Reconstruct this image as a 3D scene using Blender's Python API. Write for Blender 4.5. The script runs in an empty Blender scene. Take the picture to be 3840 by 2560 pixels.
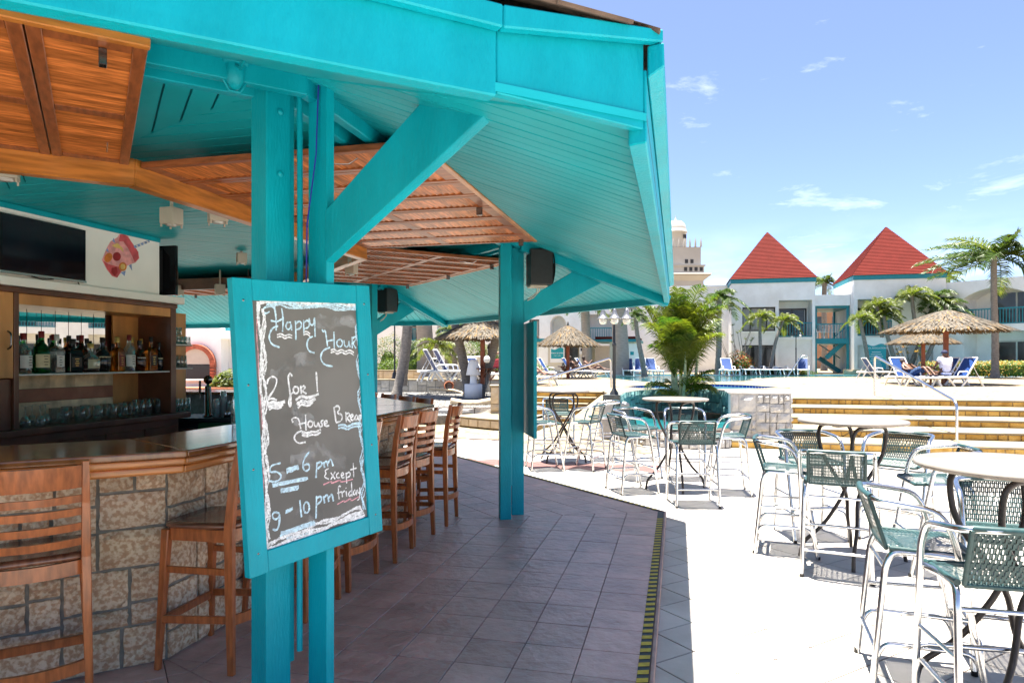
import bpy, bmesh, math, random
from mathutils import Vector, Matrix
from mathutils.geometry import tessellate_polygon

random.seed(7)
R = math.radians
scene = bpy.context.scene
COL = scene.collection

# ---------------------------------------------------------------- camera
# World axes follow the bar pavilion: +Y runs along its long open side, the
# camera looks 13.6 degrees to the left of it.
YAW = math.atan(620 / 2560.0)
CS, SN = math.cos(YAW), math.sin(YAW)
EYE = 1.63
FOC = 2560.0
cam_d = bpy.data.cameras.new('camera')
cam = bpy.data.objects.new('camera', cam_d)
COL.objects.link(cam)
cam.location = (0, 0, EYE)
cam.rotation_euler = (R(90), 0, YAW)
cam_d.sensor_width = 36.0
cam_d.lens = 24.0
cam_d.shift_y = 68 / 3840.0
cam_d.clip_start = 0.05
cam_d.clip_end = 2000
scene.camera = cam

# ---------------------------------------------------------------- sky and sun
SUN_DIR = Vector((-0.05, 0.05, 1.0)).normalized()
sun_el = math.asin(SUN_DIR.z)
world = bpy.data.worlds.new('World')
scene.world = world
world.use_nodes = True
wn, wl = world.node_tree.nodes, world.node_tree.links
wn.clear()
wout = wn.new('ShaderNodeOutputWorld')
wbg = wn.new('ShaderNodeBackground')
wbg.inputs['Strength'].default_value = 0.076
sky = wn.new('ShaderNodeTexSky')
sky.sky_type = 'NISHITA'
sky.sun_disc = False
sky.sun_elevation = sun_el
sky.sun_rotation = math.atan2(SUN_DIR.x, SUN_DIR.y)
sky.air_density = 0.45
sky.dust_density = 1.2
sky.ozone_density = 2.2
wtc = wn.new('ShaderNodeTexCoord')
wmap = wn.new('ShaderNodeMapping')
wmap.inputs['Scale'].default_value = (3.2, 3.2, 11.0)
wmap.inputs['Location'].default_value = (7.3, 2.2, 5.2)
wnz = wn.new('ShaderNodeTexNoise')
wnz.inputs['Scale'].default_value = 2.1
wnz.inputs['Detail'].default_value = 10
wnz.inputs['Roughness'].default_value = 0.62
wnz.inputs['Distortion'].default_value = 0.35
wrp = wn.new('ShaderNodeValToRGB')
wrp.color_ramp.elements[0].position = 0.61
wrp.color_ramp.elements[1].position = 1.0
wrp.color_ramp.elements[0].color = (0, 0, 0, 1)
wrp.color_ramp.elements[1].color = (0.6, 0.6, 0.6, 1)
wmx = wn.new('ShaderNodeMixRGB')
wmx.inputs['Color2'].default_value = (7.6, 7.7, 7.9, 1)
wl.new(wtc.outputs['Generated'], wmap.inputs['Vector'])
wl.new(wmap.outputs['Vector'], wnz.inputs['Vector'])
wl.new(wnz.outputs['Fac'], wrp.inputs['Fac'])
wl.new(wrp.outputs['Color'], wmx.inputs['Fac'])
wl.new(sky.outputs['Color'], wmx.inputs['Color1'])
# pale broken cloud low on the horizon, all the way round
wsp = wn.new('ShaderNodeSeparateXYZ')
wl.new(wtc.outputs['Generated'], wsp.inputs['Vector'])
wel = wn.new('ShaderNodeMapRange')
wel.inputs['From Min'].default_value = 0.02; wel.inputs['From Max'].default_value = 0.20
wel.inputs['To Min'].default_value = 0.7; wel.inputs['To Max'].default_value = 0.0
wel.interpolation_type = 'SMOOTHSTEP'
wl.new(wsp.outputs['Z'], wel.inputs['Value'])
wn2 = wn.new('ShaderNodeTexNoise')
wn2.inputs['Scale'].default_value = 5.0; wn2.inputs['Detail'].default_value = 9
wl.new(wmap.outputs['Vector'], wn2.inputs['Vector'])
wr2 = wn.new('ShaderNodeMapRange')
wr2.inputs['From Min'].default_value = 0.36; wr2.inputs['From Max'].default_value = 0.85
wl.new(wn2.outputs['Fac'], wr2.inputs['Value'])
wmu = wn.new('ShaderNodeMath'); wmu.operation = 'MULTIPLY'
wl.new(wel.outputs['Result'], wmu.inputs[0]); wl.new(wr2.outputs['Result'], wmu.inputs[1])
wm2 = wn.new('ShaderNodeMixRGB')
wm2.inputs['Color2'].default_value = (6.6, 6.9, 7.2, 1)
wl.new(wmu.outputs['Value'], wm2.inputs['Fac'])
wl.new(wmx.outputs['Color'], wm2.inputs['Color1'])
wl.new(wm2.outputs['Color'], wbg.inputs['Color'])
wl.new(wbg.outputs['Background'], wout.inputs['Surface'])
sun_d = bpy.data.lights.new('sun', 'SUN')
sun_d.energy = 5.0
sun_d.angle = R(0.53)
sun_d.color = (1.0, 0.94, 0.84)
sun = bpy.data.objects.new('sun', sun_d)
COL.objects.link(sun)
sun.rotation_euler = (-SUN_DIR).to_track_quat('-Z', 'Y').to_euler()
sun.location = (0, 0, 30)

vs = scene.view_settings
vs.view_transform = 'Standard'
vs.look = 'None'
vs.exposure = 2.4
vs.gamma = 1.0
vs.use_curve_mapping = False
scene.render.engine = 'CYCLES'
cy = scene.cycles
cy.use_denoising = True
cy.max_bounces = 12
cy.diffuse_bounces = 8
cy.glossy_bounces = 4
cy.transmission_bounces = 8
cy.transparent_max_bounces = 8
cy.caustics_reflective = False
cy.caustics_refractive = False
cy.sample_clamp_indirect = 10.0

# ---------------------------------------------------------------- surveying helpers
def c2w(X, Y):
    return (X * CS - Y * SN, X * SN + Y * CS)

def w2c(x, y):
    return (x * CS + y * SN, -x * SN + y * CS)

def gp(px, py, z=0.0):
    Y = FOC * (EYE - z) / (py - 1348.0)
    x, y = c2w((px - 1920) / FOC * Y, Y)
    return Vector((x, y, z))

def dp(px, py, Y):
    x, y = c2w((px - 1920) / FOC * Y, Y)
    return Vector((x, y, EYE + (1348.0 - py) / FOC * Y))

def onx(px, py, wx):
    k = (px - 1920) / FOC
    Y = wx / (k * CS - SN)
    return Vector((wx, Y * (k * SN + CS), EYE + (1348.0 - py) / FOC * Y))

def ony(px, py, wy):
    k = (px - 1920) / FOC
    Y = wy / (k * SN + CS)
    return Vector((Y * (k * CS - SN), wy, EYE + (1348.0 - py) / FOC * Y))

# ---------------------------------------------------------------- materials
MATS = {}

def mat(name, col, rough=0.5, metal=0.0, var=0.08, vscale=4.0, bump=0.0, bscale=40.0,
        rnd=0.0, coord='world', stretch=(1, 1, 1), col2=None, lo=0.35, hi=0.65, detail=5.0,
        spec=0.5, trans=0.0, alpha=1.0, emit=None, dirt=0.0, coat=0.0, rvar=0.0, ior=1.45, crack=0.0):
    m = bpy.data.materials.new(name)
    m.use_nodes = True
    n, l = m.node_tree.nodes, m.node_tree.links
    b = n['Principled BSDF']
    b.inputs['Roughness'].default_value = rough
    b.inputs['Metallic'].default_value = metal
    b.inputs['Specular IOR Level'].default_value = spec
    b.inputs['IOR'].default_value = ior
    if trans:
        b.inputs['Transmission Weight'].default_value = trans
    if coat:
        b.inputs['Coat Weight'].default_value = coat
        b.inputs['Coat Roughness'].default_value = 0.12
    if emit:
        b.inputs['Emission Color'].default_value = (*col, 1)
        b.inputs['Emission Strength'].default_value = emit
    if coord == 'world':
        g = n.new('ShaderNodeNewGeometry'); src = g.outputs['Position']
    else:
        g = n.new('ShaderNodeTexCoord'); src = g.outputs['Object']
    mp = n.new('ShaderNodeMapping')
    mp.inputs['Scale'].default_value = stretch
    l.new(src, mp.inputs['Vector'])
    if coord == 'obj' and rnd:
        oi0 = n.new('ShaderNodeObjectInfo')
        sc = n.new('ShaderNodeVectorMath'); sc.operation = 'SCALE'
        cb = n.new('ShaderNodeCombineXYZ')
        l.new(oi0.outputs['Random'], cb.inputs['X'])
        l.new(oi0.outputs['Random'], cb.inputs['Y'])
        l.new(cb.outputs['Vector'], sc.inputs[0]); sc.inputs['Scale'].default_value = 37.0
        l.new(sc.outputs['Vector'], mp.inputs['Location'])
    nz = n.new('ShaderNodeTexNoise')
    nz.inputs['Scale'].default_value = vscale
    nz.inputs['Detail'].default_value = detail
    l.new(mp.outputs['Vector'], nz.inputs['Vector'])
    rp = n.new('ShaderNodeValToRGB')
    rp.color_ramp.elements[0].position = lo
    rp.color_ramp.elements[1].position = hi
    c1 = tuple(max(0, c * (1 - var)) for c in col)
    c2 = col2 if col2 else tuple(min(1, c * (1 + var)) for c in col)
    rp.color_ramp.elements[0].color = (*c1, 1)
    rp.color_ramp.elements[1].color = (*c2, 1)
    l.new(nz.outputs['Fac'], rp.inputs['Fac'])
    out = rp.outputs['Color']
    if rnd:
        oi = n.new('ShaderNodeObjectInfo')
        mr = n.new('ShaderNodeMapRange')
        mr.inputs['To Min'].default_value = 1 - rnd
        mr.inputs['To Max'].default_value = 1 + rnd
        l.new(oi.outputs['Random'], mr.inputs['Value'])
        hs = n.new('ShaderNodeHueSaturation')
        l.new(mr.outputs['Result'], hs.inputs['Value'])
        l.new(out, hs.inputs['Color'])
        out = hs.outputs['Color']
    if dirt:
        dn = n.new('ShaderNodeTexNoise')
        dn.inputs['Scale'].default_value = 1.3
        dn.inputs['Detail'].default_value = 8
        dn.inputs['Roughness'].default_value = 0.65
        l.new(src, dn.inputs['Vector'])
        dr = n.new('ShaderNodeValToRGB')
        dr.color_ramp.elements[0].position = 0.42
        dr.color_ramp.elements[1].position = 0.72
        dr.color_ramp.elements[0].color = (1, 1, 1, 1)
        dr.color_ramp.elements[1].color = (1 - dirt, 1 - dirt * 1.1, 1 - dirt * 1.3, 1)
        l.new(dn.outputs['Fac'], dr.inputs['Fac'])
        mx = n.new('ShaderNodeMixRGB'); mx.blend_type = 'MULTIPLY'
        mx.inputs['Fac'].default_value = 1.0
        l.new(out, mx.inputs['Color1']); l.new(dr.outputs['Color'], mx.inputs['Color2'])
        out = mx.outputs['Color']
    if crack:
        vo = n.new('ShaderNodeTexVoronoi'); vo.feature = 'DISTANCE_TO_EDGE'
        vo.inputs['Scale'].default_value = crack
        wp_ = n.new('ShaderNodeTexNoise'); wp_.inputs['Scale'].default_value = 1.5
        l.new(src, wp_.inputs['Vector'])
        av = n.new('ShaderNodeVectorMath'); av.operation = 'ADD'
        l.new(src, av.inputs[0]); l.new(wp_.outputs['Color'], av.inputs[1])
        l.new(av.outputs['Vector'], vo.inputs['Vector'])
        cr = n.new('ShaderNodeValToRGB')
        cr.color_ramp.elements[0].position = 0.015; cr.color_ramp.elements[1].position = 0.045
        cr.color_ramp.elements[0].color = (0.58, 0.52, 0.44, 1); cr.color_ramp.elements[1].color = (1, 1, 1, 1)
        l.new(vo.outputs['Distance'], cr.inputs['Fac'])
        vc = n.new('ShaderNodeTexVoronoi'); vc.inputs['Scale'].default_value = crack
        l.new(av.outputs['Vector'], vc.inputs['Vector'])
        hv_ = n.new('ShaderNodeHueSaturation')
        mv_ = n.new('ShaderNodeMapRange'); mv_.inputs['To Min'].default_value = 0.78; mv_.inputs['To Max'].default_value = 1.12
        l.new(vc.outputs['Color'], mv_.inputs['Value']); l.new(mv_.outputs['Result'], hv_.inputs['Value'])
        l.new(out, hv_.inputs['Color'])
        mk = n.new('ShaderNodeMixRGB'); mk.blend_type = 'MULTIPLY'; mk.inputs['Fac'].default_value = 1.0
        l.new(hv_.outputs['Color'], mk.inputs['Color1']); l.new(cr.outputs['Color'], mk.inputs['Color2'])
        out = mk.outputs['Color']
    l.new(out, b.inputs['Base Color'])
    if rvar:
        rm = n.new('ShaderNodeMapRange')
        rm.inputs['To Min'].default_value = max(0.02, rough - rvar)
        rm.inputs['To Max'].default_value = min(1.0, rough + rvar)
        l.new(nz.outputs['Fac'], rm.inputs['Value'])
        l.new(rm.outputs['Result'], b.inputs['Roughness'])
    if bump:
        bz = n.new('ShaderNodeTexNoise')
        bz.inputs['Scale'].default_value = bscale
        bz.inputs['Detail'].default_value = 6
        l.new(mp.outputs['Vector'], bz.inputs['Vector'])
        bp = n.new('ShaderNodeBump')
        bp.inputs['Strength'].default_value = min(1.0, bump)
        bp.inputs['Distance'].default_value = 0.01 if bump <= 1 else 0.01 * bump
        l.new(bz.outputs['Fac'], bp.inputs['Height'])
        l.new(bp.outputs['Normal'], b.inputs['Normal'])
    if alpha < 1:
        b.inputs['Alpha'].default_value = alpha
    m.diffuse_color = (*col, 1)
    MATS[name] = m
    return m

def leafmat(name, col, col2, trans=0.35, rough=0.45, vscale=9.0):
    m = mat(name, col, rough=rough, var=0.25, vscale=vscale, col2=col2, rnd=0.12)
    n, l = m.node_tree.nodes, m.node_tree.links
    b = n['Principled BSDF']
    o = n['Material Output']
    tr = n.new('ShaderNodeBsdfTranslucent')
    mx = n.new('ShaderNodeMixShader')
    mx.inputs['Fac'].default_value = trans
    src = b.inputs['Base Color'].links[0].from_socket
    hs = n.new('ShaderNodeHueSaturation')
    hs.inputs['Value'].default_value = 1.6
    l.new(src, hs.inputs['Color'])
    l.new(hs.outputs['Color'], tr.inputs['Color'])
    l.new(b.outputs['BSDF'], mx.inputs[1])
    l.new(tr.outputs['BSDF'], mx.inputs[2])
    l.new(mx.outputs['Shader'], o.inputs['Surface'])
    return m

TEAL = (0.0, 0.315, 0.400)
mat('teal_paint', TEAL, rough=0.45, spec=0.25, var=0.06, vscale=3.0, stretch=(3, 3, .7), bump=0.3, bscale=30, dirt=0.16, rvar=0.10, detail=9)
mat('teal_soffit', (0.006, 0.370, 0.430), rough=0.45, spec=0.25, var=0.06, vscale=3, rnd=0.05, bump=0.05, bscale=14)
mat('teal_groove', (0.002, 0.12, 0.15), rough=0.6)
mat('wood_shutter', (0.46, 0.140, 0.034), rough=0.42, var=0.35, vscale=6, rnd=0.30, coord='obj', stretch=(1.5, 14, 14), bump=0.1, bscale=10, coat=0.15)
mat('wood_frame', (0.27, 0.078, 0.024), rough=0.42, var=0.30, vscale=5, rnd=0.15, coord='obj', stretch=(2, 9, 9), coat=0.15)
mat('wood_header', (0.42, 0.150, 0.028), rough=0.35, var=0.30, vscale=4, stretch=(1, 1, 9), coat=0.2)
mat('wood_stool', (0.36, 0.105, 0.030), rough=0.30, var=0.28, vscale=7, coord='obj', rnd=0.10, stretch=(7, 7, 1.2), coat=0.35)
mat('wood_seat', (0.19, 0.080, 0.045), rough=0.22, var=0.3, vscale=5, coord='obj', rnd=0.1, stretch=(9, 1.5, 2), coat=0.5)
mat('wood_counter', (0.24, 0.085, 0.024), rough=0.16, var=0.4, vscale=3, stretch=(6, 1.2, 1), coat=0.6, rvar=0.06)
mat('wood_counter_edge', (0.52, 0.180, 0.040), rough=0.28, var=0.3, vscale=4, stretch=(1, 1, 12), coat=0.4)
mat('wood_cabinet', (0.52, 0.240, 0.075), rough=0.40, var=0.25, vscale=3, stretch=(2, 2, 0.5), coat=0.15)
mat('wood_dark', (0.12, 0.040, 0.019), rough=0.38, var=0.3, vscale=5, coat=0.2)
mat('white_wall', (0.86, 0.86, 0.84), rough=0.75, var=0.03, vscale=3, bump=0.1, bscale=60)
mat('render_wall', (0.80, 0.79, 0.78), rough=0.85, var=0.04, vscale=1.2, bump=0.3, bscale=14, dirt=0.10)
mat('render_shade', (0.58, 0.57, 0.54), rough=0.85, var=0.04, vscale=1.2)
mat('cream_wall', (0.66, 0.62, 0.52), rough=0.8, var=0.04, vscale=2, dirt=0.08)
mat('beige_metal', (0.46, 0.42, 0.35), rough=0.5, var=0.05, vscale=8)
mat('black_plastic', (0.016, 0.017, 0.019), rough=0.45, var=0.15, vscale=30)
mat('black_gloss', (0.010, 0.011, 0.014), rough=0.10, var=0.1, vscale=3)
mat('screen', (0.006, 0.007, 0.014), rough=0.08, var=0.3, vscale=1.0)
mat('black_grille', (0.012, 0.012, 0.013), rough=0.8, var=0.2, vscale=200, bump=0.5, bscale=300)
mat('mortar', (0.21, 0.20, 0.175), rough=0.95, var=0.2, vscale=20, bump=0.5, bscale=60)
mat('bar_stone', (0.50, 0.315, 0.195), rough=0.9, var=0.10, vscale=46, rnd=0.14, col2=(0.66, 0.53, 0.385), lo=0.42, hi=0.58, bump=1.6, bscale=24, detail=6)
mat('chalkboard', (0.15, 0.140, 0.130), rough=0.8, var=0.18, vscale=3, detail=7)
mat('chalk', (0.72, 0.71, 0.72), rough=0.95, var=0.22, vscale=60, rnd=0.03)
mat('chalk_blue', (0.50, 0.66, 0.76), rough=0.95, var=0.22, vscale=60)
mat('chalk_pink', (0.72, 0.34, 0.38), rough=0.95, var=0.2, vscale=60)
mat('slate_tile', (0.52, 0.325, 0.285), rough=0.34, var=0.16, vscale=5, rnd=0.12, bump=1.3, bscale=16, stretch=(1, 1, 1), detail=8, rvar=0.09)
mat('slate_grout', (0.16, 0.115, 0.11), rough=0.9, var=0.2, vscale=20)
mat('kerb_tile', (0.34, 0.22, 0.19), rough=0.6, var=0.15, vscale=9)
mat('patio_tile', (0.44, 0.412, 0.38), rough=0.55, var=0.06, vscale=3.5, rnd=0.06, bump=0.15, bscale=30, dirt=0.24)
mat('patio_pink', (0.13, 0.065, 0.058), rough=0.6, var=0.08, vscale=4, rnd=0.06)
mat('patio_grout', (0.050, 0.036, 0.030), rough=0.95, var=0.15, vscale=12)
mat('deck_stone', (0.25, 0.200, 0.128), rough=0.8, var=0.20, vscale=2.4, crack=1.5, bump=0.4, bscale=9, rnd=0.08, dirt=0.12)
mat('deck_joint', (0.24, 0.20, 0.14), rough=0.95, var=0.1, vscale=10)
mat('tread_stone', (0.25, 0.205, 0.135), rough=0.8, var=0.10, vscale=5, bump=0.3, bscale=20, dirt=0.10)
mat('yellow_stone', (0.50, 0.270, 0.050), rough=0.85, var=0.25, vscale=5, rnd=0.16, bump=0.6, bscale=20, col2=(0.58, 0.37, 0.10))
mat('yellow_mortar', (0.30, 0.225, 0.12), rough=0.95, var=0.15, vscale=18)
mat('grey_stone', (0.36, 0.345, 0.315), rough=0.9, var=0.16, vscale=6, rnd=0.22, bump=1.0, bscale=18)
mat('white_stone', (0.40, 0.385, 0.365), rough=0.9, var=0.10, vscale=6, rnd=0.06, bump=1.6, bscale=12)
mat('teal_stone', (0.15, 0.31, 0.30), rough=0.85, var=0.18, vscale=5, rnd=0.16, bump=0.9, bscale=14)
mat('dark_joint', (0.10, 0.11, 0.105), rough=0.95, var=0.2, vscale=14)
mat('buff_stone', (0.52, 0.42, 0.29), rough=0.9, var=0.12, vscale=6, rnd=0.12, bump=0.8, bscale=18)
mat('gravel', (0.17, 0.165, 0.155), rough=0.95, var=0.25, vscale=14, bump=2.0, bscale=22, rnd=0.0)
mat('pebble', (0.19, 0.185, 0.175), rough=0.9, var=0.2, vscale=9, rnd=0.2)
mat('soil', (0.10, 0.065, 0.040), rough=1.0, var=0.3, vscale=9, bump=1.0, bscale=20)
mat('aluminium', (0.62, 0.62, 0.62), rough=0.20, metal=1.0, var=0.04, vscale=20, rvar=0.06)
mat('steel', (0.62, 0.62, 0.64), rough=0.22, metal=1.0, var=0.05, vscale=12)
mat('chrome_dark', (0.20, 0.19, 0.19), rough=0.25, metal=1.0, var=0.1, vscale=9)
mat('weave', (0.016, 0.048, 0.050), rough=0.42, var=0.22, vscale=40, coord='obj')
mat('table_leg', (0.034, 0.027, 0.024), rough=0.42, var=0.2, vscale=10)
mat('marble', (0.17, 0.155, 0.138), rough=0.30, var=0.10, vscale=5, coord='obj', rnd=0.05, detail=9, lo=0.3, hi=0.55)
mat('marble_edge', (0.30, 0.25, 0.21), rough=0.45, var=0.18, vscale=12, coord='obj')
mat('red_roof', (0.095, 0.012, 0.009), rough=0.8, spec=0.1, var=0.08, vscale=2, rnd=0.07)
mat('teal_trim', (0.006, 0.20, 0.25), rough=0.45, var=0.08, vscale=4)
mat('dark_frame', (0.018, 0.017, 0.017), rough=0.4, var=0.1, vscale=8)
mat('window_glass', (0.030, 0.036, 0.040), rough=0.06, var=0.5, vscale=0.9)
mat('curtain', (0.34, 0.32, 0.30), rough=0.9, var=0.22, vscale=3, stretch=(9, 9, 0.3))
mat('hotel_wall', (0.36, 0.345, 0.325), rough=0.8, var=0.05, vscale=0.2)
mat('thatch', (0.070, 0.058, 0.044), rough=0.95, var=0.5, vscale=11, col2=(0.145, 0.125, 0.098))
mat('thatch_under', (0.16, 0.10, 0.042), rough=0.95, var=0.35, vscale=9)
mat('pole_wood', (0.22, 0.055, 0.020), rough=0.5, var=0.2, vscale=6)
mat('palm_trunk', (0.20, 0.18, 0.16), rough=0.95, var=0.28, vscale=9, stretch=(1, 1, 3.5), bump=1.2, bscale=12)
mat('smooth_trunk', (0.30, 0.262, 0.228), rough=0.9, var=0.12, vscale=4, bump=0.3, bscale=10, stretch=(1, 1, 5))
mat('cane', (0.30, 0.36, 0.20), rough=0.5, var=0.25, vscale=5, stretch=(1, 1, 4))
leafmat('palm_leaf', (0.026, 0.068, 0.009), (0.060, 0.098, 0.013))
leafmat('palm_leaf_bright', (0.055, 0.096, 0.009), (0.115, 0.135, 0.013), trans=0.45)
leafmat('areca_leaf', (0.028, 0.085, 0.005), (0.130, 0.152, 0.008), trans=0.45, vscale=2.2)
leafmat('shrub_leaf', (0.046, 0.105, 0.008), (0.105, 0.165, 0.012))
leafmat('hedge_leaf', (0.020, 0.055, 0.008), (0.042, 0.090, 0.013))
leafmat('flower_yellow', (0.34, 0.30, 0.03), (0.50, 0.24, 0.04))
leafmat('flower_red', (0.50, 0.07, 0.02), (0.55, 0.16, 0.03))
leafmat('dry_leaf', (0.20, 0.10, 0.03), (0.28, 0.16, 0.05))
mat('lounger_white', (0.78, 0.78, 0.76), rough=0.4, var=0.03, vscale=6)
mat('lounger_blue', (0.005, 0.040, 0.17), rough=0.6, var=0.12, vscale=30)
mat('towel', (0.62, 0.64, 0.70), rough=0.95, var=0.1, vscale=20)
mat('skin_light', (0.30, 0.155, 0.105), rough=0.5, var=0.06, vscale=9)
mat('skin_brown', (0.11, 0.052, 0.030), rough=0.5, var=0.08, vscale=9)
mat('skin_dark', (0.085, 0.042, 0.026), rough=0.5, var=0.08, vscale=9)
mat('cloth_white', (0.66, 0.66, 0.72), rough=0.9, var=0.06, vscale=14)
mat('cloth_plaid', (0.018, 0.045, 0.11), rough=0.9, var=0.6, vscale=28)
mat('cloth_teal', (0.01, 0.28, 0.34), rough=0.8, var=0.1, vscale=14)
mat('cloth_red', (0.22, 0.02, 0.03), rough=0.9, var=0.2, vscale=10)
mat('hair', (0.03, 0.018, 0.012), rough=0.7, var=0.3, vscale=30)
mat('cap_navy', (0.015, 0.02, 0.06), rough=0.8, var=0.1, vscale=10)
mat('sign_teal', (0.006, 0.29, 0.34), rough=0.5, var=0.03, vscale=3)
mat('sign_white', (0.78, 0.79, 0.79), rough=0.5, var=0.02, vscale=3)
mat('sign_green', (0.42, 0.66, 0.45), rough=0.5, var=0.03, vscale=3)
mat('terracotta', (0.42, 0.16, 0.085), rough=0.85, var=0.15, vscale=9)
mat('brick', (0.36, 0.10, 0.055), rough=0.9, var=0.2, vscale=12, rnd=0.2, bump=0.6, bscale=30)
mat('lamp_glass', (0.80, 0.80, 0.76), rough=0.25, var=0.03, vscale=6, trans=0.35)
mat('lamp_metal', (0.22, 0.225, 0.24), rough=0.35, metal=0.7, var=0.08, vscale=9)
mat('lamp_post', (0.035, 0.038, 0.042), rough=0.45, metal=0.3, var=0.1, vscale=9)
mat('white_plastic', (0.80, 0.80, 0.80), rough=0.35, var=0.02, vscale=5)
def thin_glass(name, tint=(0.93, 0.96, 0.95), gloss=(0.9, 0.95, 0.95), body=0.05):
    m = mat(name, tint, rough=0.05, var=0.0)
    n, l = m.node_tree.nodes, m.node_tree.links
    tr = n.new('ShaderNodeBsdfTransparent'); tr.inputs['Color'].default_value = (*tint, 1)
    gl = n.new('ShaderNodeBsdfGlossy'); gl.inputs['Roughness'].default_value = 0.06; gl.inputs['Color'].default_value = (*gloss, 1)
    df = n.new('ShaderNodeBsdfDiffuse'); df.inputs['Color'].default_value = (0.75, 0.80, 0.80, 1)
    fr = n.new('ShaderNodeLayerWeight'); fr.inputs['Blend'].default_value = 0.35
    m1 = n.new('ShaderNodeMixShader'); m2 = n.new('ShaderNodeMixShader')
    m1.inputs['Fac'].default_value = body
    l.new(tr.outputs[0], m1.inputs[1]); l.new(df.outputs[0], m1.inputs[2])
    l.new(fr.outputs['Facing'], m2.inputs['Fac'])
    l.new(m1.outputs[0], m2.inputs[1]); l.new(gl.outputs[0], m2.inputs[2])
    l.new(m2.outputs[0], n['Material Output'].inputs['Surface'])
thin_glass('glass'); thin_glass('glass_clear', body=0.10); thin_glass('cup', body=0.45)
mat('glass_green', (0.02, 0.25, 0.05), rough=0.04, var=0.0, trans=0.9)
mat('glass_amber', (0.55, 0.17, 0.02), rough=0.04, var=0.0, trans=0.85)
mat('glass_brown', (0.16, 0.035, 0.008), rough=0.04, var=0.0, trans=0.8)
mat('glass_dark', (0.012, 0.012, 0.012), rough=0.06, var=0.0)
mat('label_cream', (0.62, 0.54, 0.34), rough=0.6, var=0.05, vscale=30)
mat('label_white', (0.66, 0.65, 0.62), rough=0.6, var=0.05, vscale=30)
mat('label_black', (0.015, 0.014, 0.014), rough=0.5, var=0.1, vscale=30)
mat('label_maroon', (0.16, 0.02, 0.025), rough=0.5, var=0.1, vscale=30)
mat('gold', (0.62, 0.42, 0.12), rough=0.4, metal=0.6, var=0.1, vscale=20)
mat('print_dark', (0.03, 0.025, 0.025), rough=0.6, var=0.1, vscale=20)
mat('cap_red', (0.20, 0.015, 0.015), rough=0.35, var=0.1, vscale=20)
mat('mirror', (0.82, 0.84, 0.82), rough=0.015, metal=1.0, var=0.0)
mat('travertine', (0.68, 0.52, 0.31), rough=0.6, var=0.25, vscale=9, rnd=0.15, detail=8)
mat('band_tile', (0.34, 0.13, 0.07), rough=0.5, var=0.12, vscale=9, rnd=0.06)
mat('green_panel', (0.015, 0.10, 0.035), rough=0.4, var=0.1, vscale=5)
mat('tape_yellow', (0.50, 0.36, 0.03), rough=0.6, var=0.15, vscale=30, dirt=0.1)
mat('tape_black', (0.035, 0.045, 0.05), rough=0.6, var=0.2, vscale=30)
mat('pool_tile', (0.012, 0.045, 0.34), rough=0.25, var=0.2, vscale=6, rnd=0.1)
mat('pool_floor', (0.10, 0.52, 0.60), rough=0.6, var=0.1, vscale=2)
mat('cord_blue', (0.015, 0.02, 0.30), rough=0.5)
mat('shingle', (0.11, 0.075, 0.055), rough=0.95, var=0.3, vscale=14, bump=0.8, bscale=30)
mat('decal_pink', (0.56, 0.085, 0.105), rough=0.45, var=0.25, vscale=14)
mat('decal_light', (0.75, 0.33, 0.34), rough=0.45, var=0.2, vscale=18)
mat('decal_orange', (0.66, 0.20, 0.03), rough=0.45, var=0.2, vscale=20)
mat('decal_yellow', (0.72, 0.50, 0.16), rough=0.45, var=0.15, vscale=20)
mat('decal_red', (0.30, 0.012, 0.02), rough=0.4, var=0.2, vscale=24)
mat('decal_blue', (0.20, 0.30, 0.55), rough=0.4, var=0.25, vscale=24)
mat('far_brick', (0.36, 0.20, 0.12), rough=0.9, var=0.15, vscale=0.8)

def water_mat(name, col, deep, bump=0.35, scale=5.0):
    m = mat(name, col, rough=0.16 if 'basin' in name else 0.05, spec=0.2 if 'basin' in name else 0.5, var=0.1, vscale=1.5, col2=deep, bump=bump, bscale=scale, stretch=(1, 2.2, 1))
    return m
def grain(name, scale, lo, hi):
    # chalk only catches on the high spots of the slate
    m = MATS[name]; n, l = m.node_tree.nodes, m.node_tree.links
    g = n.new('ShaderNodeNewGeometry'); z = n.new('ShaderNodeTexNoise'); z.inputs['Scale'].default_value = scale; z.inputs['Detail'].default_value = 4
    r = n.new('ShaderNodeMapRange'); r.inputs['From Min'].default_value = lo; r.inputs['From Max'].default_value = hi
    l.new(g.outputs['Position'], z.inputs['Vector']); l.new(z.outputs['Fac'], r.inputs['Value']); l.new(r.outputs['Result'], n['Principled BSDF'].inputs['Alpha'])
for nm_ in ('chalk', 'chalk_blue', 'chalk_pink'): grain(nm_, 130.0, .20, .46)
mat('chalk_smudge', (0.6, 0.6, 0.62), rough=0.95, var=0.2, vscale=20); grain('chalk_smudge', 14.0, .45, 1.25)
water_mat('pool_water', (0.010, 0.085, 0.108), (0.03, 0.13, 0.15))
water_mat('basin_water', (0.009, 0.105, 0.120), (0.02, 0.14, 0.155), bump=0.25, scale=3.0)

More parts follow.
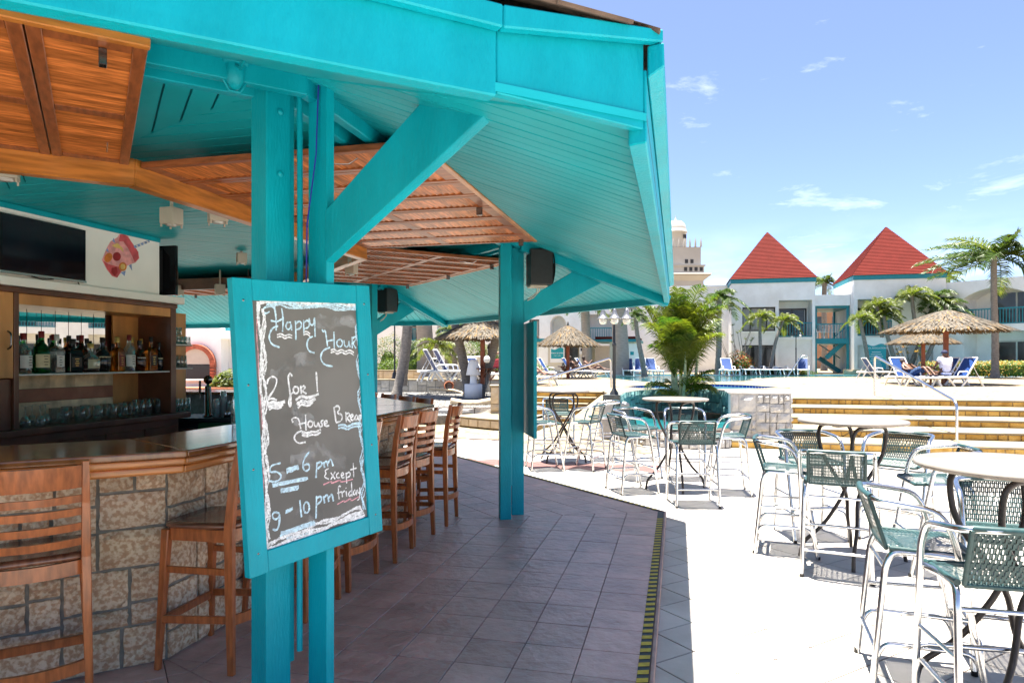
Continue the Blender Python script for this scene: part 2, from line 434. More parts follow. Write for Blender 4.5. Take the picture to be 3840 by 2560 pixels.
# ---------------------------------------------------------------- mesh builder
class MB:
    def __init__(self):
        self.v = []; self.f = []; self.s = []; self.mi = []

    def add(self, vs, fs, smooth=False, mi=0):
        o = len(self.v)
        self.v += [tuple(p) for p in vs]
        for f in fs:
            self.f.append(tuple(i + o for i in f)); self.s.append(smooth); self.mi.append(mi)
        return self

    def hexa(self, p, mi=0):
        # p: 8 points, bottom 4 ccw then top 4
        return self.add(p, [(3, 2, 1, 0), (4, 5, 6, 7), (0, 1, 5, 4), (1, 2, 6, 5), (2, 3, 7, 6), (3, 0, 4, 7)], mi=mi)

    def box(self, x0, x1, y0, y1, z0, z1, mi=0):
        return self.hexa([(x0, y0, z0), (x1, y0, z0), (x1, y1, z0), (x0, y1, z0),
                          (x0, y0, z1), (x1, y0, z1), (x1, y1, z1), (x0, y1, z1)], mi)

    def obox(self, c, ax, ay, az, hx, hy, hz, mi=0):
        c, ax, ay, az = Vector(c), Vector(ax), Vector(ay), Vector(az)
        P = []
        for sz in (-1, 1):
            for sx, sy in ((-1, -1), (1, -1), (1, 1), (-1, 1)):
                P.append(c + ax * hx * sx + ay * hy * sy + az * hz * sz)
        return self.hexa(P, mi)

    def bar(self, a, b, w, h, up=(0, 0, 1), mi=0, w2=None, h2=None):
        a, b = Vector(a), Vector(b)
        d = (b - a).normalized()
        up = Vector(up)
        if abs(d.dot(up)) > 0.98:
            up = Vector((0, 1, 0)) if abs(d.y) < 0.9 else Vector((1, 0, 0))
        sx = d.cross(up).normalized()
        sy = sx.cross(d).normalized()
        w2 = w if w2 is None else w2
        h2 = h if h2 is None else h2
        P = [a - sx * w / 2 - sy * h / 2, a + sx * w / 2 - sy * h / 2, a + sx * w / 2 + sy * h / 2, a - sx * w / 2 + sy * h / 2,
             b - sx * w2 / 2 - sy * h2 / 2, b + sx * w2 / 2 - sy * h2 / 2, b + sx * w2 / 2 + sy * h2 / 2, b - sx * w2 / 2 + sy * h2 / 2]
        return self.hexa(P, mi)

    def prism(self, poly, z0, z1, mi=0):
        n = len(poly)
        P = [(p[0], p[1], z0) for p in poly] + [(p[0], p[1], z1) for p in poly]
        a = sum(poly[i][0] * poly[(i + 1) % n][1] - poly[(i + 1) % n][0] * poly[i][1] for i in range(n))
        F = [tuple(range(n))[::-1], tuple(range(n, 2 * n))] + [(i, (i + 1) % n, n + (i + 1) % n, n + i) for i in range(n)]
        if a < 0:
            F = [f[::-1] for f in F]
        return self.add(P, F, mi=mi)

    def tube(self, pts, r, n=8, closed=False, caps=True, mi=0, r2=None, smooth=True):
        pts = [Vector(p) for p in pts]
        m = len(pts)
        rs = r if isinstance(r, (list, tuple)) else [r + ((r2 - r) * i / (m - 1) if r2 is not None else 0) for i in range(m)]
        ring = []
        d0 = (pts[1] - pts[0]).normalized()
        u = Vector((0, 0, 1)) if abs(d0.z) < 0.9 else Vector((1, 0, 0))
        u = (u - d0 * u.dot(d0)).normalized()
        V = []
        for i, p in enumerate(pts):
            if closed:
                d = (pts[(i + 1) % m] - pts[i - 1]).normalized()
            elif i == 0:
                d = d0
            elif i == m - 1:
                d = (pts[-1] - pts[-2]).normalized()
            else:
                d = ((pts[i + 1] - p).normalized() + (p - pts[i - 1]).normalized())
                d = d.normalized() if d.length > 1e-6 else (p - pts[i - 1]).normalized()
            u = (u - d * u.dot(d))
            u = u.normalized() if u.length > 1e-6 else d.orthogonal().normalized()
            w = d.cross(u)
            for k in range(n):
                a = 2 * math.pi * k / n
                V.append(p + (u * math.cos(a) + w * math.sin(a)) * rs[i])
        F = []
        for i in range(m if closed else m - 1):
            j = (i + 1) % m
            for k in range(n):
                F.append((i * n + k, i * n + (k + 1) % n, j * n + (k + 1) % n, j * n + k))
        self.add(V, F, smooth=smooth, mi=mi)
        if caps and not closed:
            self.add(V[:n], [tuple(range(n))[::-1]], mi=mi)
            self.add(V[-n:], [tuple(range(n))], mi=mi)
        return self

    def lathe(self, prof, n=16, c=(0, 0, 0), mi=0, smooth=True, a0=0, a1=360, sy=1.0):
        c = Vector(c)
        full = abs(a1 - a0) >= 359.9
        cols = n if full else n + 1
        V = []
        for i in range(cols):
            a = R(a0 + (a1 - a0) * i / n)
            for (r, z) in prof:
                V.append((c.x + r * math.cos(a), c.y + r * math.sin(a) * sy, c.z + z))
        m = len(prof)
        F = []
        for i in range(n):
            j = (i + 1) % cols
            for k in range(m - 1):
                F.append((i * m + k, j * m + k, j * m + k + 1, i * m + k + 1))
        return self.add(V, F, smooth=smooth, mi=mi)

    def quad(self, a, b, c, d, mi=0, smooth=False):
        return self.add([a, b, c, d], [(0, 1, 2, 3)], mi=mi, smooth=smooth)

    def tri(self, a, b, c, mi=0):
        return self.add([a, b, c], [(0, 1, 2)], mi=mi)

    def grid(self, fn, nu, nv, mi=0, smooth=True):
        V = [fn(i / nu, j / nv) for i in range(nu + 1) for j in range(nv + 1)]
        F = [(i * (nv + 1) + j, (i + 1) * (nv + 1) + j, (i + 1) * (nv + 1) + j + 1, i * (nv + 1) + j + 1)
             for i in range(nu) for j in range(nv)]
        return self.add(V, F, smooth=smooth, mi=mi)

    def mesh(self, name, mats, bev=0.0, seg=1):
        me = bpy.data.meshes.new(name)
        me.from_pydata(self.v, [], self.f)
        if bev:
            bm = bmesh.new(); bm.from_mesh(me)
            bmesh.ops.remove_doubles(bm, verts=bm.verts, dist=1e-5)
            ed = [e for e in bm.edges if len(e.link_faces) == 2 and e.calc_face_angle(0) > 0.6]
            try:
                bmesh.ops.bevel(bm, geom=ed, offset=bev, segments=seg, affect='EDGES', profile=0.6)
            except Exception:
                pass
            bm.to_mesh(me); bm.free()
        else:
            me.polygons.foreach_set('use_smooth', self.s)
            me.polygons.foreach_set('material_index', self.mi)
        for m in (mats if isinstance(mats, (list, tuple)) else [mats]):
            me.materials.append(MATS[m])
        me.update()
        return me

    def build(self, name, mats, parent=None, bev=0.0, seg=1, kind=None, label=None):
        o = bpy.data.objects.new(name, self.mesh(name, mats, bev, seg))
        COL.objects.link(o)
        if parent is not None:
            o.parent = parent
        if kind:
            o['kind'] = kind
        if label:
            o['label'] = label
        return o

def tag(o, label, cat, group=None):
    o['label'] = label; o['category'] = cat
    if group:
        o['group'] = group
    return o

def empty(name, loc=(0, 0, 0), rz=0.0, label=None, cat=None, group=None):
    o = bpy.data.objects.new(name, None)
    COL.objects.link(o)
    o.empty_display_size = 0.1
    o.location = loc
    o.rotation_euler = (0, 0, rz)
    if label:
        tag(o, label, cat, group)
    return o

def inst(name, me, parent, loc=(0, 0, 0), rot=(0, 0, 0), scale=None):
    o = bpy.data.objects.new(name, me)
    COL.objects.link(o)
    o.parent = parent
    o.location = loc
    o.rotation_euler = rot
    if scale:
        o.scale = scale
    return o

def copy_tree(o, parent=None, loc=None, rz=None, label=None):
    c = o.copy(); COL.objects.link(c); c.parent = parent
    if loc is not None:
        c.location = loc
    if rz is not None:
        c.rotation_euler = (0, 0, rz)
    if label:
        c['label'] = label
    for ch in list(o.children):
        copy_tree(ch, c)
    return c

def fillet(pts, r, n=4):
    pts = [Vector(p) for p in pts]
    out = [pts[0]]
    for i in range(1, len(pts) - 1):
        p = pts[i]
        a = (pts[i - 1] - p); b = (pts[i + 1] - p)
        t = min(r, a.length * 0.49, b.length * 0.49)
        A = p + a.normalized() * t; B = p + b.normalized() * t
        for k in range(n + 1):
            s = k / n
            out.append(A * (1 - s) ** 2 + p * 2 * s * (1 - s) + B * s ** 2)
    out.append(pts[-1])
    return out

def clip(poly, nx, ny, d):
    # keep the side where nx*x + ny*y <= d
    out = []
    n = len(poly)
    for i in range(n):
        p, q = poly[i], poly[(i + 1) % n]
        a = nx * p[0] + ny * p[1] - d
        b = nx * q[0] + ny * q[1] - d
        if a <= 0:
            out.append(p)
        if (a < 0 < b) or (b < 0 < a):
            t = a / (a - b)
            out.append((p[0] + (q[0] - p[0]) * t, p[1] + (q[1] - p[1]) * t))
    return out

def area(poly):
    n = len(poly)
    return abs(sum(poly[i][0] * poly[(i + 1) % n][1] - poly[(i + 1) % n][0] * poly[i][1] for i in range(n))) / 2

def struct(o):
    o['kind'] = 'structure'
    return o
# ================================================================ ground, patio, platform, deck
PLAT = 0.08
DECK = 0.72
OX, OY = -6.35, 4.58

def octv(ap, k):
    r = ap / math.cos(R(22.5))
    a = R(-22.5 + 45 * k)
    return (OX + r * math.cos(a), OY + r * math.sin(a))

gr = MB()
gr.quad((-900, -900, -0.03), (900, -900, -0.03), (900, 900, -0.03), (-900, 900, -0.03))
struct(gr.build('ground', 'deck_stone'))

pl = MB()
pl.box(-16, 18, -9, 13.6, -0.02, -0.006)
patio = struct(pl.build('patio', 'patio_grout'))

# patio tiles: 0.305 m squares laid at 45 degrees
TS = 0.305
platform_out = [octv(6.23, k) for k in range(8)]
def in_view(x, y, m=0.14):
    X, Y = w2c(x, y)
    if Y < 1.9:
        return False
    k = X / Y
    v = EYE / Y
    return -0.75 - m < k < 0.75 + m and v < 0.64
def in_platform(x, y, grow=0.0):
    dx, dy = x - OX, y - OY
    return all(dx * math.cos(R(45 * j)) + dy * math.sin(R(45 * j)) <= 6.24 + grow for j in range(8))
tile_me = {}
def tile_mesh(key, size, matn, h=0.012):
    if key not in tile_me:
        m = MB(); s = size / 2
        m.box(-s, s, -s, s, -h, 0)
        tile_me[key] = m.mesh('tile', matn, bev=0.003)
    return tile_me[key]
cands = []
p00 = Vector((0.089, 4.816))
d1 = Vector((math.sqrt(.5), math.sqrt(.5))); d2 = Vector((math.sqrt(.5), -math.sqrt(.5)))
def flag_area(x, y):
    X, Y = w2c(x, y)
    return 0.0 < X < 2.45 and Y > 11.9
for i in range(-90, 90):
    for j in range(-90, 90):
        c = p00 + d1 * ((i + .5) * TS) + d2 * ((j + .5) * TS)
        if c.y > 13.35 or in_platform(c.x, c.y, -0.08):
            continue
        X, Y = w2c(c.x, c.y)
        if not (-16 < c.x < 18 and -9 < c.y) or flag_area(c.x, c.y):
            continue
        cands.append((0 if Y > 1 and abs(X / Y) < .78 and EYE / Y < .49 else 1, Y, c.x, c.y))
cands.sort()
far = MB(); pink = MB()
def is_pink(x, y):
    # a band of pink tiles runs across the patio
    X, Y = w2c(x, y)
    return 10.15 < y - 0.0 * x < 10.75 and x < -2.9 + 2.6
hs = (TS - 0.009) / 2
for n_, (_f, Y, x, y) in enumerate(cands):
    pk = is_pink(x, y)
    if n_ < 290 and not pk:
        inst('tile', tile_mesh('patio', TS - 0.008, 'patio_tile'), patio, (x, y, random.uniform(-0.0006, 0.0006)), (0, 0, R(45)))
    else:
        q = [(x + hs * 1.4142, y), (x, y + hs * 1.4142), (x - hs * 1.4142, y), (x, y - hs * 1.4142)]
        (pink if pk else far).prism(q, -0.012, 0.0)
far.build('patio_tiling', 'patio_tile', patio, kind='stuff')
if pink.v:
    pink.build('pink_tile_band', 'patio_pink', patio, kind='stuff')

# ---- raised octagonal platform under the bar
pm = MB()
pm.prism([octv(6.2175, k) for k in range(8)], -0.01, PLAT - 0.010)
platform = struct(pm.build('platform', 'slate_grout'))
for j in range(8):
    a, b = Vector(octv(6.24, j)), Vector(octv(6.24, j + 1))
    nrm = Vector((math.cos(R(45 * j)), math.sin(R(45 * j))))
    t = (b - a).normalized()
    m = MB()
    i0, i1 = Vector(octv(6.218, j)), Vector(octv(6.218, j + 1))
    m.prism([tuple(a), tuple(b), tuple(i1), tuple(i0)], 0.001, PLAT - 0.001)
    m.build('kerb', 'kerb_tile', platform, bev=0.006, seg=2)
ST = 0.31
for j in (7, 0, 1, 2):
    nx, ny = math.cos(R(45 * j)), math.sin(R(45 * j))
    tx, ty = -ny, nx
    half = math.tan(R(22.5))
    for row in range(8):
        d1_, d0_ = 6.163 - row * ST, 6.163 - (row + 1) * ST
        for c_ in range(-10, 10):
            s0, s1 = c_ * ST, (c_ + 1) * ST
            poly = [(s0 + .0025, d0_ + .0025), (s1 - .0025, d0_ + .0025), (s1 - .0025, d1_ - .0025), (s0 + .0025, d1_ - .0025)]
            poly = clip(poly, 1, -half, -0.002)
            poly = clip(poly, -1, -half, -0.002) if poly else poly
            if len(poly) < 3 or area(poly) < 2e-3:
                continue
            P = [(OX + d * nx + s * tx, OY + d * ny + s * ty) for s, d in poly]
            cx, cy_ = sum(p[0] for p in P) / len(P), sum(p[1] for p in P) / len(P)
            if not in_view(cx, cy_, 0.12):
                continue
            m = MB()
            m.prism([(p[0] - cx, p[1] - cy_) for p in P], -0.012, 0)
            o = m.build('tile', 'slate_tile', platform, bev=0.002)
            o.location = (cx, cy_, PLAT + random.uniform(-0.0008, 0.0008))
# hazard tape along two edges
for j, ww in ((0, 0.075), (1, 0.075)):
    nx, ny = math.cos(R(45 * j)), math.sin(R(45 * j))
    tx, ty = -ny, nx
    L = 6.15 * math.tan(R(22.5))
    base, st = MB(), MB()
    def tp(s, d, z):
        return (OX + d * nx + s * tx, OY + d * ny + s * ty, z)
    s_lo, s_hi = -L + 0.05, L - (0.30 if j == 0 else 0.05)
    z0 = PLAT + 0.004
    base.quad(tp(-L + .05, 6.157, z0), tp(-L + .05, 6.214, z0), tp(L - .0, 6.214, z0), tp(L - .02, 6.157, z0))
    base_o = base.build('hazard_tape', 'tape_black')
    tag(base_o, 'black and yellow striped hazard tape along the %s' % ('platform edge that borders the bar chairs' if j == 0 else 'platform edge facing the gravel bed'), 'tape')
    s = s_lo
    while s < s_hi - 0.06:
        st.quad(tp(s, 6.158, z0 + .003), tp(s + .018, 6.213, z0 + .003), tp(s + .063, 6.213, z0 + .003), tp(s + .045, 6.158, z0 + .003))
        s += 0.088
    st.build('yellow_stripe', 'tape_yellow', base_o)

# ---- upper pool deck with pool openings
def poly3(pts_px, z):
    return [gp(px, py, z) for px, py in pts_px]
deck_out = [Vector((60, 17.42, 0)), Vector((2.05, 17.42, 0)), Vector((2.05, 14.52, 0)), Vector((1.22, 14.52, 0)), Vector((1.25, 17.75, 0)), Vector((-1.45, 17.3, 0)),
            Vector((-2.1, 19.6, 0)), Vector((-4.9, 19.6, 0)), Vector((-5.2, 21.5, 0)), Vector((-7.0, 29.2, 0)),
            Vector((-15.0, 27.3, 0)), Vector((-60, 20.0, 0)), Vector((-60, 90, 0)), Vector((60, 90, 0))]
pool_px = [(2205, 1411), (2290, 1419), (2400, 1431), (2500, 1436), (2600, 1436), (2710, 1432), (2790, 1429.5), (2835, 1424),
           (2860, 1419), (2910, 1415.5), (2960, 1414.5), (3370, 1414), (3600, 1414), (3900, 1415), (3900, 1402.5), (3370, 1402.5), (2700, 1402.5), (2320, 1402.5), (2260, 1404.5)]
kid_px = [(2330, 1446), (2400, 1452), (2520, 1455), (2640, 1456), (2760, 1455), (2850, 1453), (2930, 1450),
          (2880, 1445), (2800, 1440), (2700, 1436.5), (2600, 1436), (2500, 1438), (2400, 1441.5)]
# keep the kids' pool clear of the main pool
kid = [gp(px, py + 4.0, DECK) for px, py in kid_px]
pool = [gp(px, py, DECK) for px, py in pool_px]
def build_deck():
    loops = [[Vector((p.x, p.y, 0)) for p in deck_out], [Vector((p.x, p.y, 0)) for p in pool], [Vector((p.x, p.y, 0)) for p in kid]]
    tris = tessellate_polygon(loops)
    allp = [p for lp in loops for p in lp]
    m = MB()
    F = []
    for t in tris:
        a, b, c = (allp[i] for i in t)
        if (b - a).cross(c - a).z < 0:
            t = (t[0], t[2], t[1])
        F.append(t)
    m.add([(p.x, p.y, DECK) for p in allp], F)
    for i in range(len(deck_out)):
        a, b = deck_out[i], deck_out[(i + 1) % len(deck_out)]
        m.quad((a.x, a.y, -0.02), (b.x, b.y, -0.02), (b.x, b.y, DECK), (a.x, a.y, DECK))
    return struct(m.build('pool_deck', 'deck_stone'))
deck = build_deck()
for nm, loop, wz in (('pool', pool, DECK - 0.05), ('paddling_pool', kid, DECK - 0.14)):
    w = MB(); 
    tr = tessellate_polygon([[Vector((p.x, p.y, 0)) for p in loop]])
    w.add([(p.x, p.y, wz) for p in loop], [t if (Vector((loop[t[1]].x - loop[t[0]].x, loop[t[1]].y - loop[t[0]].y, 0)).cross(Vector((loop[t[2]].x - loop[t[0]].x, loop[t[2]].y - loop[t[0]].y, 0)))).z > 0 else t[::-1] for t in tr])
    wo = struct(w.build(nm + '_water' if nm == 'pool' else 'paddling_pool_water', 'pool_water'))
    rim = MB(); tl = MB()
    n = len(loop)
    for i in range(n):
        a, b = loop[i], loop[(i + 1) % n]
        rim.quad((a.x, a.y, wz - 0.2), (b.x, b.y, wz - 0.2), (b.x, b.y, DECK - 0.002), (a.x, a.y, DECK - 0.002))
        L = (b - a).length
        k = max(1, min(60, int(L / 0.16)))
        d = (b - a) / k
        c = sum((p for p in loop), Vector()) / n
        nn = Vector((-(b - a).y, (b - a).x, 0)).normalized()
        if nn.dot(c - a) < 0:
            nn = -nn
        for q in range(k):
            for zz in ((0.012, 0.085), (0.10, 0.185)):
                p0 = a + d * (q + .06) + nn * 0.004; p1 = a + d * (q + .94) + nn * 0.004
                if DECK - zz[1] < wz - 0.02:
                    continue
                tl.quad((p0.x, p0.y, DECK - zz[1]), (p1.x, p1.y, DECK - zz[1]), (p1.x, p1.y, DECK - zz[0]), (p0.x, p0.y, DECK - zz[0]))
    ro = rim.build('pool_wall', 'sign_white', wo)
    tl.build('mosaic', 'pool_tile', ro, kind='stuff')
    cp = MB()
    for i in range(n):
        a, b = loop[i], loop[(i + 1) % n]
        nn = Vector((-(b - a).y, (b - a).x, 0)).normalized()
        c = sum((p for p in loop), Vector()) / n
        if nn.dot(c - a) > 0:
            nn = -nn
        cp.hexa([a + Vector((0, 0, -.02)), b + Vector((0, 0, -.02)), b + nn * .3 + Vector((0, 0, -.02)), a + nn * .3 + Vector((0, 0, -.02)),
                 a + Vector((0, 0, .012)), b + Vector((0, 0, .012)), b + nn * .3 + Vector((0, 0, .012)), a + nn * .3 + Vector((0, 0, .012))])
    cp.build('coping', 'tread_stone', wo)

# ---- crazy-paved stones: random convex cells inside a rectangle
def voronoi(w, h, n, seed, minw=0.0, relax=2):
    rg = random.Random(seed)
    pts = [(rg.uniform(0, w), rg.uniform(0, h)) for _ in range(n)]
    cells = []
    for it in range(relax + 1):
        cells = []
        for i, p in enumerate(pts):
            poly = [(0, 0), (w, 0), (w, h), (0, h)]
            near = sorted(range(n), key=lambda q: (pts[q][0] - p[0]) ** 2 + (pts[q][1] - p[1]) ** 2)[1:18]
            for q in near:
                dx, dy = pts[q][0] - p[0], pts[q][1] - p[1]
                d = (pts[q][0] ** 2 + pts[q][1] ** 2 - p[0] ** 2 - p[1] ** 2) / 2
                poly = clip(poly, dx, dy, d)
                if len(poly) < 3:
                    break
            cells.append(poly)
        if it < relax:
            pts = [(sum(v[0] for v in c) / len(c), sum(v[1] for v in c) / len(c)) if len(c) >= 3 else p for c, p in zip(cells, pts)]
    return [c for c in cells if len(c) >= 3]

def shrink(poly, g):
    a = sum(poly[i][0] * poly[(i + 1) % len(poly)][1] - poly[(i + 1) % len(poly)][0] * poly[i][1] for i in range(len(poly)))
    out = list(poly)
    n = len(poly)
    for i in range(n):
        p, q = poly[i], poly[(i + 1) % n]
        dx, dy = q[0] - p[0], q[1] - p[1]
        L = math.hypot(dx, dy)
        if L < 1e-6:
            continue
        nx, ny = (dy / L, -dx / L) if a > 0 else (-dy / L, dx / L)
        out = clip(out, nx, ny, nx * p[0] + ny * p[1] - g)
        if len(out) < 3:
            return []
    return out

def stones_on_face(parent, origin, ux, uy, un, w, h, n, matn, seed, gap=0.008, proud=0.02, name='stone', rough=0.006):
    origin, ux, uy, un = Vector(origin), Vector(ux), Vector(uy), Vector(un)
    rg = random.Random(seed)
    for c in voronoi(w, h, n, seed):
        s = shrink(c, gap)
        if len(s) < 3 or area(s) < 4e-4:
            continue
        s2 = shrink(c, gap + min(0.02, 0.25 * math.sqrt(area(s)))) or s
        cx = sum(p[0] for p in s) / len(s); cyy = sum(p[1] for p in s) / len(s)
        C = origin + ux * cx + uy * cyy
        pr = proud * rg.uniform(0.6, 1.2)
        m = MB()
        P0 = [ux * (p[0] - cx) + uy * (p[1] - cyy) for p in s]
        P1 = [ux * (p[0] - cx) + uy * (p[1] - cyy) + un * (pr + rg.uniform(-rough, rough)) for p in s]
        P1 = [q * 0.94 + un * (pr * 0.06) for q in P1]
        k = len(s)
        m.add(P0 + P1, [tuple(range(k, 2 * k))] + [(i, (i + 1) % k, k + (i + 1) % k, k + i) for i in range(k)])
        o = m.build(name, matn, parent)
        o.location = C

def ashlar(w, h, seed, mean=0.28, asp=1.3):
    rg = random.Random(seed)
    out = []
    def rec(x0, y0, x1, y1):
        W, H = x1 - x0, y1 - y0
        if (W < mean * rg.uniform(0.9, 2.0) * asp and H < mean * rg.uniform(0.7, 1.5)) or (W < mean * 0.8 and H < mean * 0.9):
            out.append((x0, y0, x1, y1)); return
        if W / asp > H:
            t = x0 + W * rg.uniform(0.3, 0.7); rec(x0, y0, t, y1); rec(t, y0, x1, y1)
        else:
            t = y0 + H * rg.uniform(0.32, 0.68); rec(x0, y0, x1, t); rec(x0, t, x1, y1)
    rec(0, 0, w, h)
    return out

def block_mesh(w, h, t, rg, nu=3, nv=3, rough=0.008):
    # rough-faced rectangular stone in the local x-z plane, front at -y
    m = MB()
    def fr(u, v):
        e = 0.0 if (u in (0, 1) or v in (0, 1)) else t * rg.uniform(0.35, 1.0)
        ju = rg.uniform(-1, 1) * min(0.012, w * .05); jv = rg.uniform(-1, 1) * min(0.012, h * .05)
        if u in (0, 1): ju *= .35
        if v in (0, 1): jv *= .35
        return ((u - .5) * w + ju, -e - t * 0.35, (v - .5) * h + jv)
    V = [fr(i / nu, j / nv) for i in range(nu + 1) for j in range(nv + 1)]
    idx = lambda i, j: i * (nv + 1) + j
    F = [(idx(i, j), idx(i + 1, j), idx(i + 1, j + 1), idx(i, j + 1)) for i in range(nu) for j in range(nv)]
    m.add(V, F, smooth=False)
    rim = [idx(i, 0) for i in range(nu + 1)] + [idx(nu, j) for j in range(1, nv + 1)] + [idx(i, nv) for i in range(nu - 1, -1, -1)] + [idx(0, j) for j in range(nv - 1, 0, -1)]
    B = [(V[i][0] * 1.0, 0.004, V[i][2]) for i in rim]
    Fp = [V[i] for i in rim]
    k = len(rim)
    m.add(Fp + B, [((i + 1) % k, i, k + i, k + (i + 1) % k) for i in range(k)])
    return m

def stone_wall(parent, a, b, z0, z1, matn, seed, mean=0.28, gap=0.012, t=0.02, asp=1.3, name='stone', flip=False, skip=None):
    # squared stones on the face running from a to b (outside on the right of a->b)
    a, b = Vector((a[0], a[1], 0)), Vector((b[0], b[1], 0))
    L = (b - a).length
    ang = math.atan2((b - a).y, (b - a).x)
    rg = random.Random(seed)
    for (x0, y0, x1, y1) in ashlar(L, z1 - z0, seed, mean, asp):
        w, h = x1 - x0 - gap, y1 - y0 - gap
        if w < 0.02 or h < 0.02:
            continue
        c = a + (b - a) / L * ((x0 + x1) / 2)
        m = block_mesh(w, h, t, rg)
        o = m.build(name, matn, parent)
        o.location = (c.x, c.y, z0 + (y0 + y1) / 2)
        o.rotation_euler = (0, 0, ang)

# ---- broad steps up to the deck, faced with yellow stone
step_y = [13.22, 14.22, 15.27, 16.3, 17.35]
stairs = struct(MB().box(2.05, 34, step_y[0] + .02, 17.349, -0.01, 0.02).build('stone_steps', 'yellow_mortar'))
for k, sy in enumerate(step_y):
    ztop = 0.144 * (k + 1)
    yb = step_y[k + 1] + .06 if k < 4 else 17.418
    x0 = 2.05 if k else 0.95
    m = MB(); m.box(x0 + .02, 34, sy + 0.03, max(yb, sy + .06), ztop - 0.15, ztop - 0.031)
    rs = m.build('riser', 'yellow_mortar', stairs)
    m = MB()
    xx = x0
    while xx < 33.5:
        w_ = random.uniform(0.8, 1.5)
        m.box(xx + .003, min(34, xx + w_), sy - 0.012 + random.uniform(-.006, .006), yb, ztop - 0.031, ztop + random.uniform(-.002, .002))
        xx += w_
    m.build('tread', 'tread_stone', stairs)
    stones_on_face(rs, (x0 + .02, sy + 0.03, ztop - 0.144), (1, 0, 0), (0, 0, 1), (0, -1, 0), 11.0 - x0 if k else 9.5, 0.114, 46 - 2 * k, 'yellow_stone', 40 + k, gap=0.007, proud=0.018)

# ---- flagstone approach and narrow steps on the left, beside the handrail
fl = MB()
fa = [c2w(-0.1, 11.95), c2w(2.5, 11.95), c2w(2.5, 16.6), c2w(-0.1, 19.0)]
fl.prism(fa, -0.02, -0.004)
flag = struct(fl.build('flagstone_path', 'deck_joint'))
fl_o = c2w(-0.1, 11.95)
ux = Vector((CS, SN, 0)); uy = Vector((-SN, CS, 0))
stones_on_face(flag, (fl_o[0], fl_o[1], -0.006), ux, uy, (0, 0, 1), 2.6, 6.6, 70, 'deck_stone', 91, gap=0.02, proud=0.014, rough=0.002)
nar = struct(MB().box(-4.9, -2.3, 17.8, 17.85, -.01, 0.02).build('narrow_steps', 'yellow_mortar'))
for k in range(5):
    zt = 0.144 * (k + 1)
    y0 = 17.6 + 0.42 * k
    w1 = -2.75 + 0.18 * k
    m = MB(); m.box(-4.75, w1, y0 + .03, 19.75, zt - .15, zt - .03); rs = m.build('riser', 'yellow_mortar', nar)
    m = MB(); m.box(-4.76, w1 + .02, y0 - .01, 19.74, zt - .03, zt); m.build('tread', 'tread_stone', nar)
    stones_on_face(rs, (-4.75, y0 + .03, zt - .144), (1, 0, 0), (0, 0, 1), (0, -1, 0), w1 + 4.75, .112, 8, 'yellow_stone', 70 + k, gap=.008, proud=.018)
rm = MB()
rm.hexa([(-2.72, 15.8, -.01), (-1.35, 15.8, -.01), (-1.45, 19.7, -.01), (-1.98, 19.7, -.01),
         (-2.72, 15.8, 0.012), (-1.35, 15.8, 0.012), (-1.45, 19.7, DECK + .002), (-1.98, 19.7, DECK + .002)])
ramp = struct(rm.build('ramp', 'deck_stone'))
# ================================================================ octagonal bar pavilion
pav = empty('bar_pavilion', (OX, OY, PLAT), label='teal painted octagonal open bar pavilion with board ceiling and deep fascia', cat='pavilion')
PINV = Matrix.Translation((-OX, -OY, -PLAT))
def pbuild(m, name, matn, parent=None, bev=0.0, seg=1):
    # geometry given in world space, stored relative to the pavilion
    m.v = [(v[0] - OX, v[1] - OY, v[2] - PLAT) for v in m.v]
    return m.build(name, matn, parent or pav, bev, seg)

CEIL = 2.83
EAVE = 2.24
EV = [octv(6.27, k) for k in range(8)]
EV[0] = (-0.079, 1.843)
EV[7] = (-4.01, -1.56)
RV = [octv(4.80, k) for k in range(8)]
colv = [octv(4.757, k) for k in range(8)]

def bay_frame(j):
    a = R(45 * j)
    n = Vector((math.cos(a), math.sin(a), 0))
    t = Vector((-n.y, n.x, 0))
    return n, t

def boards(parent, quad, zfun, t, wid, name, matn, thick=0.012, gap=0.0048, world=True):
    # boards run across the bay, perpendicular to its outer edge
    s_all = [p[0] * t.x + p[1] * t.y for p in quad]
    s = min(s_all)
    while s < max(s_all):
        poly = clip(quad, -t.x, -t.y, -(s + gap))
        poly = clip(poly, t.x, t.y, s + wid - gap) if poly else poly
        s += wid
        if len(poly) < 3 or area(poly) < 1.5e-3:
            continue
        k = len(poly)
        cx = sum(p[0] for p in poly) / k; cyy = sum(p[1] for p in poly) / k; cz = zfun(cx, cyy)
        m = MB()
        lo = [(p[0] - cx, p[1] - cyy, zfun(*p) - cz) for p in poly]
        hi = [(q[0], q[1], q[2] + thick) for q in lo]
        a2 = sum(poly[i][0] * poly[(i + 1) % k][1] - poly[(i + 1) % k][0] * poly[i][1] for i in range(k))
        F = [tuple(range(k))[::-1], tuple(range(k, 2 * k))] + [(i, (i + 1) % k, k + (i + 1) % k, k + i) for i in range(k)]
        if a2 < 0:
            F = [f[::-1] for f in F]
        m.add(lo + hi, F)
        o = m.build(name, matn, parent)
        o.location = (cx - OX, cyy - OY, cz - PLAT + random.uniform(-0.0008, 0.0008))

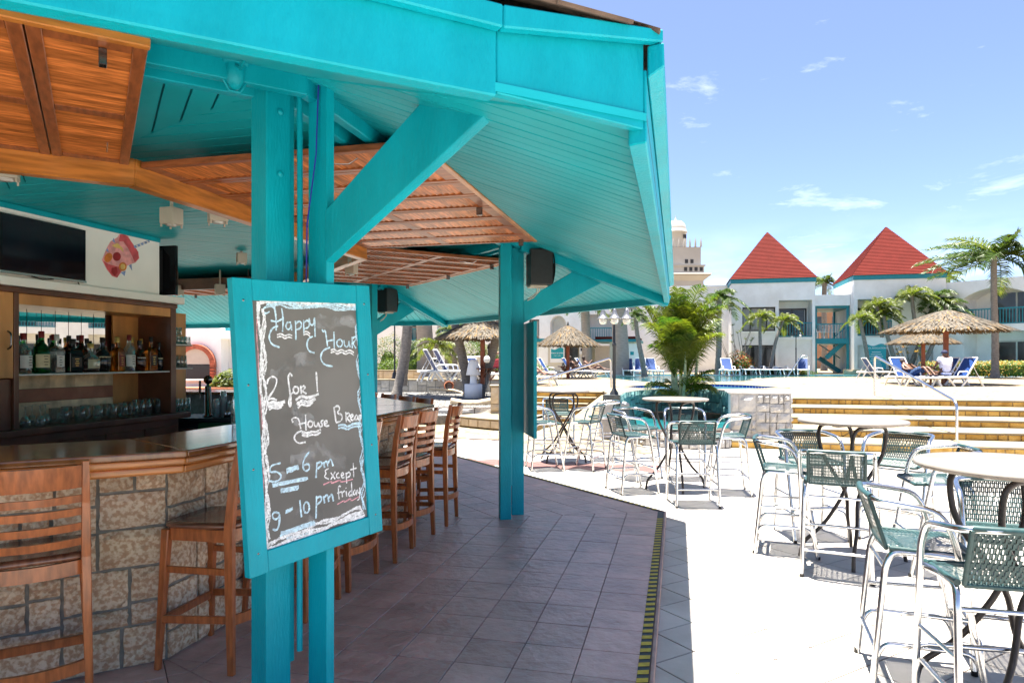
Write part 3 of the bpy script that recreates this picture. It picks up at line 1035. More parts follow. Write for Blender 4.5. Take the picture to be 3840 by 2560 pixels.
# sloping soffits
for j in range(8):
    n, t = bay_frame(j)
    e0, e1, r0, r1 = EV[j], EV[(j + 1) % 8], RV[j], RV[(j + 1) % 8]
    em = ((e0[0] + e1[0]) / 2, (e0[1] + e1[1]) / 2)
    if j == 7:
        dd = Vector((e1[0] - e0[0], e1[1] - e0[1], 0)).normalized(); nn = Vector((dd.y, -dd.x, 0))
    else:
        nn = n
    de = em[0] * nn.x + em[1] * nn.y
    dr = ((r0[0] + r1[0]) / 2) * nn.x + ((r0[1] + r1[1]) / 2) * nn.y
    sl = (CEIL - 0.01 - EAVE - 0.01) / (de - dr)
    zf = lambda x, y, nn=nn, de=de, sl=sl: EAVE + 0.012 + (de - x * nn.x - y * nn.y) * sl
    q = [e0, e1, r1, r0]
    if j == 7:
        zq = {e0: EAVE + .012, e1: EAVE + .012, r1: CEIL - .01, r0: CEIL - .01}
        zf = lambda x, y, zq=zq: zq[(x, y)]
    m = MB()
    m.add([(p[0], p[1], zf(*p) + 0.009) for p in q] + [(p[0], p[1], zf(*p) + 0.03) for p in q],
          [(3, 2, 1, 0), (4, 5, 6, 7), (0, 1, 5, 4), (1, 2, 6, 5), (2, 3, 7, 6), (3, 0, 4, 7)])
    so = pbuild(m, 'soffit', 'teal_groove' if j in (0, 1, 2) else 'teal_soffit')
    if j in (0, 1, 2):
        boards(pav, q, zf, t, 0.093 if j == 0 else 0.105, 'soffit_board', 'teal_soffit')
# level ceiling inside the ring of columns
for j in range(8):
    n, t = bay_frame(j)
    r0, r1 = octv(4.86, j), octv(4.86, j + 1)
    q = [r0, r1, (OX, OY)]
    m = MB(); m.prism(q, CEIL + 0.010, CEIL + 0.03)
    pbuild(m, 'ceiling', 'teal_groove')
    if j in (7, 0, 1, 2, 3):
        boards(pav, q, lambda x, y: CEIL, t, 0.11, 'ceiling_board', 'teal_soffit')
    else:
        m = MB(); m.prism(q, CEIL, CEIL + 0.0095); pbuild(m, 'ceiling_panel', 'teal_soffit')

# roof above
rf = MB()
top = (OX, OY, 4.9)
for j in range(8):
    a, b = octv(6.308, j), octv(6.308, j + 1)
    if j == 0: a = (-0.046, 1.822)
    if j == 7: a, b = (-4.02, -1.60), (-0.046, 1.822)
    if j == 6: b = (-4.02, -1.60)
    za = 2.495 if j == 0 else 2.462
    zb = 2.495 if j == 7 else 2.462
    rf.add([(a[0], a[1], za), (b[0], b[1], zb), top], [(0, 1, 2)])
pbuild(rf, 'roof', 'shingle')
# ragged shingle edge
se = MB()
for j in (7, 0, 1):
    a, b = Vector((*octv(6.31, j), 2.470)), Vector((*octv(6.31, j + 1), 2.470))
    if j == 0: a = Vector((-.038, 1.81, 2.500))
    if j == 7: a, b = Vector((-4.02, -1.61, 2.470)), Vector((-.038, 1.80, 2.500))
    L = (b - a).length; d = (b - a) / L
    nn = Vector((d.y, -d.x, 0)); up = Vector((0, 0, 1))
    s = 0.0
    while s < L - .26:
        w = random.uniform(0.12, 0.24)
        c = a + d * (s + w / 2) - nn * random.uniform(.050, .062) + up * random.uniform(0, 0.006)
        if random.random() < 0.8:
            se.obox(c, d, (nn * 0.92 - up * 0.38).normalized(), (nn * 0.38 + up * 0.92).normalized(), w / 2, 0.05, 0.005)
        s += w
pbuild(se, 'shingle_edge', 'shingle')['kind'] = 'stuff'

# eave fascias (sides with a level plank) and trim
for j in (0, 1, 2, 3, 4, 5, 6):
    n, t = bay_frame(j)
    a, b = EV[j], EV[(j + 1) % 8]
    if j == 6: b = (-4.01, -1.56)
    L = math.hypot(b[0] - a[0], b[1] - a[1]); tt = Vector(((b[0] - a[0]) / L, (b[1] - a[1]) / L, 0)); nn = Vector((tt.y, -tt.x, 0))
    A, B = Vector((*a, 0)), Vector((*b, 0))
    m = MB()
    h = math.tan(R(22.5))
    i0, i1 = A - nn * .05 + tt * .05 * h, B - nn * .05 - tt * .05 * h
    m.prism([tuple(A)[:2], tuple(B)[:2], tuple(i1)[:2], tuple(i0)[:2]], EAVE - 0.035, 2.40)
    pbuild(m, 'fascia', 'teal_paint', bev=0.004)
    o0, o1 = A + nn * .045 - tt * .045 * h, B + nn * .045 + tt * .045 * h
    a2, b2 = A + nn * .002, B + nn * .002
    m = MB()
    zz0 = 2.375
    ln = [(a2, zz0), (b2, zz0), (o1, zz0 + .02), (o0, zz0 + .02)]
    m.hexa([(p.x, p.y, z) for p, z in ln] + [(a2.x, a2.y, 2.462), (b2.x, b2.y, 2.462), (o1.x, o1.y, 2.458), (o0.x, o0.y, 2.458)])
    pbuild(m, 'eave_trim', 'teal_paint', bev=0.004)
# the two-piece fascia over the chalkboard corner
A = Vector((-0.079, 1.843, 0)); Bv = Vector((-4.01, -1.56, 0))
dz = (Bv - A).normalized(); nz_ = Vector((-dz.y, dz.x, 0)); 
if nz_.y > 0: nz_ = -nz_
seam = A + dz * 0.44
def slab(m, p, q, th, z00, z01, z10, z11, off=0.0):
    i = -nz_ * th
    p, q = p + nz_ * off, q + nz_ * off
    P = [(p, z00), (q, z10), (q + i, z10), (p + i, z00)]
    T = [(p, z01), (q, z11), (q + i, z11), (p + i, z01)]
    m.hexa([(a.x, a.y, z) for a, z in P] + [(a.x, a.y, z) for a, z in T])
m = MB(); slab(m, seam + dz * .002, Bv, .045, EAVE + .010, 2.43, EAVE + .010, 2.43); pbuild(m, 'fascia', 'teal_paint', bev=.004)
m = MB(); slab(m, A + dz * .004, seam, .03, EAVE + .0, 2.475, EAVE + .02, 2.41, off=-.006); pbuild(m, 'fascia', 'teal_paint', bev=.003)
m = MB(); slab(m, seam + dz * .001, Bv, .03, 2.398, 2.452, 2.398, 2.452, off=.034); pbuild(m, 'eave_trim', 'teal_paint', bev=.004)
m = MB(); slab(m, A - dz * .03, seam, .03, 2.464, 2.497, 2.398, 2.452, off=.034); pbuild(m, 'eave_trim', 'teal_paint', bev=.004)
m = MB(); slab(m, seam + dz * .62, Bv, .012, EAVE + .022, EAVE + .05, EAVE + .022, EAVE + .05, off=-.047); pbuild(m, 'lath', 'cream_wall')

# ring beam carried by the columns
for j in range(8):
    n, t = bay_frame(j)
    for ap0, ap1 in ((4.66, 4.71), (4.80, 4.85)):
        a, b, c, d = octv(ap1, j), octv(ap1, j + 1), octv(ap0, j + 1), octv(ap0, j)
        m = MB(); m.prism([a, b, c, d], 2.735, CEIL - .002)
        pbuild(m, 'ring_beam', 'teal_paint', bev=.004)
# hip rafters under the soffit
for k in (1, 2, 3):
    c = Vector((*colv[k], 0)); e = Vector((*EV[k], 0))
    d = (e - c).normalized(); L = (e - c).length
    a3 = c + d * 0.10 + Vector((0, 0, CEIL - 0.075)); b3 = c + d * (L - 0.02) + Vector((0, 0, EAVE - 0.015))
    for off in (-.034, .034):
        s = Vector((-d.y, d.x, 0)) * off
        m = MB(); m.bar(a3 + s, b3 + s, .045, .11); pbuild(m, 'hip_rafter', 'teal_paint', bev=.004)

# columns: a square inner post and a staggered outer plank, with brace
for k in (0, 1, 2, 3, 7):
    a = R(-22.5 + 45 * k)
    u = Vector((math.cos(a), math.sin(a), 0)); v = Vector((u.y, -u.x, 0))
    c = Vector((*colv[k], 0))
    co = bpy.data.objects.new('column', None); COL.objects.link(co); co.parent = pav
    co.location = (c.x - OX, c.y - OY, 0)
    co.rotation_euler = (0, 0, a)
    # local: x = outward, y = -v  (v is clockwise tangent)
    H = CEIL - PLAT
    m = MB(); m.box(-.127, -.018, -.1175, .0025, 0, H - .002); m.build('post', 'teal_paint', co, bev=.006, seg=2)
    m = MB(); m.box(.016, .138, .066, .108, 0, H - .002); m.build('post', 'teal_paint', co, bev=.005, seg=2)
    m = MB(); m.box(-.085, -.03, .004, .030, .25, H - .05); m.build('packing_strip', 'teal_paint', co, bev=.003)
    m = MB(); m.tube([(0.0, .034, .3), (0.0, .034, 1.2), (.0, .036, 2.0), (.0, .034, H - .05)], .013, 10)
    m.build('conduit', 'teal_paint', co)
    for zz in (.12, H - .16, H - .42):
        m = MB(); m.lathe([(0, .006), (.010, .005), (.014, 0)], 10)
        bo = m.build('bolt', 'teal_paint', co); bo.location = (-.0065, -.055, zz); bo.rotation_euler = (0, R(90), 0)
    # brace rising outwards to the hip rafter
    p0 = Vector((.05, .087, 1.99 - PLAT)); p1 = Vector((1.09, .087, 2.60 - PLAT))
    dd = (p1 - p0).normalized()
    m = MB(); 
    hv = .20; rz_ = .085 if k == 0 else .04
    m.hexa([(.134, .062, 1.955 - PLAT + rz_), (1.20, .062, 2.50 - PLAT + rz_), (1.20, .112, 2.50 - PLAT + rz_), (.134, .112, 1.955 - PLAT + rz_),
            (.134, .062, 1.975 - PLAT + hv + rz_), (.84, .062, 2.60 - PLAT + rz_), (.84, .112, 2.60 - PLAT + rz_), (.134, .112, 1.975 - PLAT + hv + rz_)])
    m.build('brace', 'teal_paint', co, bev=.006, seg=2)
# blue cord hanging on the near column
c = Vector((*colv[0], 0)); u = Vector((math.cos(R(-22.5)), math.sin(R(-22.5)), 0)); w = Vector((-u.y, u.x, 0))
cb = MB(); cb.tube([tuple(c + u * .10 + w * .055 + Vector((0, 0, 2.80))), tuple(c + u * .09 + w * .05 + Vector((0, 0, 2.5))), tuple(c + u * .055 + w * .03 + Vector((0, 0, 2.2))), tuple(c + u * .05 + w * .03 + Vector((0, 0, 1.95)))], .0035, 6)
tag(cb.build('cord', 'cord_blue'), 'thin blue cord hanging down the column that carries the chalkboard', 'cord')

# timber header that carries the folding shutters
hdr = empty('shutter_header', (OX, OY, 2.58), label='varnished timber header beam ring hung above the bar counter', cat='beam')
for j in range(8):
    a, b, c_, d = octv(3.47, j), octv(3.47, j + 1), octv(3.39, j + 1), octv(3.39, j)
    m = MB(); m.prism([(p[0] - OX, p[1] - OY) for p in (a, b, c_, d)], 0, .15)
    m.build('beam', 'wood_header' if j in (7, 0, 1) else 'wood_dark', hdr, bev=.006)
    mid = ((a[0] + b[0]) / 2 - OX, (a[1] + b[1]) / 2 - OY)
    for s in (-.8, .8):
        n, t = bay_frame(j)
        m = MB(); m.tube([(mid[0] * .988 + t.x * s, mid[1] * .988 + t.y * s, .148), (mid[0] * .988 + t.x * s, mid[1] * .988 + t.y * s, .252)], .012, 8)
        m.build('hanger', 'lamp_post', hdr)

# louvred shutters, folded up and hooked level
LEAF = 0.352; PD = 1.62; RAIL = .075; STILE = .045
slat = MB()
slat.hexa([(-.131, -.029, -.012), (.131, -.029, -.012), (.131, .031, .003), (-.131, .031, .003),
           (-.131, -.030, -.006), (.131, -.030, -.006), (.131, .030, .009), (-.131, .030, .009)])
slat_me = slat.mesh('slat', 'wood_shutter')
SH_LAB = {7: 'folded-up louvred timber shutter over the counter beside the television wall',
          0: 'long folded-up louvred timber shutter behind the column with the chalkboard',
          1: 'folded-up louvred timber shutter above the far counter, between two loudspeakers',
          2: 'folded-up louvred timber shutter beyond the glass shelves and beer tap'}
for j in (7, 0, 1, 2):
    n, t = bay_frame(j)
    mid = Vector((OX, OY, 0)) + n * 3.475
    sh = empty('louvre_shutter', (mid.x, mid.y, 2.685), R(45 * j), SH_LAB[j], 'shutter', 'folded shutters of the bar')
    # local x outward, y along the bay
    for i in range(8):
        yc = (i - 3.5) * LEAF
        m = MB()
        for sy in (-1, 1):
            m.box(0, PD, yc + sy * (LEAF / 2 - .003) - (STILE if sy > 0 else 0), yc + sy * (LEAF / 2 - .003) + (STILE if sy < 0 else 0), 0, .034)
        for x0 in (.002, PD / 2 - RAIL / 2, PD - RAIL - .002):
            m.box(x0, x0 + RAIL, yc - LEAF / 2 + STILE + .003, yc + LEAF / 2 - STILE - .003, .003, .031)
        leaf = m.build('leaf_frame', 'wood_frame', sh, bev=.003)
        segs = [(RAIL, PD / 2 - RAIL / 2), (PD / 2 + RAIL / 2, PD - RAIL)]
        if j == 2:
            m = MB()
            for x0, x1 in segs:
                k = 15
                for q in range(k):
                    xx = x0 + (q + .5) * (x1 - x0) / k
                    for f in slat.f:
                        pass
                    m.add([(xx + v[1], yc - v[0], .017 + v[2]) for v in slat.v], slat.f)
            m.build('slats', 'wood_shutter', leaf, kind='stuff')
        else:
            for x0, x1 in segs:
                k = 16
                for q in range(k):
                    inst('slat', slat_me, leaf, (x0 + (q + .5) * (x1 - x0) / k, yc, .017), (0, 0, R(-90)))
    m = MB(); m.box(PD + .001, PD + .036, -1.41, 1.41, -.004, .045)
    m.build('edge_rail', 'wood_header', sh, bev=.004)
    for yy in (-1.2, -.1, 1.2):
        m = MB(); m.tube([(PD - .05, yy, .03), (PD + .03, yy, .14), (PD + .05, yy, .17)], .004, 6); m.tube([(PD + .05, yy, .17), (PD + .065, yy, .162)], .009, 6)
        m.build('hook', 'steel', sh)
        m = MB(); m.box(PD - .10, PD - .06, yy + .06, yy + .085, -.055, .0); m.build('latch', 'chrome_dark', sh, bev=.002)
    for yy in (-1.30, 1.30):
        m = MB(); m.tube([(.3 if yy > 0 else 1.25, yy, -.002), (.34 if yy > 0 else 1.2, yy, -.03), (.46 if yy > 0 else 1.05, yy, -.02)], .004, 6)
        m.build('stay', 'steel', sh)

# box downlights on the header
spots = [(20, 628, 3.9, .13), (643, 813, 5.07, .115), (817, 800, 4.75, .12), (906, 968, 7.55, .1), (1330, 962, 6.75, .11), (1318, 1008, 7.3, .105), (825, 1085, 9.12, .12), (665, 1088, 9.3, .12)]
names = ['beside the upper corner of the television', 'nearest the cocktail sticker, on the header', 'on the header next to the chalkboard column', 'alone on the ceiling over the side shelves',
         'upper one of a pair at the far header corner', 'lower one of a pair at the far header corner', 'under the far dark beam near the chalkboard', 'under the far dark beam above the side shelves']
for (px, py, Y, s), nm in zip(spots, names):
    p = dp(px, py, Y)
    o = empty('box_lamp', p, R(random.choice((0, 45))), 'small beige square box lamp ' + nm, 'lamp', 'beige box lamps under the bar ceiling')
    m = MB(); m.box(-s / 2, s / 2, -s / 2, s / 2, -s * .5, s * .55); m.build('housing', 'beige_metal', o, bev=.003)
    m = MB(); m.lathe([(0, -s * .5 - .012), (s * .28, -s * .5 - .012), (s * .3, -s * .5)], 14); m.build('lens', 'lamp_glass', o)
    m = MB()
    for sx in (-1, 1):
        for sy in (-1, 1):
            m.box(sx * s * .42 - .005, sx * s * .42 + .005, sy * s * .42 - .005, sy * s * .42 + .005, -s * .5 - .022, -s * .5 - .001)
    m.build('bracket', 'beige_metal', o)
    if CEIL - p.z - s * .55 > .01 and CEIL - p.z < .3:
        m = MB(); m.tube([(0, 0, s * .55), (0, 0, CEIL - p.z - .004)], .012, 8); m.build('stem', 'beige_metal', o)

# bulkhead lamp on the ring beam
p = dp(880, 245, 2.72)
o = empty('bulkhead_lamp', p, R(-45), 'teal painted bulkhead lamp with cage on the beam above the shutter', 'lamp')
m = MB(); m.lathe([(.048, 0), (.05, -.03), (.044, -.07), (.02, -.095), (0, -.1)], 14, sy=.8); m.build('bowl', 'teal_paint', o)
m = MB(); m.lathe([(0, .03), (.055, .028), (.055, -.004), (0, -.005)], 14); m.build('base', 'teal_paint', o)
m = MB(); m.tube([(0, .04, 0), (0, .05, -.05), (0, .02, -.105), (0, -.02, -.105), (0, -.05, -.05), (0, -.04, 0)], .006, 6); m.tube([(0.05, 0, -.02), (.13, 0, -.06), (.25, 0, -.05)], .007, 6); m.build('cage', 'teal_paint', o)

# loudspeakers on the columns
for k, lab in ((1, 'black loudspeaker bracketed to the column beside the bar chairs'), (2, 'black loudspeaker on the far column, seen past the chalkboard frame')):
    a = R(-22.5 + 45 * k)
    c = Vector((*colv[k], 0)) + Vector((math.cos(a), math.sin(a), 0)) * .285
    o = empty('loudspeaker', (c.x, c.y, 2.365 if k == 1 else 2.35), a + R(2), lab, 'speaker'); o.scale = (.86, .86, .92)
    m = MB(); m.hexa([(-.135, -.13, 0), (.12, -.13, 0), (.12, .13, 0), (-.135, .13, 0), (-.135, -.13, .38), (.125, -.13, .38), (.125, .13, .38), (-.135, .13, .38)])
    m.build('cabinet', 'black_plastic', o, bev=.012, seg=2)
    m = MB(); m.grid(lambda u_, v_: (.126 + .028 * math.sin(math.pi * v_) + .004, -.122 + .244 * u_, .015 + .35 * v_), 4, 8)
    m.box(.118, .13, -.122, .122, .012, .368); m.build('grille', 'black_grille', o)
    m = MB(); m.box(-.13, .07, -.09, .09, -.022, -.002); m.build('bracket', 'beige_metal', o, bev=.004)
    m = MB(); m.tube([(-.02, 0, -.015), (-.03, .01, -.07), (-.09, .02, -.12), (-.14, .02, -.14)], .005, 6); m.tube([(.0, .01, -.015), (-.0, .02, -.06), (-.07, .03, -.13), (-.14, .03, -.16)], .005, 6); m.build('cable', 'beige_metal', o)
# ================================================================ bar counter
CT = 1.194
bar = empty('bar_counter', (OX, OY, PLAT), label='octagonal bar counter with glossy dark wood top on squared stone base', cat='bar')
def bbuild(m, name, matn, parent=None, bev=0.0, seg=1):
    m.v = [(v[0] - OX, v[1] - OY, v[2] - PLAT) for v in m.v]
    return m.build(name, matn, parent or bar, bev, seg)
for j in range(8):
    a, b, c, d = octv(4.06, j), octv(4.06, j + 1), octv(3.42, j + 1), octv(3.42, j)
    if j == 7: b = (-2.29, 2.83)
    if j == 0: a = (-2.29, 2.83)
    m = MB(); m.prism([a, b, c, d], CT - .035, CT)
    bbuild(m, 'counter_top', 'wood_counter', bev=.010, seg=3)
    n, t = bay_frame(j)
    A, B = Vector(a), Vector(b)
    for z0, z1, ins in ((CT - .072, CT - .036, .012), (CT - .112, CT - .073, .028)):
        i0, i1 = A - n.xy * ins, B - n.xy * ins
        k0, k1 = A - n.xy * (ins + .05), B - n.xy * (ins + .05)
        tt = (B - A).normalized()
        h = math.tan(R(22.5))
        m = MB(); m.prism([tuple(i0 + tt * ins * h), tuple(i1 - tt * ins * h), tuple(k1 - tt * (ins + .05) * h), tuple(k0 + tt * (ins + .05) * h)], z0, z1)
        bbuild(m, 'edge_moulding', 'wood_counter_edge', bev=.012, seg=3)
    m = MB(); m.prism([octv(3.78, j), octv(3.78, j + 1), octv(3.60, j + 1), octv(3.60, j)], PLAT, CT - .036)
    w = bbuild(m, 'stone_base', 'mortar')
    if j in (7, 0, 1):
        p, q = octv(3.782, j), octv(3.782, j + 1)
        a3, b3 = Vector(p), Vector(q)
        L = (b3 - a3).length
        rg = random.Random(50 + j)
        ang = math.atan2((b3 - a3).y, (b3 - a3).x)
        for (x0, y0, x1, y1) in ashlar(L, CT - .115 - PLAT, 310 + j, .235, 1.05):
            ww, hh = x1 - x0 - .016, y1 - y0 - .016
            if ww < .03 or hh < .03:
                continue
            cc = a3 + (b3 - a3) / L * ((x0 + x1) / 2)
            o = block_mesh(ww, hh, .024, rg, 5, 5).build('stone', 'bar_stone', w)
            o.location = (cc.x - OX, cc.y - OY, (y0 + y1) / 2)
            o.rotation_euler = (0, 0, ang)

# ---------------------------------------------------------------- back bar in the middle
BX = -4.96
yL, yR = 3.05, 5.74
bb = empty('back_bar', (BX - .3, 4.4, PLAT), label='wooden back bar cabinet with bottle shelf under a white wall', cat='cabinet')
def kb(m, name, matn, parent=None, bev=0.0, seg=1):
    m.v = [(v[0] - (BX - .3), v[1] - 4.4, v[2] - PLAT) for v in m.v]
    return m.build(name, matn, parent or bb, bev, seg)
SHZ = 1.517   # bottle shelf
CB = 1.09     # lower counter
TOPZ = 2.19
OPZ = 2.06
kb(MB().box(BX - 1.6, BX - .02, yL, yR, TOPZ + .075, CEIL - .002), 'white_wall', 'white_wall')
kb(MB().box(BX - 1.6, BX + .045, yL, yR + .28, TOPZ + .004, TOPZ + .074), 'ledge', 'white_wall', bev=.008, seg=2)
kb(MB().box(BX - .03, BX - .005, yL, yR, CEIL - .045, CEIL - .004), 'ceiling_trim', 'teal_paint')
kb(MB().box(BX - 1.6, BX - .45, yL, yR + .1, PLAT, TOPZ), 'core', 'wood_dark')
ys0 = onx(50, 1300, BX).y; ys1 = onx(70, 1300, BX).y
yo1 = onx(640, 1300, BX).y; yo2 = onx(657, 1300, BX).y
kb(MB().box(BX - .44, BX + .006, ys0, ys1, CB, TOPZ), 'upright', 'wood_dark', bev=.006, seg=2)
kb(MB().box(BX - .44, BX + .004, yo1, yo2 + .01, CB, TOPZ), 'upright', 'wood_dark', bev=.006, seg=2)
kb(MB().box(BX - .42, BX + .0, ys1, yo1, OPZ, TOPZ - .045), 'pelmet', 'wood_cabinet', bev=.004)
kb(MB().box(BX - .45, BX + .03, yL, yR + .20, TOPZ - .044, TOPZ), 'cornice', 'wood_dark', bev=.01, seg=2)
# mirror strips and tiled splash back
ym0 = ys1; ym1 = onx(485, 1300, BX - .35).y + .25
nst = 12
for i in range(nst):
    y0 = ym0 + (yo1 - ym0) * i / nst; y1 = ym0 + (yo1 - ym0) * (i + 1) / nst
    if y1 < yo1 - .32:
        kb(MB().box(BX - .40, BX - .392, y0 + .003, y1 - .003, SHZ + .02, OPZ), 'mirror_strip', 'mirror')
kb(MB().box(BX - .405, BX - .388, yo1 - .32, yo1, CB, OPZ), 'back_panel', 'wood_cabinet')
for r_, (z0, z1, mm) in enumerate(((SHZ - .135, SHZ - .005, 'travertine'), (SHZ - .245, SHZ - .14, 'band_tile'), (CB + .02, SHZ - .25, 'travertine'))):
    y = ym0
    while y < yo1 - .33:
        w_ = random.choice((.10, .16, .22)) if mm == 'travertine' else .30
        kb(MB().box(BX - .40, BX - .385, y + .001, min(y + w_, yo1 - .325), z0, z1), 'tile', mm)
        y += w_
kb(MB().box(BX - .385, BX - .01, ys1, yo1, SHZ - .014, SHZ), 'shelf', 'label_white', bev=.002)
kb(MB().box(BX - .46, BX + .06, yL, yR + .36, CB - .055, CB), 'base_top', 'wood_dark', bev=.01, seg=2)
kb(MB().box(BX - .45, BX + .02, yL, yR + .22, PLAT, CB - .056), 'base_unit', 'wood_dark')
y = 3.2
while y < yR:
    kb(MB().box(BX + .021, BX + .038, y, y + .44, PLAT + .18, CB - .12), 'door', 'wood_dark', bev=.006)
    kb(MB().box(BX + .036, BX + .05, y + .40, y + .415, CB - .33, CB - .2), 'pull', 'wood_cabinet')
    y += .46
# left-hand door with handle
kb(MB().box(BX - .43, BX + .002, yL, ys0, SHZ - .03, TOPZ - .045), 'door', 'wood_cabinet', bev=.004)
kb(MB().box(BX - .43, BX - .02, yL, ys0, CB, SHZ - .035), 'door', 'wood_dark', bev=.004)
h0 = onx(28, 1275, BX)
m = MB(); m.tube(fillet([(BX + .002, h0.y, h0.z + .07), (BX + .035, h0.y, h0.z + .05), (BX + .035, h0.y, h0.z - .05), (BX + .002, h0.y, h0.z - .07)], .03), .007, 8); kb(m, 'handle', 'chrome_dark')
# rounded end shelf unit
yE0, yE1 = yo2 + .012, yo2 + .28
kb(MB().box(BX - .44, BX - .43, yE0, 6.62, CB, TOPZ - .045), 'end_panel', 'wood_cabinet')
def rshelf(z, th, matn):
    pts = [(BX - .43, yE0), (BX - .02, yE0)]
    for q in range(7):
        a = R(90 * q / 6)
        pts.append((BX - .02 - (1 - math.cos(a)) * .40, yE0 + .12 + math.sin(a) * .42))
    kb(MB().prism(pts[::-1], z - th, z), 'shelf', matn, bev=.002)
for z in (1.545, 1.79):
    rshelf(z, .014, 'label_white')

# cocktail sticker on the white wall (flat print, in layers)
dec = empty('wall_sticker', onx(470, 960, BX - .019), label='pink fruit cocktail sticker with a striped straw on the white wall', cat='sticker')
DC = onx(470, 960, BX - .019)
def dpoly(pts, matn, name, lvl):
    P = []
    for (x, y) in pts:
        q = onx(x, y, BX - .019)
        P.append((lvl * .0016 + .001, q.y - DC.y, q.z - DC.z))
    m = MB(); k = len(P)
    m.add([(p[0] - .0012, p[1], p[2]) for p in P] + P, [tuple(range(k))[::-1], tuple(range(k, 2 * k))] + [(i, (i + 1) % k, k + (i + 1) % k, k + i) for i in range(k)])
    m.build(name, matn, dec)
def ell(cx, cyy, rx, ry, n=14, rot=0):
    out = []
    for i in range(n):
        a = 2 * math.pi * i / n
        x, y = rx * math.cos(a), ry * math.sin(a)
        out.append((cx + x * math.cos(rot) - y * math.sin(rot), cyy + x * math.sin(rot) + y * math.cos(rot)))
    return out
dpoly([(382, 975), (400, 930), (415, 905), (440, 890), (448, 878), (462, 874), (480, 885), (500, 920), (518, 945), (522, 968), (508, 985), (490, 990), (470, 1000), (455, 1020), (438, 1042), (420, 1035), (400, 1010)], 'decal_light', 'glass_shape', 0)
dpoly([(445, 905), (450, 880), (462, 876), (478, 888), (500, 918), (518, 945), (520, 968), (505, 983), (495, 960), (480, 930), (462, 905)], 'decal_pink', 'drink_shape', 1)
dpoly([(386, 978), (405, 990), (440, 1000), (462, 1000), (440, 1040), (420, 1034), (402, 1010)], 'decal_pink', 'drink_shape', 1)
dpoly([(500, 922), (558, 900), (561, 908), (504, 931)], 'decal_blue', 'straw', 2)
for i in range(4):
    x = 508 + i * 13
    dpoly([(x, 920 - i * 4.8), (x + 5, 918 - i * 4.8), (x + 9, 925 - i * 5), (x + 4, 927 - i * 5)], 'label_white', 'straw_stripe', 3)
dpoly(ell(405, 966, 14, 19, rot=.5), 'decal_orange', 'orange_slice', 2)
dpoly(ell(437, 962, 15, 17), 'decal_red', 'cherry', 2)
dpoly([(418, 920), (440, 912), (458, 930), (462, 946), (448, 932), (430, 928)], 'decal_yellow', 'banana', 2)
dpoly(ell(459, 1000, 15, 17), 'decal_orange', 'orange_slice', 2)
dpoly(ell(459, 1000, 9, 11), 'decal_yellow', 'orange_core', 3)
dpoly([(418, 1005), (436, 1000), (440, 1022), (430, 1036), (416, 1022)], 'decal_red', 'strawberry', 2)
for pts in ([(420, 905), (425, 892), (432, 912)], [(396, 940), (402, 930), (407, 946)], [(452, 1022), (466, 1035), (470, 1015)], [(482, 995), (494, 1015), (492, 990)]):
    dpoly(pts, 'decal_blue', 'splash', 2)

# televisions
TVc = (onx(3, 905, BX + .05) + onx(326, 955, BX + .05)) / 2
ty0, ty1 = onx(2, 900, BX + .05).y, onx(326, 950, BX + .05).y
tv = empty('television', (BX + .03, (ty0 + ty1) / 2, EYE + .655), label='flat black television mounted on the white wall above the bottle shelf', cat='television')
hw = (ty1 - ty0) / 2
MB().box(-.035, .012, -hw, hw, 0, .45).build('bezel', 'black_gloss', tv, bev=.005)
MB().box(.0125, .0145, -hw + .018, hw - .018, .022, .435).build('screen', 'screen', tv)
MB().box(.0125, .016, -hw, hw, .0, .016).build('lower_trim', 'steel', tv)
m = MB(); m.tube([(-.02, hw - .05, 0), (-.02, hw - .02, -.05), (-.03, hw - .02, -.10)], .005, 6); m.tube([(-.02, -.1, 0), (-.02, 0, -.012), (-.02, .1, 0)], .004, 6); m.build('cable', 'black_plastic', tv)
pe = onx(605, 1015, BX + .0)
tv2 = empty('television', (BX - .05, yR + .16, TOPZ + .09), label='thin black television seen edge-on at the end of the white wall', cat='television')
MB().box(-.75, .10, -.02, .02, 0, .50).build('bezel', 'black_gloss', tv2, bev=.004)
MB().box(-.72, .08, .0205, .0215, .03, .47).build('screen', 'screen', tv2)
MB().hexa([(-.5, -.12, .10), (-.05, -.12, .10), (-.05, -.021, .02), (-.5, -.021, .02), (-.5, -.12, .40), (-.05, -.12, .40), (-.05, -.021, .48), (-.5, -.021, .48)]).build('mount', 'black_plastic', tv2)

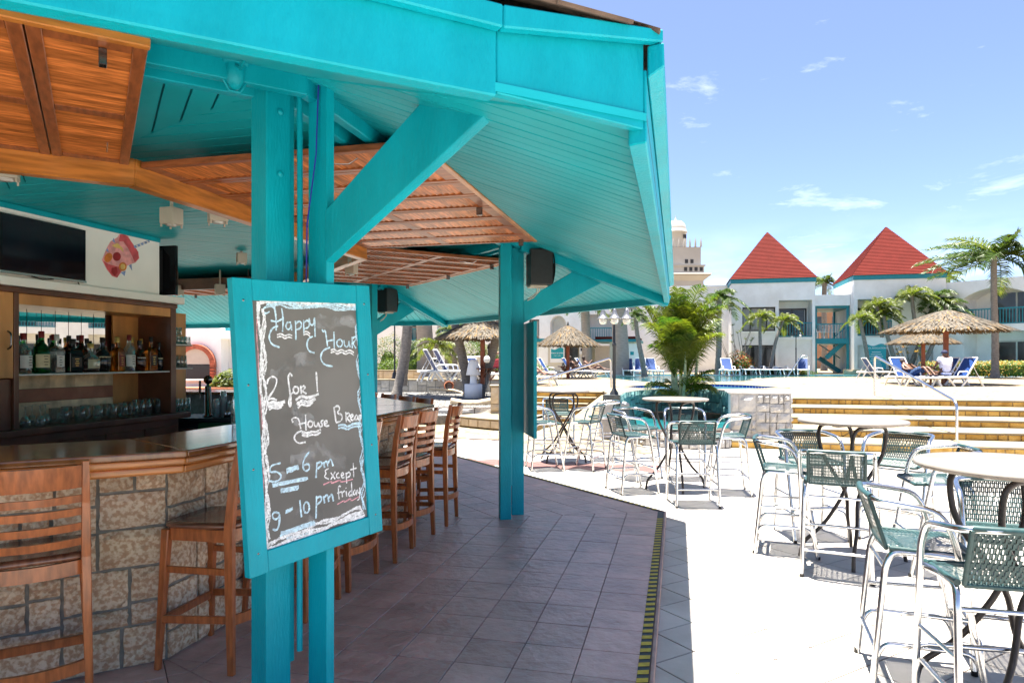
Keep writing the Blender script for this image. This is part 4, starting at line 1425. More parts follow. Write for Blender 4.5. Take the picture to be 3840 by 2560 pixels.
# ---------------------------------------------------------------- bottles
def bottle(px, py_base, py_top, glass, liquid, capm, labm, shape, label, dx=0.0, wpx=50):
    wx = BX - .10 - dx
    b = onx(px, 1395, wx)
    Yc = w2c(b.x, b.y)[1]
    h = (py_base - py_top) / FOC * Yc
    r = wpx / FOC * Yc / 2
    o = empty('bottle', (wx, b.y, SHZ + .001), random.uniform(-.2, .2), label, 'bottle', 'bottles on the back bar shelf')
    if shape == 'round':
        prof = [(0, 0), (r * .95, 0), (r, .012), (r, h * .55), (r * .85, h * .63), (r * .42, h * .72), (r * .34, h * .80), (r * .34, h * .9)]
        sides = 16
    elif shape == 'square':
        prof = [(0, 0), (r * 1.15, 0), (r * 1.18, .01), (r * 1.18, h * .56), (r * 1.0, h * .64), (r * .40, h * .70), (r * .34, h * .78), (r * .34, h * .88)]
        sides = 4
    elif shape == 'squat':
        prof = [(0, 0), (r * .8, 0), (r * 1.05, h * .12), (r * 1.1, h * .36), (r * .9, h * .54), (r * .35, h * .64), (r * .3, h * .74), (r * .3, h * .86)]
        sides = 16
    m = MB()
    if sides == 4:
        V = []
        for (q, z) in prof:
            for k in range(4):
                a = R(45 + 90 * k); V.append((q * math.cos(a), q * math.sin(a), z))
        n = len(prof)
        m.add(V, [(i * 4 + k, i * 4 + (k + 1) % 4, (i + 1) * 4 + (k + 1) % 4, (i + 1) * 4 + k) for i in range(n - 1) for k in range(4)])
        bo = m.build('glass_body', glass, o, bev=.004)
    else:
        m.lathe(prof, sides); bo = m.build('glass_body', glass, o)
    m = MB(); m.lathe([(r * .34 + .0015, h * .84), (r * .34 + .002, h * .99), (r * .3, h), (0, h)], 12); m.build('cap', capm, o)
    if labm:
        m = MB()
        rr = (r * .86 if sides == 4 else r) + .0012
        if sides == 4:
            m.box(rr * .968, rr * .985 + .001, -rr * .72, rr * .72, h * .16, h * .46)
        else:
            m.lathe([(rr, h * .14), (rr, h * .45)], 10, a0=-70, a1=70)
        lo = m.build('label', labm, o)
        m = MB()
        for q in range(4):
            zz = h * (.20 + .065 * q); wv = rr * (.5 if q % 2 else .35)
            m.box(rr + .0006, rr + .0016, -wv * .6, wv * .6, zz, zz + h * .018)
        m.build('print', 'print_dark' if labm in ('label_cream', 'label_white') else 'gold', lo)
    if liquid:
        m = MB()
        k = .92
        lv = random.uniform(.35, .55)
        m.lathe([(0, .004), (prof[2][0] * (k if sides != 4 else .66), .004), (prof[3][0] * (k if sides != 4 else .66), h * lv), (0, h * lv)], 14); m.build('liquor', liquid, o)
    return o
BT = [
 (87, 1395, 1243, 'glass_clear', 'glass_amber', 'cap_red', 'label_white', 'round', 'clear whisky bottle with white label next to the cabinet upright', 0, 56),
 (155, 1395, 1237, 'glass_green', None, 'cap_red', 'label_cream', 'round', 'tall green whiskey bottle with cream label', 0, 54),
 (213, 1393, 1248, 'glass_clear', 'glass_brown', 'label_white', 'label_white', 'square', 'square bottle with white label and white capsule beside the green bottles', 0, 46),
 (272, 1392, 1265, 'glass_dark', None, 'label_black', 'label_black', 'square', 'square black-labelled whiskey bottle with black cap', 0, 60),
 (340, 1392, 1284, 'glass_clear', 'glass_brown', 'gold', 'label_cream', 'squat', 'squat crystal-cut bottle with an oval cream label', 0, 60),
 (385, 1390, 1261, 'glass_dark', None, 'label_black', 'label_cream', 'squat', 'round-bodied dark bottle with an oval gold label', 0, 52),
 (440, 1390, 1260, 'glass_amber', None, 'gold', 'label_maroon', 'square', 'square amber scotch bottle with slanted maroon label', 0, 46),
 (484, 1388, 1251, 'glass_clear', 'glass_brown', 'cap_red', 'label_white', 'round', 'clear bottle with red cap and tall white label', 0, 42),
 (523, 1388, 1273, 'glass_brown', None, 'print_dark', 'label_white', 'squat', 'small dark rum bottle with busy white label', 0, 42),
 (566, 1386, 1258, 'glass_amber', None, 'label_black', 'label_black', 'square', 'square amber scotch bottle with slanted black label', 0, 40),
 (597, 1385, 1278, 'glass_dark', None, 'label_black', 'label_cream', 'squat', 'round black bottle at the end of the shelf', 0, 26),
 (72, 1392, 1250, 'glass_green', None, 'label_black', None, 'round', 'plain green bottle half hidden behind the clear bottle by the upright', .13, 40),
 (143, 1390, 1245, 'glass_green', None, 'label_black', None, 'round', 'plain green bottle in the back row behind the tall green one', .13, 44),
 (200, 1390, 1246, 'glass_green', None, 'cap_red', None, 'round', 'green bottle with red cap behind the white capsule bottle', .13, 46),
 (258, 1388, 1250, 'glass_brown', None, 'print_dark', None, 'round', 'brown bottle in the back row left of the black-labelled one', .13, 42),
 (305, 1388, 1249, 'glass_brown', None, 'cap_red', None, 'round', 'brown bottle in the back row right of the black-labelled one', .13, 46),
 (325, 1388, 1262, 'glass_clear', None, 'label_black', None, 'round', 'clear bottle in the back row behind the crystal-cut one', .14, 40),
 (393, 1386, 1274, 'glass_clear', None, 'cap_red', None, 'round', 'clear bottle with red cap behind the round-bodied dark one', .14, 44),
 (425, 1386, 1282, 'glass_clear', None, 'print_dark', None, 'round', 'clear bottle peeking out left of the slanted maroon label', .14, 36),
 (495, 1386, 1260, 'glass_clear', None, 'gold', None, 'round', 'clear bottle with cork behind the tall white label', .14, 36),
 (529, 1385, 1264, 'glass_clear', None, 'gold', None, 'round', 'clear bottle with cork behind the small rum bottle', .14, 34),
]
for b in BT:
    bottle(*b)

# ---------------------------------------------------------------- glasses
def glass_mesh(r0, r1, h, handle=False, stem=False):
    m = MB()
    t = .0025
    if stem:
        m.lathe([(0, 0), (r0, 0), (r0, .003), (.006, .008), (.005, h * .45), (r1 * .6, h * .52), (r1, h * .72), (r1 * .92, h), (r1 * .92 - t, h), (r1 - t, h * .72), (r1 * .55, h * .54), (0, h * .5)], 14)
    else:
        m.lathe([(0, 0), (r0, 0), (r1, h), (r1 - t, h), (r0 - t, .012), (0, .012)], 14)
    if handle:
        m.tube(fillet([(r1 - .002, 0, h * .85), (r1 + .032, 0, h * .8), (r1 + .032, 0, h * .25), (r1 - .004, 0, h * .2)], .025), .006, 7)
    return m.mesh('drinking_glass', 'glass')
G_MUG = glass_mesh(.042, .044, .13, True)
G_TUM = glass_mesh(.030, .038, .13)
G_TALL = glass_mesh(.027, .036, .155)
G_WINE = glass_mesh(.034, .04, .17, stem=True)
G_SHORT = glass_mesh(.033, .038, .085)
def put_glass(me, loc, lab, grp, flip=False):
    o = bpy.data.objects.new('drinking_glass', me); COL.objects.link(o)
    o.location = loc
    o.rotation_euler = (R(180) if flip else 0, 0, random.uniform(-.5, .5) + R(60))
    if flip:
        o.location.z += {G_MUG: .13, G_TUM: .13, G_TALL: .155, G_WINE: .17, G_SHORT: .085}[me]
    return tag(o, lab, 'glass', grp)
for px, dx, me, fl in ((95, .05, G_WINE, True), (120, .16, G_WINE, True), (150, .04, G_WINE, True), (170, .15, G_WINE, True)):
    q = onx(px, 1600, BX - dx - .03)
    put_glass(me, (q.x, q.y, CB + .001), 'stemmed glass upside down at the upright end of the lower shelf', 'stemmed glasses on the lower shelf', fl)
for px, dx, me in ((240, .05, G_TUM), (205, .13, G_MUG), (250, .2, G_MUG), (300, .1, G_MUG), (320, .2, G_MUG), (365, .05, G_MUG), (395, .16, G_MUG), (420, .07, G_MUG), (460, .08, G_MUG), (480, .2, G_MUG)):
    q = onx(px, 1590, BX - dx - .03)
    put_glass(me, (q.x, q.y, CB + .001), 'clear glass beer mug in the row on the lower back bar shelf', 'beer mugs on the lower shelf', False)
for px, dx in ((505, .06), (530, .06), (556, .06), (520, .18), (545, .18), (570, .18), (590, .1), (612, .12)):
    q = onx(px, 1580, BX - dx - .03)
    put_glass(G_TALL, (q.x, q.y, CB + .001), 'tall upturned glass next to the beer mugs on the lower shelf', 'tall glasses on the lower shelf', True)
for z, zs, me, fl, lab, grp, row in ((1.791, 0, G_SHORT, True, 'short upturned glass on the top side shelf', 'glasses on the top side shelf', 5), (1.546, 0, G_TUM, True, 'tall upturned glass on the middle side shelf', 'glasses on the middle side shelf', 4), (CB + .001, 0, G_TUM, True, 'tall upturned glass on the lowest side shelf under the other side shelves', 'glasses on the lowest side shelf', 9)):
    for i in range(row):
        yy = yE0 + .06 + (i % 5) * .078
        xx = BX - .10 - (.10 if i >= 5 else 0) - (i % 5) * .018
        put_glass(me, (xx, yy, z), lab, grp, fl)
for i in range(2):
    put_glass(G_SHORT, (BX - .10, yE0 + .08 + i * .07, 1.791 + .088), 'short glass balanced on the upturned glasses of the top side shelf', 'stacked glasses on the top side shelf', False)

# ---------------------------------------------------------------- service counter with beer tap and cups
sc_p = dp(800, 1400, 7.6)
def sv(px, Y, z):
    x, y = c2w((px - 1920) / FOC * Y, Y)
    return (x, y, z)
svc = empty('service_counter', sv(800, 7.7, PLAT), YAW, 'black topped service counter with green side behind the bar', 'counter')
MB().box(-.36, .50, -.30, .30, .87, .915).build('top', 'black_plastic', svc, bev=.006)
MB().box(-.05, .45, -.26, .26, 0, .869).build('side_panel', 'green_panel', svc)
MB().box(-.33, -.055, -.24, .26, 0, .869).build('cooler', 'black_plastic', svc)
MB().box(-.32, -.06, -.245, -.2405, .5, .8).build('door', 'steel', svc)
tp = empty('beer_tap', sv(780, 7.62, PLAT + .916), YAW, 'chrome beer tap column with round badge and black handle', 'beer tap')
MB().lathe([(0, 0), (.055, 0), (.055, .012), (.034, .02), (.034, .33), (.03, .34), (.015, .345), (.013, .37), (0, .37)], 18).build('column', 'chrome_dark', tp)
m = MB(); m.lathe([(0, -.012), (.045, -.012), (.05, 0), (.045, .012), (0, .012)], 18); bo = m.build('badge', 'chrome_dark', tp); bo.location = (0, 0, .41); bo.rotation_euler = (R(90), 0, 0)
m = MB(); m.tube([(-.03, 0, .26), (-.09, 0, .26)], .012, 8); m.tube([(-.09, 0, .27), (-.09, 0, .20)], .009, 8); m.build('spout', 'chrome_dark', tp)
m = MB(); m.tube([(-.09, 0, .27), (-.09, 0, .40)], .013, 8); m.build('handle', 'black_plastic', tp)
cupm = MB(); cupm.lathe([(0, 0), (.028, 0), (.042, .11), (.040, .11), (.026, .004), (0, .004)], 12)
cup_me = cupm.mesh('plastic_cup', 'cup')
for px, Y, n, up in ((812, 7.55, 5, 1), (838, 7.6, 9, 1), (855, 7.7, 3, 1), (870, 7.6, 4, 1), (885, 7.7, 5, 1), (822, 7.75, 4, 1)):
    o = empty('cup_stack', sv(px, Y, PLAT + .916), 0, {812: 'short stack of plastic cups next to the beer tap', 838: 'tallest stack of plastic cups', 855: 'shortest stack of plastic cups beside the tallest one', 870: 'stack of plastic cups half behind the chalkboard frame', 885: 'stack of plastic cups touching the chalkboard edge', 822: 'stack of plastic cups behind the short one'}[px] + ' on the service counter', 'cups', 'stacks of plastic cups')
    for i in range(n):
        inst('cup', cup_me, o, (0, 0, .11 + i * .022 if True else 0), (R(180), 0, 0))
for px in (846, 858):
    s = MB(); s.lathe([(0, 0), (.018, 0), (.02, .05), (.012, .065), (0, .068)], 10); s_o = s.build('shaker', 'steel'); s_o.location = sv(px, 7.5, PLAT + .916)
    tag(s_o, 'small steel salt shaker in front of the plastic cups', 'shaker', 'shakers on the service counter')
jar = empty('glass_bottle', (-2.82, 3.95, CT + .001), label='tall clear glass bottle standing on the counter against the chalkboard edge', cat='bottle')
# ================================================================ chalkboards
r_v = Vector((0.537 * CS - 0.842 * SN, 0.537 * SN + 0.842 * CS, 0.046)).normalized()
up0 = Vector((-.0364 * CS, -.0364 * SN, .999)).normalized()
n_v = r_v.cross(up0).normalized()          # points out of the face
if n_v.dot(Vector((0, -1, 0))) < 0: n_v = -n_v
up_v = n_v.cross(r_v).normalized()
if up_v.z < 0: up_v = -up_v
BS = .982
tl_ = dp(884, 1040, 2.54 * BS); br_ = dp(1430, 1990, 3.14 * BS); tr_ = dp(1393, 1072, 3.14 * BS); bl_ = dp(925, 2175, 2.54 * BS)
bc = (tl_ + br_ + tr_ + bl_) / 4
BW = ((tr_ - tl_).length + (br_ - bl_).length) / 2; BH = ((tl_ - bl_).length + (tr_ - br_).length) / 2
Mb = Matrix((r_v, up_v, n_v)).transposed().to_4x4()
Mb.translation = bc
def make_board(name, M, lab):
    o = empty(name, (0, 0, 0), label=lab, cat='chalkboard')
    o.matrix_world = M
    fw = .082
    x, y = BW / 2, BH / 2
    MB().box(-x, -x + fw, -y, y, -.034, 0).build('frame_stile', 'teal_paint', o, bev=.003)
    MB().box(x - fw, x, -y, y, -.034, 0).build('frame_stile', 'teal_paint', o, bev=.003)
    MB().box(-x + fw + .0005, x - fw - .0005, y - fw, y - .0015, -.034, -.0008).build('frame_rail', 'teal_paint', o, bev=.003)
    MB().box(-x + fw + .0005, x - fw - .0005, -y + .0015, -y + fw, -.034, -.0008).build('frame_rail', 'teal_paint', o, bev=.003)
    MB().box(-x + fw - .004, x - fw + .004, -y + fw - .004, y - fw + .004, -.03, -.012).build('slate', 'chalkboard', o)
    MB().box(-x + fw - .004, x - fw + .004, -y + fw - .004, y - fw + .004, -.033, -.0301).build('backing', 'teal_paint', o)
    sm = MB()
    for sx in (-1, 1):
        for yy in (-.9, -.3, .3, .9):
            sm.lathe([(0, .0016), (.004, .0012), (.005, 0)], 8, c=(sx * (x - fw / 2), yy * (y - .03), 0))
    sm.build('screws', 'chrome_dark', o, kind='stuff')
    return o
cbd = make_board('chalkboard', Mb, 'teal framed chalkboard advertising happy hour, hung on the near column')
# second board on the far column, seen edge-on
a1 = R(22.5)
u1 = Vector((math.cos(a1), math.sin(a1), 0)); t1 = Vector((-u1.y, u1.x, 0))
M2 = Matrix((t1, Vector((0, 0, 1)), u1)).transposed().to_4x4()
M2.translation = Vector((*colv[1], 0)) + u1 * .19 + Vector((0, 0, 1.44))
make_board('chalkboard', M2, 'teal framed chalkboard seen edge-on, on the column with the loudspeaker')

# chalk writing, drawn as strokes on the slate
def bpt(cx, cyy):
    px, py = 880 + cx / 1.265, 1000 + cyy / 1.2645
    k = (px - 1920) / FOC; q = (1348 - py) / FOC
    d = Vector((k * CS - SN, k * SN + CS, q))
    o_ = Vector((0, 0, EYE))
    pl_o = bc - n_v * .012
    t = (pl_o - o_).dot(n_v) / d.dot(n_v)
    P = o_ + d * t - bc
    return (P.dot(r_v), P.dot(up_v))
def smooth_path(pts, it=2):
    for _ in range(it):
        out = [pts[0]]
        for i in range(len(pts) - 1):
            p, q = pts[i], pts[i + 1]
            out += [(p[0] * .75 + q[0] * .25, p[1] * .75 + q[1] * .25), (p[0] * .25 + q[0] * .75, p[1] * .25 + q[1] * .75)]
        out.append(pts[-1]); pts = out
    return pts
lay = [0]
def stroke(m, pts, w=.0065, jit=.0, sm=2, wob=0.32):
    w *= 1.15
    P = [bpt(*p) for p in pts]
    if sm: P = smooth_path(P, sm)
    lay[0] += 1
    z = -.0112 + (lay[0] % 7) * .00006
    L, Rr = [], []
    for i, p in enumerate(P):
        a = P[max(0, i - 1)]; b = P[min(len(P) - 1, i + 1)]
        dx, dy = b[0] - a[0], b[1] - a[1]; l = math.hypot(dx, dy) or 1
        ww = w / 2 * (1 + random.uniform(-wob, wob))
        jx, jy = random.uniform(-jit, jit), random.uniform(-jit, jit)
        L.append((p[0] - dy / l * ww + jx, p[1] + dx / l * ww + jy, z)); Rr.append((p[0] + dy / l * ww + jx, p[1] - dx / l * ww + jy, z))
    n = len(P)
    m.add(L + Rr, [(i, n + i, n + i + 1, i + 1) for i in range(n - 1)])
def circ(cx, cyy, rx, ry, n=10, a0=0):
    return [(cx + rx * math.cos(a0 + 2 * math.pi * i / n), cyy + ry * math.sin(a0 + 2 * math.pi * i / n)) for i in range(n + 1)]
WH, BL, PK, SM = MB(), MB(), MB(), MB()
hap = [[(165, 212), (148, 224), (132, 212), (136, 195), (160, 188), (182, 190), (190, 200)], [(188, 188), (196, 240), (196, 303)], [(170, 255), (200, 262), (226, 246)], [(222, 196), (230, 250), (226, 308)],
       [(206, 280), (176, 290), (160, 330), (172, 368), (212, 382)], [(266, 264), (248, 262), (240, 284), (252, 300), (266, 288), (266, 262), (270, 302)],
       [(288, 256), (290, 346)], [(290, 270), (304, 256), (318, 268), (312, 292), (292, 298)], [(326, 252), (328, 322)], [(328, 266), (342, 252), (356, 264), (350, 288), (330, 294)],
       [(352, 244), (358, 276), (374, 276), (378, 240)], [(378, 242), (381, 332)], [(370, 330), (348, 340), (340, 372), (352, 402), (378, 408)],
       [(414, 296), (420, 312), (428, 296), (434, 330), (440, 378)], [(470, 308), (472, 392)], [(440, 352), (472, 346)], [(452, 382), (418, 395), (404, 430), (422, 465), (464, 472)],
       circ(497, 362, 14, 18), [(518, 348), (520, 374), (530, 382), (541, 372), (541, 346), (547, 382)], [(556, 332), (557, 386)], [(556, 342), (572, 328), (576, 346), (558, 362), (575, 386)]]
for s in hap: stroke(BL, s, .0062)
for dy in (0, 12):
    stroke(WH, [(200, 322 + dy), (222, 316 + dy), (236, 330 + dy), (254, 320 + dy), (272, 326 + dy)], .005)
    stroke(WH, [(325, 312 + dy), (340, 304 + dy), (357, 318 + dy)], .005)
    stroke(WH, [(455, 396 + dy), (470, 388 + dy), (486, 404 + dy), (505, 390 + dy), (525, 404 + dy), (545, 392 + dy), (565, 408 + dy)], .006)
two = [[(153, 556), (158, 530), (182, 518), (202, 532), (192, 572), (168, 610), (152, 630), (178, 622), (200, 632)],
       [(272, 520), (262, 500), (252, 522), (258, 570), (267, 630), (264, 668), (254, 645), (262, 610), (276, 594)], circ(290, 584, 13, 17), [(312, 562), (316, 602)], [(312, 576), (326, 562), (336, 572), (318, 588), (340, 602)], [(386, 498), (392, 592)]]
for s in two: stroke(WH, s, .0065)
for dy, w in ((0, .010), (14, .008), (26, .006)):
    stroke(WH, [(152 + dy * .4, 652 + dy), (178, 640 + dy), (205, 648 + dy), (238 - dy * .6, 638 + dy)], w)
for dy, w in ((0, .010), (22, .012), (38, .008)):
    stroke(WH, [(288 + dy * .3, 632 + dy), (318, 610 + dy), (345, 624 + dy), (398 - dy * .7, 602 + dy)], w)
hou = [[(276, 738), (268, 722), (286, 712), (304, 720), (312, 768)], [(335, 700), (338, 776)], [(302, 746), (340, 738)], [(318, 776), (288, 790), (280, 815), (300, 838), (336, 830)], circ(358, 745, 12, 15),
       [(375, 732), (378, 755), (390, 758), (396, 732), (402, 760)], [(420, 726), (406, 734), (416, 746), (412, 758), (402, 758)], [(426, 745), (440, 738), (433, 725), (422, 738), (428, 756), (448, 752)],
       [(470, 664), (480, 738)], [(470, 668), (490, 655), (500, 675), (482, 692), (512, 702), (506, 732), (480, 738)], [(526, 688), (529, 736)], [(526, 700), (541, 690), (546, 705), (530, 716), (549, 736)],
       [(550, 715), (562, 708), (556, 695), (546, 712), (556, 730), (567, 722)], [(578, 700), (567, 715), (575, 730), (583, 716), (583, 700), (587, 728)], [(592, 700), (594, 728)], [(593, 710), (600, 698), (605, 726)], [(607, 645), (609, 726)]]
for s in hou: stroke(WH, s, .0062)
for dy, w in ((0, .009), (14, .007)):
    stroke(WH, [(318, 782 + dy), (345, 790 + dy), (365, 780 + dy), (386, 784 + dy), (408, 770 + dy)], w)
    stroke(BL, [(490, 752 + dy), (515, 746 + dy), (535, 760 + dy), (560, 742 + dy), (600, 742 + dy)], w)
fiv = [[(217, 930), (170, 940), (164, 976), (196, 968), (222, 986), (214, 1010), (186, 1020), (160, 1012)], [(354, 876), (330, 905), (320, 945), (334, 972), (356, 956), (350, 930), (324, 942)],
       [(390, 925), (385, 1000)], [(390, 934), (408, 920), (416, 938), (392, 957)], [(420, 925), (426, 952)], [(422, 936), (435, 914), (442, 947)], [(441, 932), (455, 905), (466, 944)],
       [(212, 1168), (186, 1160), (175, 1180), (190, 1200), (210, 1186), (213, 1165), (211, 1220), (200, 1250), (178, 1242)], [(308, 1105), (316, 1186)], circ(340, 1140, 14, 27), [(388, 1085), (385, 1192)], [(388, 1097), (408, 1084), (413, 1108), (390, 1126)],
       [(420, 1085), (426, 1120)], [(422, 1097), (438, 1074), (446, 1113)], [(445, 1097), (460, 1070), (468, 1111)]]
for s in fiv: stroke(BL, s, .0068)
for a, b, w in (((247, 968), (305, 948), .020), ((176, 1036), (348, 1002), .016), ((213, 1062), (306, 1046), .018), ((240, 1162), (276, 1146), .014), ((216, 1268), (380, 1212), .020), ((240, 1292), (350, 1258), .018)):
    for o_ in range(3):
        stroke(BL, [(a[0] + random.uniform(-3, 6), a[1] + (o_ - 1) * w * 330), ((a[0] + b[0]) / 2, (a[1] + b[1]) / 2 + (o_ - 1) * w * 330 + random.uniform(-2, 2)), (b[0] + random.uniform(-8, 2), b[1] + (o_ - 1) * w * 330)], w * .42, jit=.0006, wob=.35)
exc = [[(446, 955), (426, 965), (434, 980), (422, 995), (446, 1006)], [(455, 975), (476, 1006)], [(476, 970), (455, 1008)], [(493, 975), (480, 985), (485, 1002), (498, 998)], [(505, 990), (518, 985), (512, 972), (503, 986), (510, 1002), (521, 996)],
       [(528, 975), (531, 1026)], [(530, 980), (545, 970), (549, 990), (532, 999)], [(562, 930), (564, 996)], [(547, 962), (578, 953)],
       [(503, 1042), (492, 1035), (491, 1070), (495, 1102)], [(485, 1072), (506, 1066)], [(508, 1062), (511, 1092)], [(510, 1072), (521, 1060)], [(528, 1062), (531, 1088)], [(527, 1046), (528, 1050)], [(550, 1060), (538, 1075), (545, 1090), (553, 1076)], [(553, 1020), (556, 1087)],
       [(570, 1055), (560, 1070), (567, 1084), (575, 1068), (575, 1055), (578, 1082)], [(581, 1055), (585, 1072), (592, 1070), (593, 1045)], [(593, 1050), (592, 1100), (580, 1106)]]
for s in exc: stroke(WH, s, .0052)
for s in ([(420, 1032), (462, 1014), (455, 1028), (502, 1008), (500, 1022), (560, 1006)], [(485, 1126), (522, 1104), (516, 1118), (552, 1094), (549, 1112), (588, 1088)]): stroke(PK, s, .0048, sm=1)
# scribbled border
def border(p, q, amp, n, w, lines, tgt, off=0):
    for li in range(lines):
        pts = []
        for i in range(n + 1):
            s = i / n
            x = p[0] + (q[0] - p[0]) * s; y = p[1] + (q[1] - p[1]) * s
            l = math.hypot(q[0] - p[0], q[1] - p[1]); nx, ny = -(q[1] - p[1]) / l, (q[0] - p[0]) / l
            wv = math.sin(s * n * .55 + li * .9 + off) * amp + (li - lines / 2) * w * 500 + random.uniform(-3, 3)
            pts.append((x + nx * wv, y + ny * wv))
        stroke(tgt, pts, w, jit=.0007, wob=.5)
border((118, 162), (588, 172), 9, 22, .0085, 4, WH)
border((150, 180), (582, 196), 10, 24, .006, 4, BL, 1)
border((112, 165), (152, 1335), 6, 40, .0075, 2, WH)
border((132, 200), (160, 1290), 8, 70, .005, 3, WH, 2)
border((594, 175), (632, 1165), 6, 40, .006, 2, WH)
border((580, 200), (612, 1150), 10, 70, .005, 3, BL, 2)
border((156, 1338), (614, 1168), 8, 22, .0085, 4, WH)
border((150, 1318), (600, 1142), 8, 30, .006, 3, WH, 1)
border((104, 210), (150, 1340), 4, 18, .003, 1, PK)
border((604, 640), (640, 1180), 5, 14, .0035, 1, PK)
WH.build('chalk_lettering', 'chalk', cbd); BL.build('chalk_lettering', 'chalk_blue', cbd); PK.build('chalk_lettering', 'chalk_pink', cbd)
for i in range(16):
    x0_, y0_ = random.uniform(170, 480), random.uniform(240, 1200)
    stroke(SM, [(x0_, y0_), (x0_ + random.uniform(40, 90), y0_ + random.uniform(-30, 20)), (x0_ + random.uniform(60, 120), y0_ + random.uniform(-50, 40))], random.uniform(.03, .07), wob=.4)
SM.v = [(v[0], v[1], -.01165) for v in SM.v]
SM.build('chalk_smudge', 'chalk_smudge', cbd, kind='stuff')
MB().lathe([(0, 0), (.034, 0), (.036, .01), (.036, .17), (.03, .20), (.013, .235), (.012, .285), (.011, .285), (.011, .24), (.028, .2), (.033, .17), (.033, .012), (0, .01)], 16).build('glass_body', 'glass', jar)
MB().lathe([(.0125, .27), (.014, .30), (0, .302)], 10).build('stopper', 'black_plastic', jar)
# ================================================================ wooden bar stools
def curved_slat(m, x0, x1, y, z0, z1, th, bow, n=8, lean=0.0):
    V = []
    for i in range(n + 1):
        s = i / n; x = x0 + (x1 - x0) * s
        b = -bow * 4 * s * (1 - s)
        for zz in (z0, z1):
            yy = y + b - lean * (zz - z0)
            V += [(x, yy - th / 2, zz), (x, yy + th / 2, zz)]
    F = []
    for i in range(n):
        a = i * 4; b = a + 4
        F += [(a, b, b + 2, a + 2), (a + 1, a + 3, b + 3, b + 1), (a + 2, b + 2, b + 3, a + 3), (a, a + 1, b + 1, b)]
    F += [(0, 2, 3, 1), (n * 4, n * 4 + 1, n * 4 + 3, n * 4 + 2)]
    m.add(V, F)

def make_stool():
    o = empty('bar_stool', (0, 0, PLAT))
    # faces +y
    for sx in (-1, 1):
        m = MB()
        pts = [(sx * .205, -.195, 0), (sx * .195, -.182, .40), (sx * .19, -.176, .72), (sx * .188, -.198, .95), (sx * .186, -.232, 1.13)]
        ws = [(.026, .034), (.034, .042), (.036, .046), (.032, .040), (.026, .030)]
        for i in range(4):
            a, b = Vector(pts[i]), Vector(pts[i + 1])
            m2 = [(-1, -1), (1, -1), (1, 1), (-1, 1)]
            P = [(a.x + p * ws[i][0] / 2, a.y + q * ws[i][1] / 2, a.z) for p, q in m2] + [(b.x + p * ws[i + 1][0] / 2, b.y + q * ws[i + 1][1] / 2, b.z) for p, q in m2]
            m.hexa(P)
        m.build('back_post', 'wood_stool', o, bev=.003)
        m = MB(); m.bar((sx * .215, .205, 0), (sx * .185, .175, .70), .028, .028, up=(0, 1, 0), w2=.042, h2=.042)
        m.build('leg', 'wood_stool', o, bev=.004)
        m = MB()
        m.bar((sx * .203, -.19, .27), (sx * .205, .19, .25), .018, .038); m.bar((sx * .193, -.18, .50), (sx * .195, .18, .50), .018, .034)
        m.build('side_rail', 'wood_stool', o, bev=.003)
    m = MB(); m.bar((-.2, .195, .24), (.2, .195, .24), .02, .042); m.build('front_rail', 'wood_stool', o, bev=.003)
    m = MB(); curved_slat(m, -.19, .19, -.195, .24, .29, .018, .05); m.build('foot_ring', 'wood_stool', o)
    m = MB()
    m.bar((-.17, .165, .675), (.17, .165, .675), .02, .06)
    for sx in (-1, 1): m.bar((sx * .185, -.15, .675), (sx * .182, .15, .675), .02, .06)
    curved_slat(m, -.175, .175, -.165, .645, .705, .02, .04); m.build('apron', 'wood_stool', o)
    # dished seat
    m = MB()
    n = 22
    ring = []
    for i in range(n):
        a = 2 * math.pi * i / n
        ca, sa = math.cos(a), math.sin(a)
        e = 0.36
        x = .218 * math.copysign(abs(ca) ** e, ca); y = .205 * math.copysign(abs(sa) ** e, sa)
        if y < 0: x *= .93
        ring.append((x, y))
    V = [(x * .94, y * .94, .708) for x, y in ring] + [(x, y, .718) for x, y in ring] + [(x * .97, y * .97, .733) for x, y in ring] + [(x * .6, y * .6, .728) for x, y in ring] + [(0, 0, .724)]
    F = [tuple(range(n))[::-1]]
    for L_ in range(3):
        F += [(L_ * n + i, L_ * n + (i + 1) % n, (L_ + 1) * n + (i + 1) % n, (L_ + 1) * n + i) for i in range(n)]
    F += [(3 * n + i, 3 * n + (i + 1) % n, 4 * n) for i in range(n)]
    m.add(V, F, smooth=True); m.build('seat', 'wood_seat', o)
    m = MB(); curved_slat(m, -.172, .172, -.232, 1.02, 1.115, .018, .045, lean=.2); m.build('crest_slat', 'wood_stool', o)
    for z in (.80, .865, .93, .985):
        zz = z - .012
        yb = -.178 - (zz - .72) * .17
        m = MB(); curved_slat(m, -.172, .172, yb, zz - .016, zz + .016, .014, .045, lean=.15); m.build('back_slat', 'wood_stool', o)
    return o
stool = make_stool()
tag(stool, 'orange-brown wooden bar stool beside the stone corner of the counter base', 'bar stool', 'wooden bar stools')
FACE_W = R(90)       # stool facing -x
stool.location = (-2.335, 3.13, PLAT); stool.rotation_euler = (0, 0, FACE_W + R(3))
ST_ = [(-2.33, 3.83, FACE_W, 'wooden bar stool mostly hidden behind the chalkboard, second from the counter corner'),
       (-2.32, 4.38, FACE_W - R(2), 'wooden bar stool behind the chalkboard frame, third from the stone corner'),
       (-2.30, 5.04, FACE_W + R(4), 'wooden ladder-back bar stool next to the right edge of the chalkboard'),
       (-2.31, 5.53, FACE_W - R(3), 'wooden ladder-back bar stool between two others beside the counter'),
       (-2.30, 6.22, FACE_W + R(5), 'wooden ladder-back bar stool at the tip of the counter'),
       (-2.70, 2.375, R(45) + R(2), 'bar stool before the stone base, alone on the television side of the counter'),
       ]
